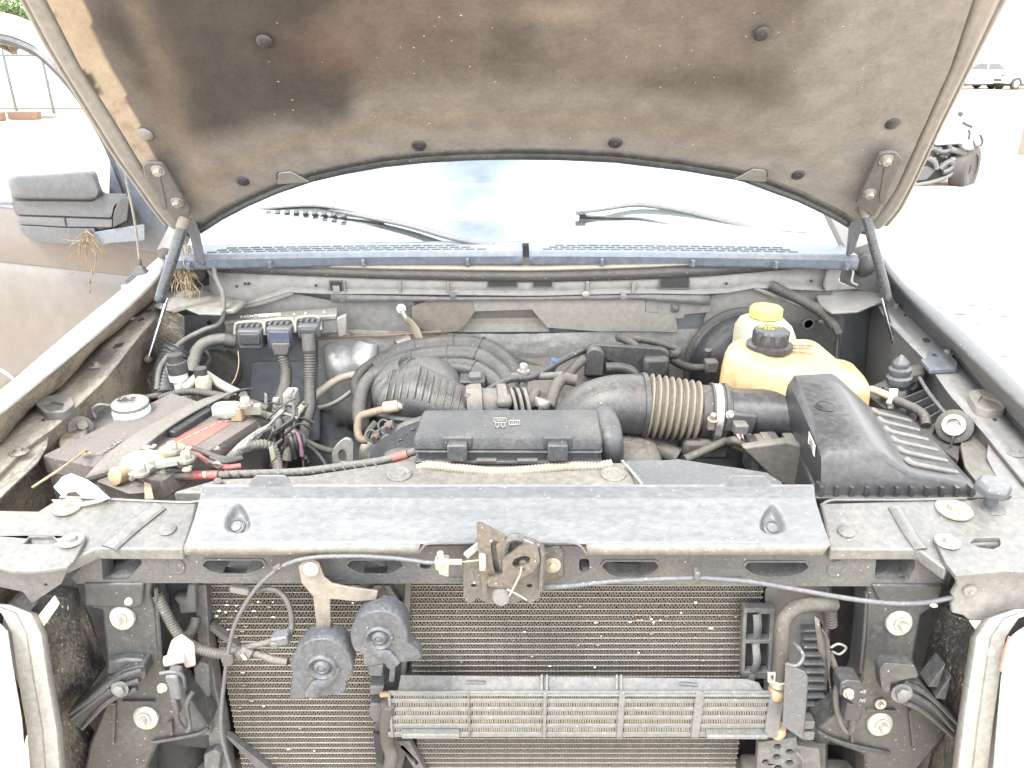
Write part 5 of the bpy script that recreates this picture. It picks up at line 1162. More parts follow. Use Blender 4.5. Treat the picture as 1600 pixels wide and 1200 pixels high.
bf = part('brake_fluid_reservoir', MB().loft([rquad([V((x*s, y*s, 0))+bk_+V((.0, .03, h)) for x, y in ((-.055, -.06), (.06, -.06), (.06, .06), (-.055, .06))], .02) for h, s in ((-.1, 1), (-.01, 1), (.012, .85), (.022, .62))]), 'milky', 'milky brake fluid reservoir with a yellow cap', ang=60)
rings = []
yc = bk_+V((0, .03, .022))
for h, r in ((0, .031), (.004, .036), (.022, .036), (.026, .032)):
    rings.append([yc+V((math.cos(2*math.pi*j/40)*r*(1+.02*((j//2) % 2)), math.sin(2*math.pi*j/40)*r*(1+.02*((j//2) % 2)), h)) for j in range(40)])
part('yellow_cap', MB().loft(rings), 'yellow', parent=bf, ang=40)
bc = uy(1165, 575, .90)
bb = part('brake_booster', MB().lathe(bc, (0, -1, .15), [(.14, -.06), (.146, -.03), (.146, -.02), (.14, -.015), (.135, -.012), (.13, .01), (.118, .026), (.10, .034), (.05, .045), (0, .045)], 48), 'clean', 'round black brake booster behind the coolant tank', ang=30)
part('booster_seam', MB().lathe(bc, (0, -1, .15), [(.147, -.032), (.151, -.03), (.151, -.018), (.147, -.016)], 48), 'hose', parent=bb)
part('booster_stud', MB().lathe(uy(1104, 558, .85), (0, -.3, 1), [(.008, 0), (.008, .022), (0, .024)], 10), 'dusty', parent=bb)

# --- fuse box
fb = mat('fuse_box_plastic', (.038, .042, .048), .42, dust=.2, scale=22, speck=.05, bump=.25)
ZF = 1.098
YF = uz(645, 684, ZF).y-.002
tf = [uz(a, b, ZF) for a, b in ((645, 684), (942, 685), (936, 639), (660, 640))]
def shrink(q, d): c = sum(q, V())/4; return [p+(c-p).normalized()*d for p in q]
box_ = part('fuse_box', MB().loft([rquad([p+V((0, 0, -.10)) for p in shrink(tf, .006)], .01), rquad([p+V((0, 0, -.02)) for p in shrink(tf, .006)], .01)]), fb, 'wide black fuse box with two front latches', ang=40)
part('fuse_box_lid', MB().loft([rquad([p+V((0, -.002, -.020)) for p in tf], .010), rquad([p+V((0, 0, -.006)) for p in tf], .010), rquad([p+V((0, 0, -.001)) for p in shrink(tf, .004)], .010), rquad(shrink(tf, .012), .012)]), fb, parent=box_, ang=40)
for z0, z1, d_ in ((-.026, -.023, .006), (-.047, -.042, .006)):
    part('fuse_box_band', MB().loft([rquad([p+V((0, -d_*(k < 2), z0 if j else z1)) for k, p in enumerate(tf)], .008) for j in (0, 1)]), fb, parent=box_, bev=.001)
for x0, x1 in ((698, 730), (856, 887)):
    part('latch_frame', plateY([(x0-7, 684), (x1+7, 684), (x1+7, 700), (x0-7, 700)], YF-.004, .01, [[(x0, 696), (x0, 691), (x1, 691), (x1, 696)]]), fb, parent=box_, bev=.0015)
    part('latch', boxpx(x0, 696, x1, 722, YF-.018, YF+.004), fb, parent=box_, bev=.003)
    part('latch_gap', boxpx(x0, 692, x1, 696.5, YF-.006, YF), 'dark', parent=box_)
part('fuse_box_tail', MB().tube([uz(944, 652, 1.078), uz(950, 668, 1.080), uz(953, 690, 1.068), uz(953, 722, 1.02)], lambda k: .0225+.002*k, 18), fb, parent=box_, ang=70)
def icon_rects(ref, rects, m):
    mb = MB()
    for x0, y0, x1, y1 in rects: mb.prism([uz(ref[0]+a, ref[1]+b, ZF+.001) for a, b in ((x0, y0), (x1, y0), (x1, y1), (x0, y1))], (0, 0, .0008))
    return part('fuse_icon', mb, m, parent=box_, kind='stuff')
icon_rects((771, 653), [(0, 0, 21, 1.2), (0, 0, 1.4, 7), (20, 0, 21, 7), (3, 3, 18, 4), (3, 3, 4, 7), (8, 3, 9, 7), (13, 3, 14, 7), (2, 7, 20, 8), (3, 8, 4.2, 15), (8, 8, 9.2, 15), (3, 14, 9, 15), (12, 8, 13.2, 15), (17, 8, 18.2, 15), (12, 14, 18, 15)], 'print_')
icon_rects((795, 656), [(0, 2, 1.2, 8), (1, 1, 17, 2), (1, 7, 17, 8), (16.5, 2, 17.5, 8), (4, 3, 5, 6.5), (7, 3, 8, 6.5), (10, 3, 11, 6.5), (13, 3, 14, 6.5), (4, 3, 8, 4), (10, 6, 14, 6.6)], 'print_')
for x in (744, 808): part('support_tab', boxpx(x, 719, x+32, 723, YF-.006, YF+.01), 'dusty', parent=box_, bev=.001)

# --- fan shroud top behind the radiator cover
shd = mat('pale_dust_shroud', (.085, .09, .097), .45, dust=.42, scale=14, upw=.5, speck=.3, dcol=(.42, .375, .30))
ZS = 1.045
fs = part('fan_shroud', plateZ([(270, 768), (340, 748), (480, 742), (560, 730), (640, 718), (700, 724), (975, 722), (1060, 716), (1150, 730), (1200, 738), (1222, 752), (1230, 772)], ZS, .03), shd, 'pale dusty fan shroud behind the radiator cover', bev=.004)
part('shroud_panel', plateZ([(976, 719), (1060, 718), (1150, 730), (1200, 738), (1218, 752), (1218, 770), (1000, 770)], ZS+.004, .01), 'grey', parent=fs, bev=.002)
part('shroud_edge', tubepx([(972, 720, .235), (990, 740, .20), (1004, 758, .175)], 2.5, None, 6), 'paint', parent=fs)
for x in (624, 958):
    p = uz(x, 742, ZS+.001)
    part('shroud_boss', MB().lathe(p, (0, -.15, 1), [(.0205, 0), (.0205, .003), (.017, .004), (.014, .002), (.011, .002), (.009, .004), (.004, .004), (0, .003)], 24), shd, parent=fs)
cable('shroud_loom', [(655, 731, .25), (670, 728, .245), (720, 733, .235), (770, 738, .23), (820, 736, .232), (880, 730, .24), (930, 729, .245), (955, 726, .25)], 8.5, mat('tan_loom', (.2, .175, .14), .65, dust=.62, scale=20, dcol=(.48, .41, .31)), 'dusty ribbed loom lying in front of the fuse box', corr=(5.2, .15))
part('hidden_cover', boxpx(1070, 690, 1140, 720, .44, .5), 'hose', bev=.01)
cable('coolant_hose', [(1000, 690, .50), (1030, 700, .48), (1060, 715, .46)], 16, 'hose')
part('pulley', MB().lathe(uy(1022, 698, .48), (0, -1, .2), [(.05, -.02), (.052, 0), (.045, .004), (.02, .004), (0, .006)], 24), 'rubber')
cable('tie_rod', [(1070, 718, .40), (1110, 700, .42), (1140, 686, .44)], 7, 'hose')
part('red_connector', MB().box(uy(980, 688, .46), .02, .02, .016), 'rubber', bev=.004)

# ------------------------------------------------------------------ front: radiator cover, crossmember, cores
YB = .03
cov = mat('radiator_cover_plastic', (.065, .071, .084), .30, dust=.25, scale=16, upw=.35, speck=.15, bump=.12, dcol=(.42, .41, .37), stretch=(.6, 1.2, 1.2), patch=.5, film=.55)
def crow(px0, px1, py, y, n=60, fn=None): return [uy(px0+(px1-px0)*i/n, py+(fn(px0+(px1-px0)*i/n) if fn else 0), y) for i in range(n+1)]
def tab(px):
    for a, b in ((398, 447), (1140, 1195)):
        if a-14 < px < b+14: return -14*sm(a-14, a+4, px)*(1-sm(b-4, b+14, px))
    return 0
C_ = [(316, 1271, 757, .103, tab), (314, 1272, 760, .101, None), (313, 1273, 774, .082, None), (312, 1274, 778, .077, None), (309, 1277, 790, .066, None), (303, 1284, 812, .045, None), (296, 1291, 832, .027, None), (291, 1296, 846, .014, None), (289, 1298, 850, .011, None)]
rows = []
def dim(p, px, py):
    for cx_, cy_ in ((371, 820), (1207, 822)):
        a = ((px-cx_)/(21 if py > cy_ else 21*(1-.5*((cy_-py)/36)**2)))**2+((py-cy_)/(37 if py < cy_ else 13))**2
        if a < 1: return V((0, .009, -.012))*sm(0, .75, 1-a)
    return V((0, 0, 0))
fine = []
for k in range(73):
    t = k/72*(len(C_)-1); i = min(int(t), len(C_)-2); f = t-i; a, b = C_[i], C_[i+1]
    x0, x1, py, y = (a[j]+(b[j]-a[j])*f for j in range(4)); r = []
    for j in range(401):
        px = x0+(x1-x0)*j/400; q = py+(tab(px)*(1-f) if i == 0 else 0)
        r.append(uy(px, q, y)+dim(None, px, py))
    fine.append(r)
cover = part('radiator_cover', MB().grid(fine), cov, 'long grey plastic cover above the radiator', solid=-.004, ang=50)
for a, b in ((289, 657), (916, 1299)):
    lip = [crow(a, b, 849, .0115, 30), crow(a-2 if a < 500 else a+1, b-2 if b < 700 else b-6, 857, .008, 30), crow(a+0 if a < 500 else a+3, b-1 if b < 700 else b-14, 867, .008, 30)]
    part('cover_lip', MB().grid(lip), mat('cover_lip_plastic', (.10, .10, .098), .6, dust=.35, scale=12, upw=.1, speck=.6, dcol=(.36, .33, .28)) if a < 500 else bpy.data.materials['cover_lip_plastic'], parent=cover, solid=-.003)
part('cover_notch_edge', tubepx([(655, 864), (662, 854), (672, 849), (720, 848), (860, 847), (895, 848), (908, 854), (917, 866)], 2.2, .010, 6, smooth=2), cov, parent=cover)
for x, y in ((370, 823), (1207, 826)):
    p = min((q for r in fine for q in r), key=lambda q: abs((q-CAM).dot(RT)/depth(q)*FPX+800-x)+abs(600-(q-CAM).dot(UPV)/depth(q)*FPX-y))+V((0, 0, .001))
    part('cover_plug', MB().lathe(p, (0, -.55, .85), [(.0125, -.004), (.0125, .002), (.0105, .003), (.009, .0005), (.0075, .0005), (.007, .0025), (0, .003)], 22), cov, parent=cover)
# crossmember
def ov(x0, x1, y0, y1):
    return [(x0, y0+8), (x0+6, y0), (x1-6, y0), (x1, y0+8), (x1-12, y1-5), ((x0+x1)/2+20, y1), ((x0+x1)/2-20, y1), (x0+12, y1-5)]
holes = [rnd(ov(316, 414, 876, 897), 3), rnd(ov(542, 630, 876, 897), 3), rnd(ov(940, 1030, 878, 902), 3), rnd(ov(1163, 1264, 879, 901), 3), rnd([(905, 873), (921, 873), (921, 893), (905, 893)], 6), circ(665, 884, 9, 5, 12), rnd([(158, 862), (216, 862), (222, 880), (200, 906), (160, 906)], 3), rnd([(1370, 863), (1428, 863), (1430, 888), (1418, 908), (1366, 905)], 3), circ(274, 884, 11, 10, 20), circ(1307, 888, 11, 10, 20)]
outl = [(112, 903), (153, 857), (310, 858), (800, 852), (1290, 858), (1435, 860), (1478, 898), (1474, 910), (1462, 916), (1225, 916), (1100, 914), (860, 912), (845, 912), (640, 912), (320, 911), (236, 911), (120, 912)]
cm = mat('crossmember_plastic', (.05, .053, .058), .45, dust=.2, scale=24, upw=.25, speck=.3, bump=.3, dcol=(.30, .275, .235))
cross = part('radiator_crossmember', plateY(outl, YB, .035, holes), cm, 'slotted black crossmember in front of the radiator', bev=.0025)
for x, y in ((274, 884), (1307, 888)):
    part('round_boss', MB().lathe(uy(x, y, YB-.0005), (0, -1, 0), [(.0145, 0), (.0140, .0012), (.0105, .0005), (.0095, -.012), (0, -.013)], 22), cm, parent=cross)
for h in holes[:4]:
    hc_ = (sum(p[0] for p in h)/len(h), sum(p[1] for p in h)/len(h))
    part('slot_rim', plateY([((x-hc_[0])*1.07+hc_[0], (y-hc_[1])*1.22+hc_[1]) for x, y in h], YB-.0015, .003, [h]), cm, parent=cross)
for pts, x0 in (([(158, 862), (216, 862), (222, 880), (200, 906), (160, 906)], 0), ([(1370, 863), (1428, 863), (1430, 888), (1418, 908), (1366, 905)], 1)):
    part('recess', plateY([((a-1398*x0-190*(1-x0))*1.15+1398*x0+190*(1-x0), b) for a, b in pts], YB+.05, .006), cm, parent=cross)
    q = None; f0 = [pts[4], pts[3]]
    part('recess_floor', MB().prism([uy(*pts[4], YB+.002), uy(*pts[3], YB+.002), uy(*pts[2], YB+.01)+V((0, .04, -.005)), uy(*pts[4], YB+.002)+V((0, .05, .002))], (0, 0, -.003)), cm, parent=cross)
for x in (480, 700, 1100): part('cross_rib', boxpx(x, 903, x+60, 906, YB-.002, YB+.004), cm, parent=cross)
# top plates at both ends
tl = mat('dusty_top_plate', (.06, .066, .078), .33, dust=.32, scale=14, upw=.4, speck=.2, bump=.2, dcol=(.42, .375, .29), patch=.8)
zt_ = lambda y: 1.036+.22*(y-.03)
def top_plate(outl, name, lab=None, dz=0, th=.02, m=tl, parent=None, holes=(), bev=.003): return part(name, plateZ(outl, lambda y: zt_(y)+dz, th, holes), m, lab, parent=parent, bev=bev)
tlp = top_plate([(150, 857), (100, 880), (40, 842), (-80, 842), (-80, 795), (60, 798), (95, 776), (230, 782), (308, 784), (302, 812), (290, 850), (286, 858)], 'support_plate', 'sand-dusted left end of the radiator support')
part('plate_edge', tubepx([(94, 777, .125), (150, 779, .122), (230, 783, .118), (290, 785, .115), (312, 783, .115)], 2.4, None, 6), tl, parent=tlp)
part('stamped_ridge', MB().tube([uzf(a, b, lambda y: zt_(y)+.002) for a, b in ((250, 790), (205, 825), (170, 856))], .014, 8, flat=((0, 0, 1), .35)), tl, parent=tlp)
part('round_plug', MB().lathe(uzf(262, 828, lambda y: zt_(y)+.0005), (0, -.2, 1), [(.0125, 0), (.0125, .002), (.010, .003), (0, .003)], 18), tl, parent=tlp)
trp = top_plate([(1435, 858), (1478, 890), (1500, 850), (1700, 850), (1700, 780), (1560, 775), (1518, 780), (1420, 782), (1282, 786), (1290, 820), (1297, 858)], 'support_plate', 'sand-dusted right end of the radiator support')
part('plate_edge', tubepx([(1282, 790, .115), (1298, 782, .118), (1330, 781, .12), (1420, 781, .12), (1510, 779, .122)], 2.4, None, 6), tl, parent=trp)
part('stamped_ridge', MB().tube([uzf(a, b, lambda y: zt_(y)+.002) for a, b in ((1398, 792), (1420, 830), (1440, 858))], .010, 8, flat=((0, 0, 1), .35)), tl, parent=trp)
part('round_plug', MB().lathe(uzf(1322, 831, lambda y: zt_(y)+.0005), (0, -.2, 1), [(.0125, 0), (.0125, .002), (.010, .003), (0, .003)], 18), tl, parent=trp)
for x, y, pr, s in ((106, 793, tlp, 1), (1490, 797, trp, 1.25)):
    p = uzf(x, y, lambda y: zt_(y)+.001); part('plate_bolt', MB().hexbolt(V((0, 0, 0)), (0, -.1, 1), .009*s, .012).lathe((0, 0, 0), (0, -.1, 1), [(.021*s, 0), (.021*s, .003), (.016*s, .004), (0, .004)], 20), mat('tan_bolt', (.28, .255, .21), .5, metal=.3, dust=.5, dcol=(.6, .52, .38)) if x < 500 else bpy.data.materials['tan_bolt'], parent=pr, loc=p)
bh = part('adjust_bumper', MB().lathe(uz(1546, 792, 1.05), (0, 0, 1), [(.022, -.012), (.024, 0), (.016, .004), (.010, .006), (.009, .022), (.024, .026), (.026, .034)], 14), 'grey', 'rubber-headed bump stop on the right of the support')
part('bumper_head', MB().lathe(uz(1549, 768, 1.085), (0, -.1, 1), [(.026, 0), (.026, .012), (.021, .017), (0, .018)], 6), 'grey', parent=bh, bev=.002)
# outer bracket sheets over the headlamps
zs_ = lambda y: zt_(y)+.008
part('lamp_bracket', plateZ([(-60, 838), (38, 836), (135, 838), (118, 872), (105, 886), (60, 892), (18, 892), (-60, 870)], zs_, .006, [[(40, 846), (46, 838), (82, 838), (90, 846), (82, 850), (62, 850), (36, 850)]]), tl, 'left sheet bracket above the headlamp', bev=.0015)
part('lamp_bracket_skirt', plateY([(20, 892), (105, 886), (110, 880), (96, 912), (62, 935), (50, 944), (36, 925), (-60, 905), (-60, 868)], -.005, .008, [circ(71, 914, 3, 2.4, 10)]), tl, parent=T, bev=.002)
for x, y in ((112, 845),): part('bracket_bolt', MB().hexbolt(uzf(x, y, lambda y: zs_(y)+.001), (0, 0, 1), .008, .008).lathe(uzf(x, y, zs_), (0, 0, 1), [(.018, 0), (.017, .003), (0, .003)], 16), 'paint')
part('bracket_rib', tubepx([(50, 876, -.0), (110, 846, .04), (132, 842, .05)], 2, None, 6), tl)
part('lamp_bracket', plateZ([(1460, 842), (1480, 838), (1700, 838), (1700, 900), (1570, 893), (1494, 900), (1478, 880)], zs_, .006, [rnd([(1515, 848), (1522, 841), (1562, 840), (1564, 852), (1552, 858), (1530, 855)], 3)]), tl, 'right sheet bracket above the headlamp', bev=.0015)
part('lamp_bracket_skirt', plateY([(1494, 898), (1575, 892), (1700, 880), (1700, 930), (1580, 960), (1535, 972), (1520, 974), (1505, 962), (1488, 958), (1487, 945), (1492, 935), (1487, 930), (1496, 915)], -.005, .008), mat('bracket_front_plastic', (.12, .12, .122), .5, dust=.45, scale=12, upw=.2, speck=.5, bump=.3), bev=.002)
part('bracket_bolt', MB().hexbolt(uzf(1480, 847, zs_), (0, 0, 1), .008, .010).lathe(uzf(1480, 847, zs_), (0, 0, 1), [(.018, 0), (.017, .003), (0, .003)], 16), 'zinc')
part('bracket_screw', MB().lathe(uy(1515, 922, -.006), (0, -1, 0), [(.010, 0), (.009, .003), (.003, .004), (.003, .007), (0, .007)], 14), 'paint')

# --- cores: tubes as sub-parts, folded fins between them
def core(name, label, x0, x1f, r0, r1, y, pitch_px, finpx, parent=None, m_f='fin', m_t='coret', depth_=.018, dirt=0):
    """x1f(row) gives the right edge"""
    z1, z0 = zy(r0, y), zy(r1, y)
    c = part(name, MB().box(((uy(x0, r0, y).x+uy(x1f(r0), r0, y).x)/2, y+depth_+.01, (z0+z1)/2), abs(uy(x1f(r0), r0, y).x-uy(x0, r0, y).x), .01, z1-z0), 'dark', label)
    pitch = pitch_px*mpp(uy(800, 980, y))*1.25
    n = int((z1-z0)/pitch); fins = MB(); tube_me = None
    xa, xb = uy(x0, (r0+r1)/2, y).x, uy(x1f(0), (r0+r1)/2, y).x
    xa, xb = uy(x0, r0, y).x, uy(x1f(r0), r0, y).x
    h = pitch*.22
    for i in range(n+1):
        z = z1-i*pitch
        if tube_me is None:
            o = part('core_tube', MB().box((0, 0, 0), xb-xa, .004, h), m_t, parent=c, bev=h*.3, loc=((xa+xb)/2, y+.0005, z))
            tube_me = o
        else: copy_part(tube_me, c, ((xa+xb)/2, y+.0005, z))
        if i < n:
            a, b = z-h*.5, z-pitch+h*.5; s = finpx*mpp(uy(800, 980, y)); x = xa+.001; k = 0; vs_ = []; fs = []; rb_v = []
            while x < xb:
                j = random.uniform(-.12, .12)*s*(3 if random.random() < .06 else 1)
                z_ = a if k % 2 else b
                vs_ += [(x+j*.5, y, z_), (x+j, y+depth_*.9, z_)]
                if k:
                    fs.append((2*k-2, 2*k-1, 2*k+1, 2*k))
                    zp = b if k % 2 else a; xq, xp = x+j*.5, xprev; wd_ = s*.16
                    rb_v += [(xp-wd_, y-.0004, zp), (xp+wd_, y-.0004, zp), (xq+wd_, y-.0004, z_), (xq-wd_, y-.0004, z_)]
                xprev = x+j*.5
                x += s*.5*random.uniform(.9, 1.1); k += 1
            fins.add(vs_, fs); fins.add(rb_v, [(4*q, 4*q+1, 4*q+2, 4*q+3) for q in range(len(rb_v)//4)])
    part('core_fin', fins, m_f, parent=c, kind='stuff', smooth=False)
    return c
YC = .105
cl_ = core('condenser_core', 'left part of the dusty finned condenser', 322, lambda r: 600, 905, 1330, YC, 9.6, 5.8)
cr_ = core('radiator_core', 'wide right part of the finned condenser, dotted with seeds and bugs', 634, lambda r: 1196, 905, 1330, YC-.012, 9.0, 5.6)
# seeds and bugs caught in the fins
bug = MB(); bug2 = MB()
for i in range(95):
    px, py = random.choice((((random.gauss(1040, 80), random.gauss(970, 25))), (random.uniform(640, 1180), random.uniform(920, 1050)), (random.uniform(330, 560), random.uniform(930, 1190)), (random.gauss(370, 25), random.gauss(960, 20))))
    if (1165 < px) or px < 328 or (565 < px < 640): continue
    p = uy(px, py, YC-.016 if px > 630 else YC-.004); (bug if i % 3 else bug2).ball(p, random.uniform(.0012, .004), .001, random.uniform(.001, .0025), 6, 4)
part('caught_seeds', bug, mat('caught_seed', (.30, .21, .11), .8, dust=.2, speck=0), parent=cr_, kind='stuff'); part('caught_bugs', bug2, 'white', parent=cr_, kind='stuff')
# divider frame between the cores and the left side frame
frm = mat('core_frame_plastic', (.055, .06, .068), .45, dust=.22, scale=12, upw=.25, speck=.5, dcol=(.33, .30, .25))
lfr = part('core_frame', plateY([(304, 915), (322, 915), (326, 1000), (336, 1070), (348, 1130), (358, 1200), (370, 1300), (330, 1300), (328, 1190), (318, 1060), (306, 985)], YC-.02, .03), frm, 'black frame down the left of the condenser', bev=.002)
part('frame_rim', plateY([(318, 912), (600, 912), (600, 905), (316, 905)], YC-.02, .02), frm, parent=lfr)
part('frame_brace', MB().prism([uy(a, b, YC-.014) for a, b in ((322, 980), (330, 976), (372, 1010), (366, 1014))], (0, .012, 0)), frm, parent=lfr)
part('frame_brace', MB().prism([uy(a, b, YC-.014) for a, b in ((352, 1150), (360, 1152), (420, 1200), (455, 1240), (440, 1240))], (0, .012, 0)), frm, parent=lfr)
for pts in ([(270, 935), (290, 935), (292, 915), (304, 915), (306, 958), (280, 960), (278, 945)], [(302, 1045), (312, 1034), (326, 1040), (328, 1090), (305, 1088)], [(300, 1110), (326, 1112), (330, 1150), (308, 1150), (305, 1130)], [(318, 1180), (335, 1172), (345, 1180), (342, 1210), (318, 1210)]):
    part('frame_hook', plateY(pts, YC-.035, .02), frm, parent=lfr, bev=.003)
dv = part('core_divider', plateY([(560, 905), (640, 905), (640, 930), (638, 1050), (630, 1060), (640, 1160), (602, 1300), (586, 1300), (588, 1150), (578, 1060), (574, 960)], YC-.006, .03), 'plastic', 'black divider between the two cores', bev=.002)
part('divider_brace', plateY([(586, 915), (598, 915), (575, 940), (570, 932)], YC-.016, .01), frm, parent=dv); part('divider_brace', plateY([(600, 915), (608, 915), (628, 945), (618, 945)], YC-.016, .01), frm, parent=dv)
part('divider_post', plateY([(633, 912), (642, 912), (640, 960), (634, 1055), (626, 1055)], YC-.022, .012), frm, parent=dv, bev=.001)
for pts in ([(574, 1040), (598, 1040), (598, 1058), (575, 1057)], [(577, 1072), (600, 1073), (600, 1087), (588, 1086), (578, 1088)], [(577, 1100), (600, 1100), (599, 1128), (584, 1130), (577, 1120)]):
    part('divider_hook', plateY(pts, YC-.05, .03), 'grey', parent=dv, bev=.003)
part('divider_strap', plateY([(610, 1038), (618, 1038), (616, 1066), (607, 1066)], YC-.05, .004), 'grey', parent=dv, bev=.001)
part('divider_gap', plateY([(583, 1145), (600, 1150), (598, 1195), (588, 1190)], YC-.012, .004), 'dark', parent=dv)
lp_ = cable('cooler_pipe', [(606, 1100, .03), (604, 1130, .04), (606, 1160, .05), (612, 1185, .05), (600, 1215, .05), (560, 1225, .06)], 11, 'hose', 'dusty pipe below the left end of the oil cooler')
for py in (1085, 1108, 1120): part('pipe_union', tubepx([(596, py, .05), (610, py, .045)], 5, None, 10), 'brass', parent=lp_)
for q in ([(620, 1158), (640, 1158), (662, 1200), (690, 1250), (678, 1250)], [(622, 1165), (630, 1165), (655, 1192), (650, 1196)]):
    part('core_brace', plateY(q, YC-.03, .012), frm)

# --- oil cooler in front of the right core
YO = .03
ofr = mat('cooler_frame_plastic', (.085, .094, .105), .45, dust=.36, scale=18, upw=.35, speck=.3, dcol=(.36, .325, .27))
oc = part('oil_cooler', plateY([(611, 1082), (1210, 1084), (1212, 1150), (612, 1152)], YO+.026, .012), 'dark', 'low dusty oil cooler with a plastic surround')
topf = [uz(a, b, zy(1055, YO)+(-.0)) for a, b in ()]
z_t = zy(1084, YO)
tf_ = part('cooler_shield', MB().prism([uz(a, b, z) for a, b, z in ((610, 1086, z_t), (622, 1076, z_t), (626, 1054, z_t+.012), (1168, 1060, z_t+.012), (1186, 1066, z_t+.01), (1192, 1078, z_t), (1214, 1088, z_t))], (0, .002, -.004)), ofr, parent=oc, bev=.0015)
part('cooler_top_slot', MB().tube([uz(730, 1065, z_t+.008), uz(758, 1066, z_t+.008)], .0035, 8, flat=((0, 0, 1), .5)), 'grey', parent=oc)
part('cooler_top_slot', MB().tube([uz(1062, 1067, z_t+.008), uz(1090, 1069, z_t+.008)], .0035, 8, flat=((0, 0, 1), .5)), 'grey', parent=oc)
for x in (845, 853, 962, 969): part('cooler_top_rib', MB().prism([uz(x, 1057, z_t+.014), uz(x+3, 1057, z_t+.014), uz(x+3, 1080, z_t+.003), uz(x, 1080, z_t+.003)], (0, 0, .004)), ofr, parent=oc)
slat_rows = [(1081, 1087), (1093, 1099), (1106, 1112), (1119, 1125), (1132, 1138), (1145, 1152)]
for i, (a, b) in enumerate(slat_rows):
    part('cooler_slat', boxpx(606 if i else 608, a, 1212, b, YO-.001, YO+.003), ofr, parent=oc, bev=.0012)
for x in (610, 733, 851, 970, 1090, 1210): part('cooler_post', boxpx(x-(5 if x in (610, 1210) else 2), 1083, x+(5 if x in (610, 1210) else 2), 1153, YO-.004, YO+.003), ofr, parent=oc, bev=.001)
fins = MB()
fm = mat('oil_cooler_fin', (.24, .215, .175), .6, metal=.2, dust=.4, scale=20, upw=.1, bump=0, dcol=(.34, .29, .22))
for (a0, a), (b, b1) in zip(slat_rows, slat_rows[1:]):
    x = 616; k = 0; vs_ = []; fs = []
    while x < 1208:
        r = a-1 if k % 2 else b+1
        for rr in ((a-1, b+1) if k % 2 else (b+1, a-1)):
            vs_ += [uy(x, rr, YO+.003), uy(x, rr, YO+.016)]
        x += 3.6*random.uniform(.85, 1.15); k += 1
    fs = [(2*i, 2*i+1, 2*i+3, 2*i+2) for i in range(len(vs_)//2-1)]
    fins.add(vs_, fs)
    for i in range(0, len(vs_)//2-1):
        p, q = vs_[2*i], vs_[2*i+2]; e = V((.0011, 0, 0)) if abs(p.z-q.z) > .002 else V((0, 0, .001)); dy_ = V((0, -.0004, 0)); fins.add([p-e+dy_, p+e+dy_, q+e+dy_, q-e+dy_], [(0, 1, 2, 3)])
part('cooler_fin', fins, fm, parent=oc, kind='stuff', smooth=False)
part('cooler_foot', boxpx(627, 1148, 718, 1155, YO-.010, YO+.01), ofr, parent=oc, bev=.002); part('cooler_foot', boxpx(1105, 1150, 1200, 1156, YO-.010, YO+.01), ofr, parent=oc, bev=.002)

# --- right end: tank, snake strap frame, pipe, flap, honeycomb, sensor
rt_ = part('radiator_tank', MB().loft([rquad([uy(a, b, y) for a, b in q], .01) for q, y in (([(1190, 912), (1300, 912), (1290, 1300), (1185, 1300)], .12), ([(1196, 916), (1296, 916), (1286, 1300), (1190, 1300)], .09))]), 'paintd', 'dark radiator end tank on the right')
for py in range(985, 1110, 13): part('tank_rib', boxpx(1256, py, 1290, py+3, .075, .095), 'grey', parent=rt_, bev=.001)
part('tank_bulge', MB().ball(uy(1283, 1125, .09), .035, .03, .045, 14, 9), 'plastic', parent=rt_)
sf = part('strap_frame', plateY([(1162, 950), (1212, 952), (1208, 1006), (1204, 1062), (1158, 1060), (1160, 1000)], .065, .015, [[(1168, 958), (1186, 958), (1184, 1000), (1166, 1000)], [(1190, 960), (1204, 960), (1202, 1000), (1188, 1000)], [(1166, 1006), (1184, 1006), (1180, 1050), (1164, 1050)], [(1188, 1006), (1202, 1006), (1200, 1050), (1186, 1050)]]), frm, 'open black frame with a woven grey strap', bev=.0015)
part('frame_void', plateY([(1162, 950), (1212, 952), (1204, 1062), (1158, 1060)], .083, .004), 'dark', parent=sf)
mb = MB(); P = tpx([(1183, 960, .058), (1184, 980, .055), (1182, 1000, .07), (1180, 1003, .075), (1181, 1010, .066), (1183, 1030, .055), (1180, 1045, .06), (1176, 1052, .07), (1174, 1062, .058), (1172, 1066, .05)])
part('woven_strap', MB().tube(P, .0065, 8, flat=((0, 1, 0), .3)), 'grey', parent=sf)
rp1 = cable('cooler_hose', [(1302, 944, .06), (1285, 944, .05), (1262, 945, .045), (1240, 951, .04), (1225, 968, .035), (1221, 995, .03), (1220, 1030, .03), (1216, 1068, .03)], 12, 'hose', 'grey elbow hose down to the oil cooler')
part('hose_bulge', tubepx([(1290, 936, .07), (1296, 950, .07), (1298, 975, .075)], 10, None, 10, (6, .15)), 'hose', parent=rp1)
hcp = part('spring_clamp', MB().lathe(uy(1216, 1064, .03), (0, 0, 1), [(.0125, -.007), (.014, -.006), (.014, .006), (.0125, .007)], 16), 'alum', parent=rp1)
part('clamp_ear', plateY([(1200, 1052), (1212, 1052), (1211, 1068), (1200, 1066)], .012, .003, [[(1203, 1055), (1209, 1055), (1209, 1064), (1203, 1063)]]), 'alum', parent=rp1)
part('copper_union', MB().lathe(uy(1214, 1080, .035), (0, -.1, 1), [(.013, -.01), (.014, -.004), (.014, .004), (.010, .01)], 14), 'brass', parent=rp1); part('copper_union', MB().lathe(uy(1215, 1140, .04), (.3, -.1, 1), [(.013, -.01), (.015, 0), (.010, .01)], 14), 'brass', parent=rp1)
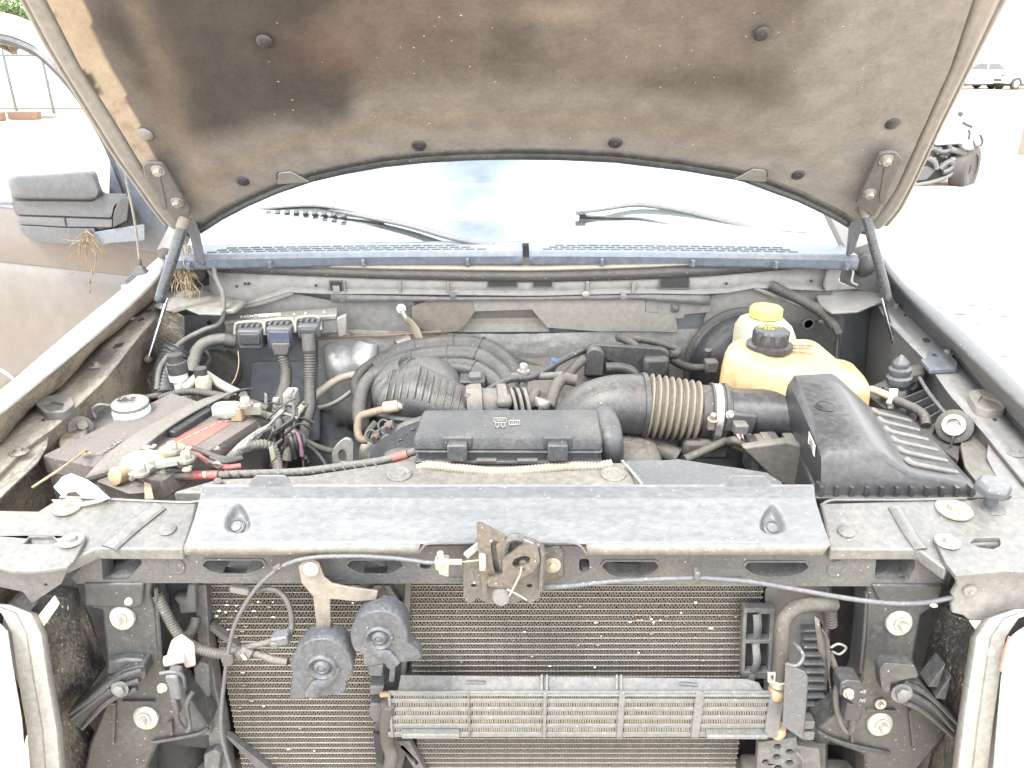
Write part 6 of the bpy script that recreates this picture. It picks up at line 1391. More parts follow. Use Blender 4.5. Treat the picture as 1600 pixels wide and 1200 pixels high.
fl2 = MB().loft([[uy(a, b, y) for a, b, y in ((1227, 1036, -.002), (1258, 1050, .0), (1262, 1060, .0), (1254, 1156, .01), (1222, 1134, .005))], [uy(a, b, y) for a, b, y in ((1229, 1036, .002), (1258, 1048, .004), (1264, 1060, .004), (1256, 1156, .014), (1224, 1134, .009))]])
fp = part('air_flap', fl2, 'grey', 'grey plastic air flap beside the oil cooler', bev=.001)
part('flap_hook', tubepx([(1228, 1037, .0), (1240, 1040, .0), (1250, 1036, .0), (1255, 1024, .01), (1248, 1012, .02), (1240, 1005, .03)], 3, None, 6), 'grey', parent=fp)
hx = [circ(1215, 1167, 7, 5.2, 6), circ(1234, 1175, 7, 5.2, 6), circ(1214, 1183, 7, 5.2, 6), circ(1234, 1192, 7, 5.2, 6), circ(1216, 1200, 7, 5.2, 6), circ(1196, 1191, 6, 5, 6)]
hp = part('honeycomb_panel', plateY([(1185, 1160), (1244, 1152), (1246, 1165), (1280, 1170), (1290, 1300), (1176, 1300)], .04, .012, hx), frm, 'black plastic panel with honeycomb holes', bev=.001)
part('honeycomb_back', plateY([(1190, 1158), (1250, 1158), (1250, 1290), (1185, 1290)], .058, .003), 'dark', parent=hp)
part('honeycomb_tie', tubepx([(1244, 1175, .035), (1255, 1190, .03), (1252, 1205, .035)], 2.5, None, 6), 'grey', parent=hp)
for y_ in (1128, 1145): part('panel_hook', boxpx(1256, y_, 1272, y_+12, .03, .05), frm, parent=hp, bev=.002)
lfm = MB().grid([[uy(a, b, .01+.004*math.sin(i*2)) for i, (a, b) in enumerate(r)] for r in ([(1272, 962), (1280, 968), (1286, 985)], [(1274, 985), (1286, 990), (1296, 1000)], [(1278, 1015), (1290, 1020), (1298, 1030)], [(1290, 1040), (1294, 1045), (1296, 1050)], [(1297, 1078), (1298, 1080), (1299, 1082)])])
tag(obj('torn_rag', lfm, M['hose'], solid=.0015), 'torn grey strip hanging beside the radiator tank', 'rag')
is_ = part('impact_sensor', MB().prism([uy(a, b, -.022) for a, b in rnd([(1314, 1068), (1325, 1063), (1345, 1065), (1352, 1078), (1354, 1100), (1338, 1103), (1326, 1095), (1312, 1085)], 3)], (0, .03, 0)), 'clean', 'small black sensor bolted to the right support', bev=.003)
part('sensor_bolt', MB().hexbolt(uy(1325, 1082, -.024), (0, -1, .1), .0055, .010), 'zinc', parent=is_)
lettering(uy(1344, 1082, -.0235), V((1, 0, -.1)), V((0, 0, 1)), 2, .005, 'sensor_print', 'print_', is_, seed=21); lettering(uy(1343, 1096, -.0235), V((1, 0, -.1)), V((0, 0, 1)), 2, .005, 'sensor_print', 'print_', is_, seed=22)
part('sensor_plug', boxpx(1325, 1100, 1345, 1128, -.015, .015), 'clean', parent=is_, bev=.004)
cable('sensor_cable', [(1296, 1020, .02), (1304, 1040, .015), (1312, 1058, .01), (1306, 1080, .01), (1308, 1110, .005), (1316, 1135, .0), (1325, 1144, .0), (1331, 1138, -.005), (1331, 1122, -.01)], 5, 'hose'); part('cable_boot', tubepx([(1308, 1048, .01), (1316, 1062, .0)], 8, None, 10), 'rubber')
cable('wire_coil', [(1298, 1012, .05), (1310, 1006, .05), (1322, 1012, .05), (1312, 1022, .05), (1300, 1018, .05)], 2, 'alum', seg=6)

# --- upright supports left and right, with big washers
sup = mat('support_plastic', (.03, .033, .038), .4, dust=.12, scale=14, upw=.2, speck=.2, bump=.25, dcol=(.3, .27, .22))
ls = part('radiator_upright', plateY([(128, 905), (236, 905), (234, 930), (245, 960), (250, 1030), (258, 1055), (300, 1100), (326, 1140), (318, 1150), (296, 1156), (248, 1160), (230, 1200), (222, 1310), (112, 1310), (138, 1165), (165, 1098), (168, 1066), (166, 1030), (158, 955), (132, 948)], .033, .05), sup, 'black plastic upright left of the radiator', bev=.005)
part('upright_step', plateY([(130, 912), (224, 912), (222, 945), (214, 950), (132, 948)], .026, .012), sup, parent=ls, bev=.003)
part('upright_step', plateY([(168, 1035), (196, 1030), (224, 1032), (232, 1042), (224, 1056), (214, 1050), (166, 1056)], .018, .018), sup, parent=ls, bev=.004)
part('upright_edge', tubepx([(244, 920, .033), (248, 980, .033), (252, 1040, .033)], 3, None, 6), sup, parent=ls)
for q in ([(176, 1100), (181, 1098), (178, 1165), (174, 1165)], [(262, 1130), (268, 1126), (270, 1148), (266, 1150)], [(190, 1096), (240, 1096), (240, 1099), (190, 1099)]): part('upright_rib', plateY(q, .028, .008), sup, parent=ls)
part('upright_lip', tubepx([(238, 1160, .029), (280, 1153, .029), (312, 1146, .029), (326, 1138, .031)], 3, None, 6), sup, parent=ls)
rs_ = part('radiator_upright', plateY([(1356, 905), (1472, 905), (1466, 945), (1440, 962), (1428, 1030), (1438, 1064), (1470, 1078), (1510, 1110), (1470, 1160), (1420, 1220), (1410, 1310), (1360, 1310), (1350, 1180), (1300, 1162), (1282, 1148), (1277, 1140), (1300, 1125), (1330, 1098), (1345, 1062), (1352, 1000)], .033, .05), sup, 'black plastic upright right of the radiator', bev=.005)
part('upright_step', plateY([(1362, 914), (1474, 914), (1466, 946), (1376, 944)], .026, .012), sup, parent=rs_, bev=.003)
part('upright_edge', tubepx([(1354, 925, .033), (1350, 990, .033), (1344, 1050, .033)], 3, None, 6), sup, parent=rs_)
for q in ([(1420, 1112), (1424, 1110), (1430, 1165), (1426, 1170)], [(1328, 1130), (1334, 1126), (1334, 1160), (1330, 1160)], [(1355, 1109), (1400, 1110), (1400, 1113), (1355, 1112)]): part('upright_rib', plateY(q, .028, .008), sup, parent=rs_)
part('upright_lip', tubepx([(1277, 1142, .029), (1300, 1154, .029), (1340, 1166, .029), (1390, 1176, .031)], 3, None, 6), sup, parent=rs_)
wash = mat('pale_washer', (.32, .31, .29), .45, metal=.4, dust=.3, scale=40, upw=.1, dcol=(.55, .49, .40))
for x, y, r, pr in ((191, 965, 20, ls), (228, 1121, 20, ls), (1405, 973, 21, rs_), (1375, 1131, 20, rs_)):
    p = uy(x, y, .030); q = r*mpp(p); ax = V((.08 if x > 800 else -.08, -1, .25))
    b = part('washer_bolt', MB().lathe(V((0, 0, 0)), ax, [(q, -.004), (q, .0015), (q*.93, .003), (q*.6, .004), (0, .004)], 26).hexbolt(V((0, 0, 0))+ax.normalized()*.004, ax, q*.36, .014), wash, parent=pr, loc=p)
p = uy(1375, 1099, .030); part('washer_bolt', MB().lathe(V((0, 0, 0)), (0, -1, .2), [(.009, 0), (.009, .003), (0, .003)], 14).hexbolt((0, 0, .0), (0, -1, .2), .0045, .009), 'zinc', parent=rs_, loc=p)
part('upright_clip', MB().ball(uy(201, 940, -.010), .006, .006, .006, 8, 6), 'cream', parent=ls); part('upright_clip', MB().ball(uy(1459, 946, -.010), .006, .004, .003, 8, 6), 'cream', parent=rs_)
# wire cubby on the left: loom, pale sensor, ambient sensor
cable('condenser_loom', [(246, 930, .04), (258, 955, .035), (278, 990, .03), (300, 1008, .03), (325, 1018, .03), (350, 1022, .03), (372, 1018, .03)], 8, 'hose', 'ribbed loom entering from the left of the condenser', corr=(4.5, .10))
ps = part('pressure_sensor', MB().loft([[uy(a, b, y) for a, b in rnd([(268, 1000), (284, 990), (304, 1005), (306, 1040), (290, 1044), (286, 1034), (272, 1038), (258, 1036), (260, 1026)], 4)] for y in (.02, .05)]), mat('pale_pink_plastic', (.46, .40, .35), .5, dust=.35), 'pale sensor body beside the left core', bev=.005)
part('sensor_tip', MB().lathe(uy(268, 1031, .015), (-1, -.2, -.1), [(.008, -.02), (.009, 0), (.008, .01), (0, .012)], 12), bpy.data.materials['pale_pink_plastic'], parent=ps)
part('sensor_pipe', tubepx([(292, 995, .06), (302, 980, .07), (306, 965, .08)], 8, None, 10), 'hose', parent=ps)
ts = part('ambient_sensor', boxpx(256, 1057, 284, 1095, -.02, .005), 'grey', 'small grey sensor with a cream screw on the left upright', bev=.004)
part('cream_screw', MB().hexbolt(uy(254, 1074, -.021), (0, -1, .1), .005, .008), 'cream', parent=ts)
part('sensor_hood', tubepx([(250, 1052, -.015), (270, 1050, -.015), (285, 1056, -.01), (288, 1072, -.005)], 3, None, 6), 'grey', parent=ts); part('sensor_tail', boxpx(266, 1095, 280, 1118, -.015, .0), 'plastic', parent=ts, bev=.002)
cable('sensor_cable', [(275, 1116, -.005), (280, 1130, -.005), (288, 1140, -.003), (296, 1140, .0), (294, 1122, .01), (292, 1100, .02), (302, 1080, .03)], 4, 'rubber')
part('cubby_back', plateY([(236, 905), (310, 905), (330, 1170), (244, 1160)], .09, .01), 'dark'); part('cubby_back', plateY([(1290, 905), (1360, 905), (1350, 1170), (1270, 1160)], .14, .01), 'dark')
# --- lamp backs and lamps
lb = mat('lamp_back_plastic', (.028, .029, .031), .5, dust=.34, scale=34, upw=.05, speck=.7, bump=.7, dcol=(.27, .235, .185), crisp=.6, film=.1, stretch=(1, 1, .5))
def slab(pts, m, name, label=None, th=(.0, .03, -.002), bev=.004, parent=None): return part(name, MB().prism([uy(*p) for p in pts], th), m, label, parent=parent, bev=bev)
lbk = slab([(48, 950, .0), (68, 930, .0), (106, 936, .02), (110, 952, .02), (126, 980, .05), (146, 1046, .06), (150, 1058, .05), (130, 1090, .05), (105, 1125, .05), (140, 1170, .06), (140, 1310, .06), (62, 1310, -.03), (58, 1150, -.02), (50, 1040, -.01), (40, 990, -.01)], lb, 'headlamp_back', 'gritty black back plate of the left headlamp')
part('back_paper', MB().prism([uy(*p) for p in ((52, 972, -.018), (84, 932, -.012), (92, 945, -.012), (60, 991, -.018))], (0, .003, 0)), mat('torn_tape', (.62, .52, .42), .7, dust=.4), parent=lbk)
rbk = slab([(1486, 960, .02), (1530, 975, .0), (1560, 990, -.01), (1548, 1040, -.01), (1540, 1090, -.015), (1510, 1200, -.02), (1496, 1310, -.03), (1440, 1310, .06), (1470, 1190, .06), (1440, 1120, .06), (1454, 1062, .06), (1474, 1000, .05)], lb, 'headlamp_back', 'gritty black back plate of the right headlamp', th=(0, .03, -.002))
part('back_paper', MB().prism([uy(*p) for p in ((1516, 972, -.012), (1540, 972, -.014), (1545, 988, -.014), (1537, 1002, -.012), (1520, 978, -.012))], (0, .003, 0)), 'white', parent=rbk)
for pts in ([(1478, 1038), (1450, 1074), (1466, 1074)], [(1487, 1056), (1462, 1092), (1478, 1094)]):
    part('gusset', MB().prism([uy(a, b, -.004) for a, b in pts], (0, .03, 0)), sup, parent=rbk, bev=.002)
# arms between upright and lamp back
def arm(parent, outl, ribs):
    o = part('lamp_arm', plateY(rnd(outl, 4), .006, .03), sup, parent=parent, bev=.003)
    for r in ribs: part('arm_rib', MB().tube([uy(a, b, .003) for a, b in r], .004, 6, smooth=4), sup, parent=parent)
arm(lbk, [(224, 1040), (228, 1056), (214, 1078), (170, 1096), (128, 1140), (108, 1130), (104, 1116), (150, 1080), (190, 1048)], [[(218, 1062), (170, 1080), (112, 1122)], [(222, 1046), (188, 1058), (150, 1086), (110, 1114)], [(214, 1076), (170, 1096), (128, 1138)]])
arm(rbk, [(1394, 1066), (1412, 1060), (1440, 1068), (1498, 1128), (1490, 1148), (1440, 1112), (1398, 1094)], [[(1400, 1092), (1440, 1110), (1488, 1150)], [(1412, 1064), (1450, 1086), (1496, 1130)], [(1420, 1082), (1455, 1102), (1490, 1140)]])
part('arm_socket', plateY(rnd([(1374, 1046), (1384, 1036), (1430, 1040), (1436, 1058), (1392, 1066), (1390, 1084), (1378, 1080)], 5), -.016, .02), sup, parent=rs_, bev=.005)
part('arm_bolt', MB().hexbolt(uy(1408, 1082, .0), (0, -1, .2), .011, .010), 'paintd', parent=rbk); part('arm_bolt', MB().hexbolt(uy(188, 1076, .0), (0, -1, .2), .009, .008), 'paintd', parent=lbk)
bezm = mat('dusty_lamp_rim', (.16, .165, .17), .4, dust=.5, scale=16, upw=.2, speck=.3, dcol=(.42, .38, .31))
def lamp(pts, inner, label, sgn):
    l = part('headlamp', MB().loft([[uy(a, b, y) for a, b, y in pts], [uy(a-sgn*4, b+3, y-.02) for a, b, y in pts]]), 'lens', label, bev=.01)
    part('lamp_bezel', MB().grid([[uy(a+sgn*d, b, y+e) for d, e in ((-12, .002), (-11, -.001), (10, .001), (12, .0025), (14, .001), (34, .004), (44, .014))] for a, b, y in inner]), bezm, parent=l, solid=.002, ang=20)
    return l
l1 = lamp([(-120, 975, -.02), (-5, 965, -.03), (14, 985, -.035), (22, 1040, -.05), (36, 1120, -.07), (52, 1310, -.1), (-120, 1310, -.1)], [(-90, 938, -.02), (-20, 945, -.03), (14, 958, -.03), (30, 990, -.035), (40, 1060, -.045), (54, 1140, -.06), (66, 1300, -.09)], 'left headlamp at the corner of the picture, glaring white', 1)
l2 = lamp([(1720, 960, -.02), (1604, 975, -.03), (1578, 990, -.035), (1570, 1010, -.04), (1562, 1060, -.05), (1556, 1130, -.07), (1540, 1310, -.1), (1720, 1310, -.1)], [(1690, 945, -.02), (1620, 952, -.03), (1580, 966, -.03), (1560, 996, -.035), (1550, 1060, -.045), (1540, 1130, -.06), (1520, 1300, -.09)], 'right headlamp with a red edge, glaring white', -1)
part('red_reflector', MB().tube([uy(1578, 995, -.05), uy(1570, 1020, -.055), uy(1564, 1048, -.06)], .0025, 6), 'redlens', parent=l2)
part('lamp_adjuster', MB().ball(uy(1546, 1016, -.03), .012, .01, .012, 10, 7), 'cream', parent=l2)
for q in ([(1590, 1040, -.06), (1584, 1110, -.08), (1572, 1200, -.10)], [(1600, 1060, -.065), (1594, 1200, -.105)]): part('lamp_inner_line', MB().tube([uy(*a) for a in q], .004, 6), mat('tan_lamp_line', (.5, .4, .3), .4, dust=.1) if q[0][0] == 1590 else bpy.data.materials['tan_lamp_line'], parent=l2)
for q in ([(8, 1000, -.05), (16, 1090, -.075), (30, 1210, -.10)],): part('lamp_inner_line', MB().tube([uy(*a) for a in q], .005, 6), bpy.data.materials['tan_lamp_line'], parent=l1)
part('lamp_trim', MB().tube([uy(1548, 1060, -.03), uy(1534, 1110, -.04), uy(1512, 1200, -.06)], .006, 6), 'grey', parent=l2)
# lower dark fillers and the bumper beam glimpsed below
part('bumper_beam', MB().box((0, .12, .40), 1.7, .06, .16), 'dusty', bev=.01)
part('frame_horn', MB().box((-.40, .10, .44), .07, .1, .10), mat('tan_frame_rail', (.3, .27, .22), .7, dust=.5), bev=.01); part('frame_horn', MB().box((.46, .10, .44), .07, .1, .10), bpy.data.materials['tan_frame_rail'], bev=.01)
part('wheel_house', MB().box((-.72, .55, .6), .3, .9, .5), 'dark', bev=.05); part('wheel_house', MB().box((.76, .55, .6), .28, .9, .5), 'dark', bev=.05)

# --- horns on their bracket
hb = part('horn_bracket', plateY([(466, 886), (473, 877), (488, 875), (498, 881), (506, 902), (518, 912), (545, 918), (590, 924), (588, 938), (555, 940), (516, 936), (517, 985), (495, 985), (489, 932), (471, 911)], .004, .004, ), mat('brown_bracket', (.145, .125, .105), .45, dust=.35, scale=12, upw=.1, speck=.5), 'forked brown steel horn bracket', bev=.001)
part('bracket_bolt', MB().lathe(uy(486, 889, .003), (0, -1, .15), [(.0115, 0), (.0115, .002), (.008, .005), (0, .006)], 18).hexbolt(uy(486, 889, -.003), (0, -1, .15), .006, .006), wash, parent=hb)
Zh = zoom(440, 910, 6.317)
hm = mat('horn_plastic', (.042, .049, .062), .4, dust=.16, scale=24, upw=.45, speck=.05, bump=.2, dcol=(.36, .34, .30))
def horn(face, cz, rz, a0, a1, label, tail, sgn, back_dy):
    pts = Zh([(cz[0]+rz*math.cos(math.radians(a0+(a1-a0)*i/20)), cz[1]+rz*.93*math.sin(math.radians(a0+(a1-a0)*i/20))) for i in range(21)]+tail)
    yf = -.032
    f = [uy(a, b, yf) for a, b in pts]; c = sum(f[:21], V())/21
    cc = uy(*Zh([cz])[0], yf)
    def sc_(r, k, dy): return [cc+(p-cc)*k+V((0, dy, 0)) for p in r]
    h = part('horn', MB().loft([sc_(f, .8, .022), sc_(f, 1, .020), sc_(f, 1.015, .002), sc_(f, .975, -.001)]), hm, label, parent=None, ang=50)
    R = rz/6.317*mpp(cc)
    part('horn_back', MB().lathe(cc+V((0, .018, 0)), (0, 1, 0), [(R*.95, 0), (R*.99, .003), (R*.99, .012), (R*.9, .014), (R*.92, .018), (R*.92, .028), (R*.5, .036), (R*.25, .04)], 32), hm, parent=h, ang=40)
    part('horn_rim', MB().lathe(cc+V((0, .0, 0)), (0, 1, 0), [(R*1.0, .0), (R*1.02, .002), (R*1.02, .006), (R*1.0, .008)], 36), hm, parent=h)
    # spiral: raised inner ring, boss, flare
    part('horn_ring', MB().lathe(cc+V((0, -.001, 0)), (0, -1, 0), [(R*.50, 0), (R*.48, .004), (R*.42, .005), (R*.36, .001), (R*.30, -.0005), (R*.24, .004), (R*.16, .006), (R*.12, .004), (R*.06, .006), (0, .006)], 30), hm, parent=h, ang=60)
    q = [cc+V((sgn*R*.50*math.cos(a)*(1+.25*max(0, a-1.2)), -.002, -R*.50*math.sin(a)*(1+.55*max(0, a-.9)))) for a in [i*.24 for i in range(9)]]
    q.append(q[-1]+V((-sgn*R*.25, 0, -R*.45)))
    part('horn_flare', MB().tube(q, lambda k: .004+.007*k, 10, flat=((0, 1, 0), .6)), hm, parent=h)
    0 and lettering(cc+V((-R*.75*1 if sgn > 0 else R*.45, -.0012, -R*.75)), V((.1, 0, 1)).normalized(), V((-1, 0, 0)), 4, .008, 'horn_lettering', 'print_', h, seed=31)
    for i in range(14):
        a = math.radians(35+i*9); o = cc+V((math.cos(a)*R*.74, -.0012, math.sin(a)*R*.74))
        part('horn_mark', MB().box(o, .003, .0008, .0012, Matrix.Rotation(-a, 3, 'Y')), 'grey', parent=h)
    return h
horn(None, (400, 830), 300, 165, 372, 'left round horn with a spiral face, mouth down', [(690, 880), (640, 960), (635, 1055), (620, 1085), (560, 1105), (330, 1130), (100, 1160), (80, 1145), (95, 1000)], 1, 0)
horn(None, (965, 540), 282, 150, 370, 'right round horn with a spiral face, mouth down', [(1310, 640), (1380, 730), (1370, 755), (1320, 775), (1000, 800), (840, 825), (808, 805), (805, 690)], -1, 0)
hw = cable('horn_wire', [(372, 1018, .03), (395, 1020, .025), (412, 1025, .02), (425, 1030, .015), (450, 1034, .01)], 6, tape, 'taped horn wiring crossing the left core')
cable('horn_wire', [(380, 1012, .03), (400, 1008, .02), (420, 1003, .015), (432, 998, .01)], 5, tape)
hp_ = part('horn_plug', MB().box(uy(440, 996, -.005), .026, .022, .016, Matrix.Rotation(-.2, 3, 'Y')), 'grey', 'grey plug of the left horn', bev=.003)
part('plug_latch', MB().box(uy(430, 1005, -.01), .012, .014, .012), 'grey', parent=hp_, bev=.002)
cable('horn_wire', [(452, 995, .0), (456, 975, .01), (452, 948, .02), (440, 928, .03), (418, 920, .04), (405, 925, .05)], 4.5, 'hose')
for a, b in (((362, 1020), (382, 1020)), ((378, 1014), (394, 1022))): part('tape_wrap', tubepx([(a[0], a[1], .025), (b[0], b[1], .022)], 10, None, 10), tape, parent=hw)
part('loose_clip', MB().box(uy(375, 921, .06), .03, .012, .012, Matrix.Rotation(.2, 3, 'Y')), 'paint', bev=.003)
part('light_tag', tubepx([(378, 1022, .012), (384, 1030, .01)], 3, None, 6), 'cream')
# --- bonnet latch and its cable
Zl = zoom(640, 800, 5.714)
lm_ = mat('latch_steel', (.085, .084, .082), .38, metal=.45, dust=.16, scale=20, upw=.2, speck=.5)
lm2 = mat('latch_brown_steel', (.105, .092, .08), .38, metal=.4, dust=.16, scale=20, upw=.2, speck=.5)
la = part('hood_latch', plateY(Zl([(478, 470), (478, 760), (500, 800), (540, 825), (575, 800), (602, 770), (700, 822), (930, 825), (1010, 782), (1060, 810), (1090, 820), (1170, 765), (1176, 300), (1120, 262), (1000, 225), (900, 218), (860, 240), (600, 250)]), -.006, .006, [Zl(circ(572, 660, 26, 16, 10)), Zl(circ(1070, 660, 26, 16, 10))]), lm_, 'dark steel hood latch in the middle of the crossmember', bev=.002)
part('latch_plate', plateY(Zl(rnd([(598, 150), (600, 110), (628, 98), (850, 215), (852, 400), (820, 430), (832, 560), (690, 640), (684, 735), (655, 735), (632, 540), (612, 330)], 18)), -.016, .005, [Zl(rnd([(722, 290), (745, 255), (800, 268), (770, 300), (800, 480), (822, 535), (795, 560), (762, 548), (745, 480)], 12))]), lm2, parent=la, bev=.0015)
part('latch_lever', plateY(Zl(rnd([(824, 432), (985, 312), (1140, 295), (1166, 440), (1105, 530), (985, 600), (935, 700), (700, 662), (695, 600), (832, 555)], 14)), -.024, .005, [Zl(rnd([(915, 460), (940, 415), (1030, 390), (1080, 405), (1070, 455), (960, 502), (925, 490)], 14))]), lm2, parent=la, bev=.0015)
part('latch_pin', MB().lathe(uy(*Zl([(1010, 425)])[0], -.012), (0, -1, 0), [(.005, 0), (.005, .008), (0, .009)], 12), lm2, parent=la)
part('latch_wing', MB().prism([uy(*p, -.006) for p in Zl([(480, 360), (620, 250), (640, 300), (520, 400)])], (0, -.006, 0)), 'paint', parent=la, bev=.001)
part('latch_wing', MB().prism([uy(*p, -.008) for p in Zl([(1000, 225), (1160, 290), (1160, 310), (1010, 300)])], (0, -.004, 0)), 'paint', parent=la, bev=.001)
part('latch_hook', MB().tube(tpx([(*p, -.012) for p in Zl([(860, 420), (850, 320), (880, 250), (950, 225), (1000, 240)])]), .006, 8), lm_, parent=la)
part('latch_edge', MB().tube(tpx([(*p, -.020) for p in Zl([(1176, 300), (1190, 400), (1180, 560), (1170, 700)])]), .004, 6), lm_, parent=la)
part('latch_stop', MB().lathe(uy(*Zl([(818, 745)])[0], -.022), (0, -1, .15), [(.0125, -.008), (.0125, .006), (.011, .009), (0, .009)], 22), 'paintd', parent=la)
part('latch_spring', MB().tube(tpx([(*p, -.034) for p in Zl([(1000, 485), (985, 560), (940, 650), (890, 750)])]), .0014, 6), 'zinc', parent=la)
part('latch_spring', MB().tube(tpx([(*p, -.032) for p in Zl([(870, 690), (960, 735), (1045, 785)])]), .0014, 6), 'zinc', parent=la)
part('latch_bolt', MB().lathe(uy(863, 882, .026), (0, -1, .1), [(.0125, 0), (.0125, .003), (.009, .005), (0, .005)], 18).hexbolt(uy(863, 882, .022), (0, -1, .1), .006, .009), bpy.data.materials['tan_bolt'], parent=la)
part('latch_mount', plateY(rnd([(846, 858), (872, 852), (880, 862), (880, 900), (868, 906), (846, 908)], 4), YB-.006, .006), lm_, parent=la, bev=.001)
lc = cable('release_cable', [(691, 879, -.012), (668, 879, -.008), (640, 875, -.004), (600, 871, .0), (551, 869, .0), (490, 871, .002), (452, 880, .004), (425, 896, .006), (400, 920, .01), (380, 950, .012), (364, 985, .012), (355, 1030, .01), (350, 1068, .01), (346, 1110, .01), (347, 1150, .01), (360, 1200, .01), (372, 1240, .01)], 3.4, 'grey', 'thin latch cable looping down the left of the condenser', seg=8)
part('cable_grommet', tubepx([(430, 890, .004), (440, 884, .004)], 5.5, None, 8), 'hose', parent=lc); part('cable_ring', MB().lathe(uy(356, 1030, .008), (0, -1, .2), [(.009, -.003), (.0105, 0), (.009, .003)], 14), 'rubber', parent=lc)
part('cable_core', tubepx([(722, 878, -.014), (752, 875, -.018)], 1.3, None, 6), 'brass', parent=lc)
cb = part('cable_bracket', MB().box(uy(691, 879, -.014), .020, .016, .018), 'zinc', parent=lc, bev=.003)
part('cable_spring_clip', MB().prism([uy(*p, -.022) for p in Zl([(240, 375), (260, 358), (300, 365), (310, 430), (350, 440), (350, 585), (260, 560), (250, 500), (290, 480)])], (0, .006, 0)), 'zinc', parent=lc, bev=.0015)
part('cable_ferrule', tubepx([(702, 878, -.014), (722, 878, -.014)], 5, None, 10), 'zinc', parent=lc)
part('cable_stop', MB().box(uy(754, 878, -.02), .010, .012, .024), 'zinc', parent=la, bev=.002)
rc = cable('release_cable', [(848, 917, -.01), (872, 917, -.006), (905, 914, .0), (950, 909, .004), (1000, 906, .008), (1050, 904, .010), (1090, 903, .012), (1130, 905, .012), (1180, 910, .01), (1250, 922, .006), (1300, 931, .0), (1346, 938, -.006), (1400, 943, -.008), (1450, 941, -.004), (1498, 931, .0)], 4.0, 'grey', 'latch cable sagging across to the right headlamp', seg=8)
part('cable_boot', tubepx([(846, 918, -.01), (866, 917, -.008)], 6, None, 10), 'rubber', parent=rc); part('cable_grommet', boxpx(1086, 895, 1093, 908, .005, .02), 'grey', parent=rc, bev=.002)

# ------------------------------------------------------------------ far things
def lathe_wheel(parent, c, ax, R, w_, rim):
    tyre = obj('tyre', MB().lathe(c, ax, [(R*.62, -w_*.5), (R*.9, -w_*.5), (R, -w_*.36), (R, w_*.36), (R*.9, w_*.5), (R*.62, w_*.5), (R*.6, w_*.3)], 28), M['rubber'], parent)
    obj('rim', MB().lathe(c, ax, [(R*.62, w_*.2), (R*.6, w_*.42), (R*.5, w_*.38), (R*.2, w_*.3), (0, w_*.3)], 20), rim, parent)
rimm = mat('pale_rim', (.5, .5, .5), .4, metal=.5, dust=.2, speck=0)
whitep = mat('white_car_paint', (.78, .78, .78), .3, dust=.12, scale=2, upw=.1, speck=0, bump=0, coat=.4, var=.03)
glassd = mat('car_glass', (.11, .115, .12), .1, dust=.05, speck=0, bump=0)
def far_car(px, py, yaw, label, body_m=whitep, L=4.4, H=1.42, W=1.75):
    p = uz(px, py, 0); t = thing('parked_car', label, 'car', p, 'white cars parked far off'); t.rotation_euler = (0, 0, yaw)
    side = [(-L/2, .35), (-L/2-.02, .75), (-L/2+.25, .95), (-L*.27, 1.0), (-L*.12, H), (L*.22, H), (L*.38, 1.0), (L/2-.03, .92), (L/2, .7), (L/2, .35), (L*.40, .30), (L*.36, .58), (L*.24, .58), (L*.20, .28), (-L*.22, .28), (-L*.26, .58), (-L*.38, .58), (-L*.42, .30)]
    def ring(y, k): return [V((x, y, .3+(z-.3)*(k if z > 1.0 else 1))) for x, z in side]
    mb = MB().loft([[V((x, -W/2, z)) for x, z in side], [V((x, W/2, z)) for x, z in side]])
    obj('body', mb, body_m, t, bev=.05)
    for sy in (-1, 1):
        obj('side_window', MB().prism([V((x, sy*(W/2+.005), z)) for x, z in ((-L*.24, 1.02), (-L*.11, H-.07), (L*.04, H-.07), (L*.04, 1.02))], (0, -sy*.02, 0)), glassd, t)
        obj('side_window', MB().prism([V((x, sy*(W/2+.005), z)) for x, z in ((L*.06, 1.02), (L*.06, H-.07), (L*.21, H-.07), (L*.33, 1.02))], (0, -sy*.02, 0)), glassd, t)
        for x in (-.32, .30): lathe_wheel(t, V((x*L, sy*(W/2-.08), .32)), V((0, sy, 0)), .32, .2, rimm)
        obj('headlamp', MB().box((-L/2+.05, sy*W*.36, .72), .14, .35, .14), glassd, t, bev=.03)
    obj('windscreen', MB().prism([V((-L*.275, y*.9, 1.0)) for y in (-W/2, W/2)]+[V((-L*.13, y*.8, H-.02)) for y in (W/2, -W/2)], (-.02, 0, .02)), glassd, t)
    obj('bumper_grille', MB().box((-L/2-.01, 0, .5), .05, W*.7, .14), M['plastic'], t, bev=.02)
    obj('underbody', MB().box((0, 0, .26), L*.9, W*.8, .14), M['dark'], t)
    return t
far_car(1512, 139, .25, 'white car with a dark roof window parked beyond the right edge of the hood')
far_car(1598, 139, .25, 'white car cut off by the right edge, in the far row', H=1.38)
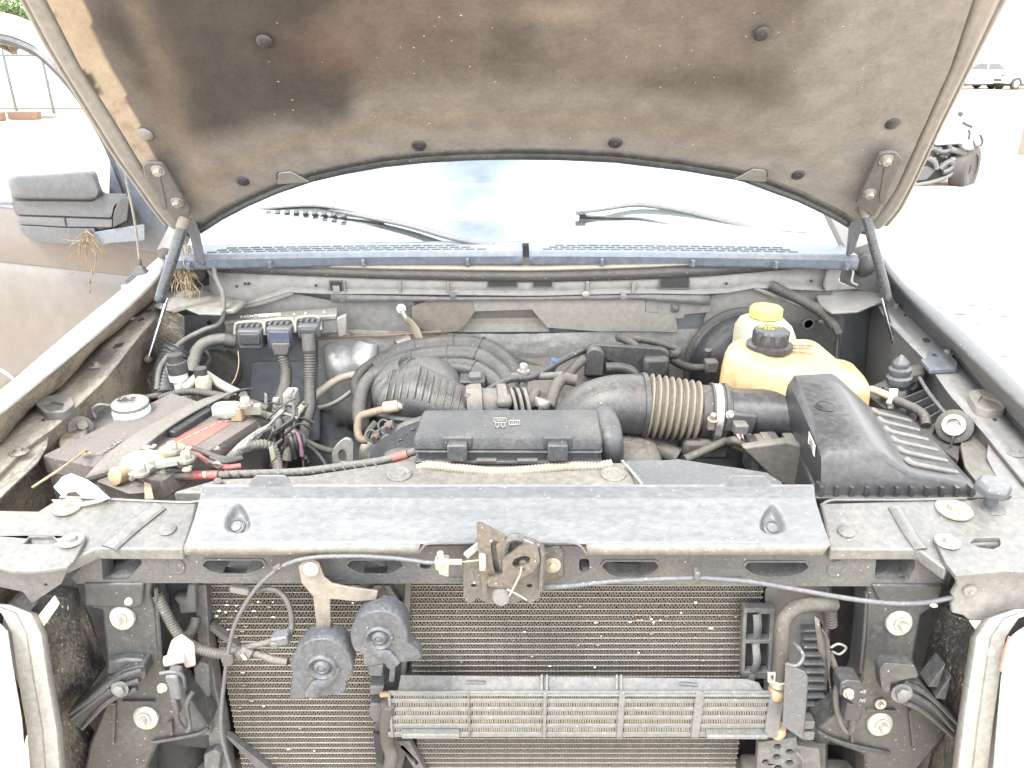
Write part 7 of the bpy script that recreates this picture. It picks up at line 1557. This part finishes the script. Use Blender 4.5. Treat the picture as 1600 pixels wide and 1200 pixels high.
# wrecked white car at the right
wp = uz(1432, 268, 0); wk = thing('wrecked_car', 'wrecked white car missing its front bumper, one bare front wheel showing', 'car', (0, 0, 0))
Z9 = zoom(1400, 80, 5.215)
YW = uz(1490, 290, 0).y
def wy(px, py, d=0): return uy(px, py, YW+d)
def zw(pts, d=0): return [wy(*p, d) for p in Z9(pts)]
hoodp = MB().loft([zw([(120, 620), (480, 480), (560, 560), (605, 640), (590, 735), (520, 745), (330, 735), (120, 740)], .0), zw([(120, 560), (470, 470), (560, 540), (610, 630), (592, 720), (500, 735), (330, 725), (100, 720)], 1.2), zw([(60, 470), (440, 440), (540, 500), (600, 600), (590, 700), (480, 720), (300, 720), (60, 700)], 2.4)])
obj('body', hoodp, whitep, wk, bev=.04)
obj('cabin', MB().loft([zw([(0, 520), (300, 440), (420, 470), (470, 600), (0, 640)], 1.6), zw([(0, 330), (240, 300), (340, 380), (420, 600), (0, 600)], 2.2), zw([(0, 320), (200, 300), (300, 400), (400, 640), (0, 600)], 4.5)]), whitep, wk, bev=.05)
obj('bumper_shred', MB().tube(zw([(330, 745), (420, 740), (520, 735), (580, 738)], -.04), .04, 8), mat('bent_grey_blue', (.35, .4, .48), .4, dust=.3), wk)
obj('headlamp_shell', MB().loft([zw([(530, 770), (580, 740), (640, 790), (600, 805), (560, 800)], -.10), zw([(540, 760), (585, 742), (640, 770), (610, 800), (560, 795)], .15)]), whitep, wk, bev=.02)
obj('headlamp_rim', MB().tube(zw([(510, 755), (530, 785), (565, 805), (610, 808), (645, 795), (640, 775)], -.12), .015, 6), M['plastic'], wk)
lathe_wheel(wk, wy(*Z9([(560, 960)])[0], .12), V((.70, -.71, 0)), .34, .21, M['plastic'])
for pts, r, m in (([(130, 1095), (260, 1075), (380, 1040), (450, 1000), (510, 935)], .03, 'paintd'), ([(440, 800), (520, 820), (565, 850), (570, 920), (560, 980), (500, 1010)], .04, 'paintd'), ([(270, 870), (320, 910), (335, 960)], .035, 'paintd'), ([(300, 790), (380, 820), (440, 800), (430, 760)], .03, 'grey'), ([(360, 960), (400, 920), (440, 900), (470, 930), (430, 970), (380, 985)], .04, 'grey'), ([(590, 640), (600, 670), (592, 720)], .018, 'plastic'), ([(685, 680), (705, 730), (690, 775)], .018, 'plastic'), ([(545, 580), (580, 600), (620, 616)], .022, 'plastic'), ([(508, 505), (530, 510), (515, 530)], .03, 'rubber'), ([(630, 730), (650, 775), (690, 770)], .014, 'plastic')):
    obj('bent_bar', MB().tube(zw(pts, -.06), r, 8), M[m], wk)
obj('wheel_arch_void', MB().prism(zw([(200, 800), (330, 745), (520, 745), (570, 800), (560, 960), (470, 1010), (300, 1070), (120, 1090), (160, 950)], .06), (0, .3, 0)), M['plastic'], wk)
obj('splash_pan', MB().loft([zw([(170, 1060), (200, 960), (250, 935), (330, 965), (250, 1050)], -.03), zw([(170, 1050), (200, 940), (260, 920), (330, 950), (250, 1040)], .3)]), M['grey'], wk, bev=.01)
for k in range(14): obj('broken_piece', MB().ball(wy(*Z9([(random.uniform(270, 470), random.uniform(780, 960))])[0], -.02), random.uniform(.02, .06), .04, random.uniform(.02, .05), 7, 5).jitter(.01, 20), M[random.choice(('paintd', 'paint', 'plastic', 'grey'))], wk)
e_ = uy(1603, 207, YW+4); 
tag(obj('dark_post', MB().lathe(V((uy(1606, 212, 14).x, 14, 0)), (0, 0, 1), [(.10, 0), (.10, .62), (.06, .66)], 10), M['steel']), 'short dark post at the right edge of the picture', 'post')
# fence at the left with posts and rails, planks lying before it
yF = uz(60, 178, 0).y
fn = thing('pipe_fence', 'pale pipe fence with thin posts and rails behind the open door', 'fence', (uz(60, 178, 0).x, yF, 0))
fpm = mat('galvanised_pipe', (.10, .105, .10), .5, metal=.4, dust=.2, speck=0)
ox = fn.location.x
postm = None
for k, px in enumerate((-130, -50, 25, 83, 140, 200)):
    x = uy(px, 170, yF).x-ox
    if postm is None: postm = obj('post', MB().lathe((0, 0, 0), (0, 0, 1), [(.045, 0), (.045, 1.85), (.02, 1.9)], 10), fpm, fn, loc=(x, 0, 0))
    else: copy_part(postm, fn, (x, 0, 0))
for z, r in ((1.72, .03), (.95, .02), (.16, .03), (.06, .02)):
    obj('rail', MB().tube([V((-8, 0, z)), V((8, 0, z))], r, 8, smooth=0), fpm, fn)
for z in (1.3, .55):
    obj('rail', MB().tube([V((-8, 0.02, z)), V((8, 0.02, z))], .006, 6, smooth=0), fpm, fn)
# white wall behind the fence
tag(obj('white_wall', MB().box((uz(60, 178, 0).x-4, yF+14, .8), 34, .3, 1.75), mat('white_wall_paint', (.8, .79, .76), .7, dust=.1, scale=1, speck=0)), 'long low white wall standing behind the pipe fence', 'wall')['kind'] = 'thing'
plm = mat('weathered_red_plank', (.15, .085, .06), .8, dust=.4, scale=6, dcol=(.25, .18, .13))
for i, (a, b, py, lab) in enumerate(((-60, 26, 181, 'weathered red plank on the sand, cut off by the left edge'), (34, 80, 179, 'shorter weathered red plank ending near the hood edge'))):
    A, B = uz(a, py, .1), uz(b, py, .1)
    tag(obj('plank', MB().box(((A.x+B.x)/2, A.y-.6, .12), B.x-A.x, .22, .22), plm, bev=.02), lab, 'plank', 'planks lying by the fence')
tag(obj('grey_scrap', MB().box(uz(77, 182, .05), .28, .3, .08).jitter(.03, 3), M['paint'], bev=.01), 'small grey scrap lying on the sand by the fence', 'scrap')
# trees beyond
leafm = mat('tree_leaf', (.10, .145, .045), .7, dust=0, speck=0, var=.5, bump=0)
bark = mat('tree_bark', (.12, .09, .06), .9, dust=.2, speck=0)
def tree(px, py, y, R, label, seed):
    rr = random.Random(seed); c = uy(px, py, y); t = thing('tree', label, 'tree', (c.x, y, 0), 'trees beyond the fence')
    obj('trunk', MB().tube([V((0, 0, 0)), V((.1, 0, c.z*.5)), V((-.1, .1, c.z))], lambda k: .28-.16*k, 9), bark, t)
    for k in range(5): obj('limb', MB().tube([V((0, 0, c.z*.55)), V((rr.uniform(-1, 1), rr.uniform(-1, 1), c.z*.8)), V((rr.uniform(-1.6, 1.6)*R*.4, rr.uniform(-1, 1), c.z+rr.uniform(-.3, .6)*R))], lambda k: .11-.07*k, 6), bark, t)
    mb = MB()
    cl = [V((rr.gauss(0, R*.42), rr.gauss(0, R*.35), c.z+rr.gauss(0, R*.32))) for _ in range(34)]
    for i in range(5200):
        q = rr.choice(cl)+V((rr.gauss(0, R*.15), rr.gauss(0, R*.15), rr.gauss(0, R*.12)))
        u_ = V((rr.gauss(0, 1), rr.gauss(0, 1), rr.gauss(0, .6))).normalized(); v_ = u_.orthogonal().normalized(); s = rr.uniform(.06, .14)
        mb.add([q-u_*s, q+v_*s*.5, q+u_*s, q-v_*s*.5], [(0, 1, 2, 3)])
    obj('crown', mb.mesh('crown', weld=False), leafm, t, smooth=False, kind=None)
tree(8, 34, 46, 2.1, 'leafy green tree at the top left corner above the door', 3)
tree(44, 42, 52, 1.7, 'smaller leafy tree right beside the hood edge', 5)
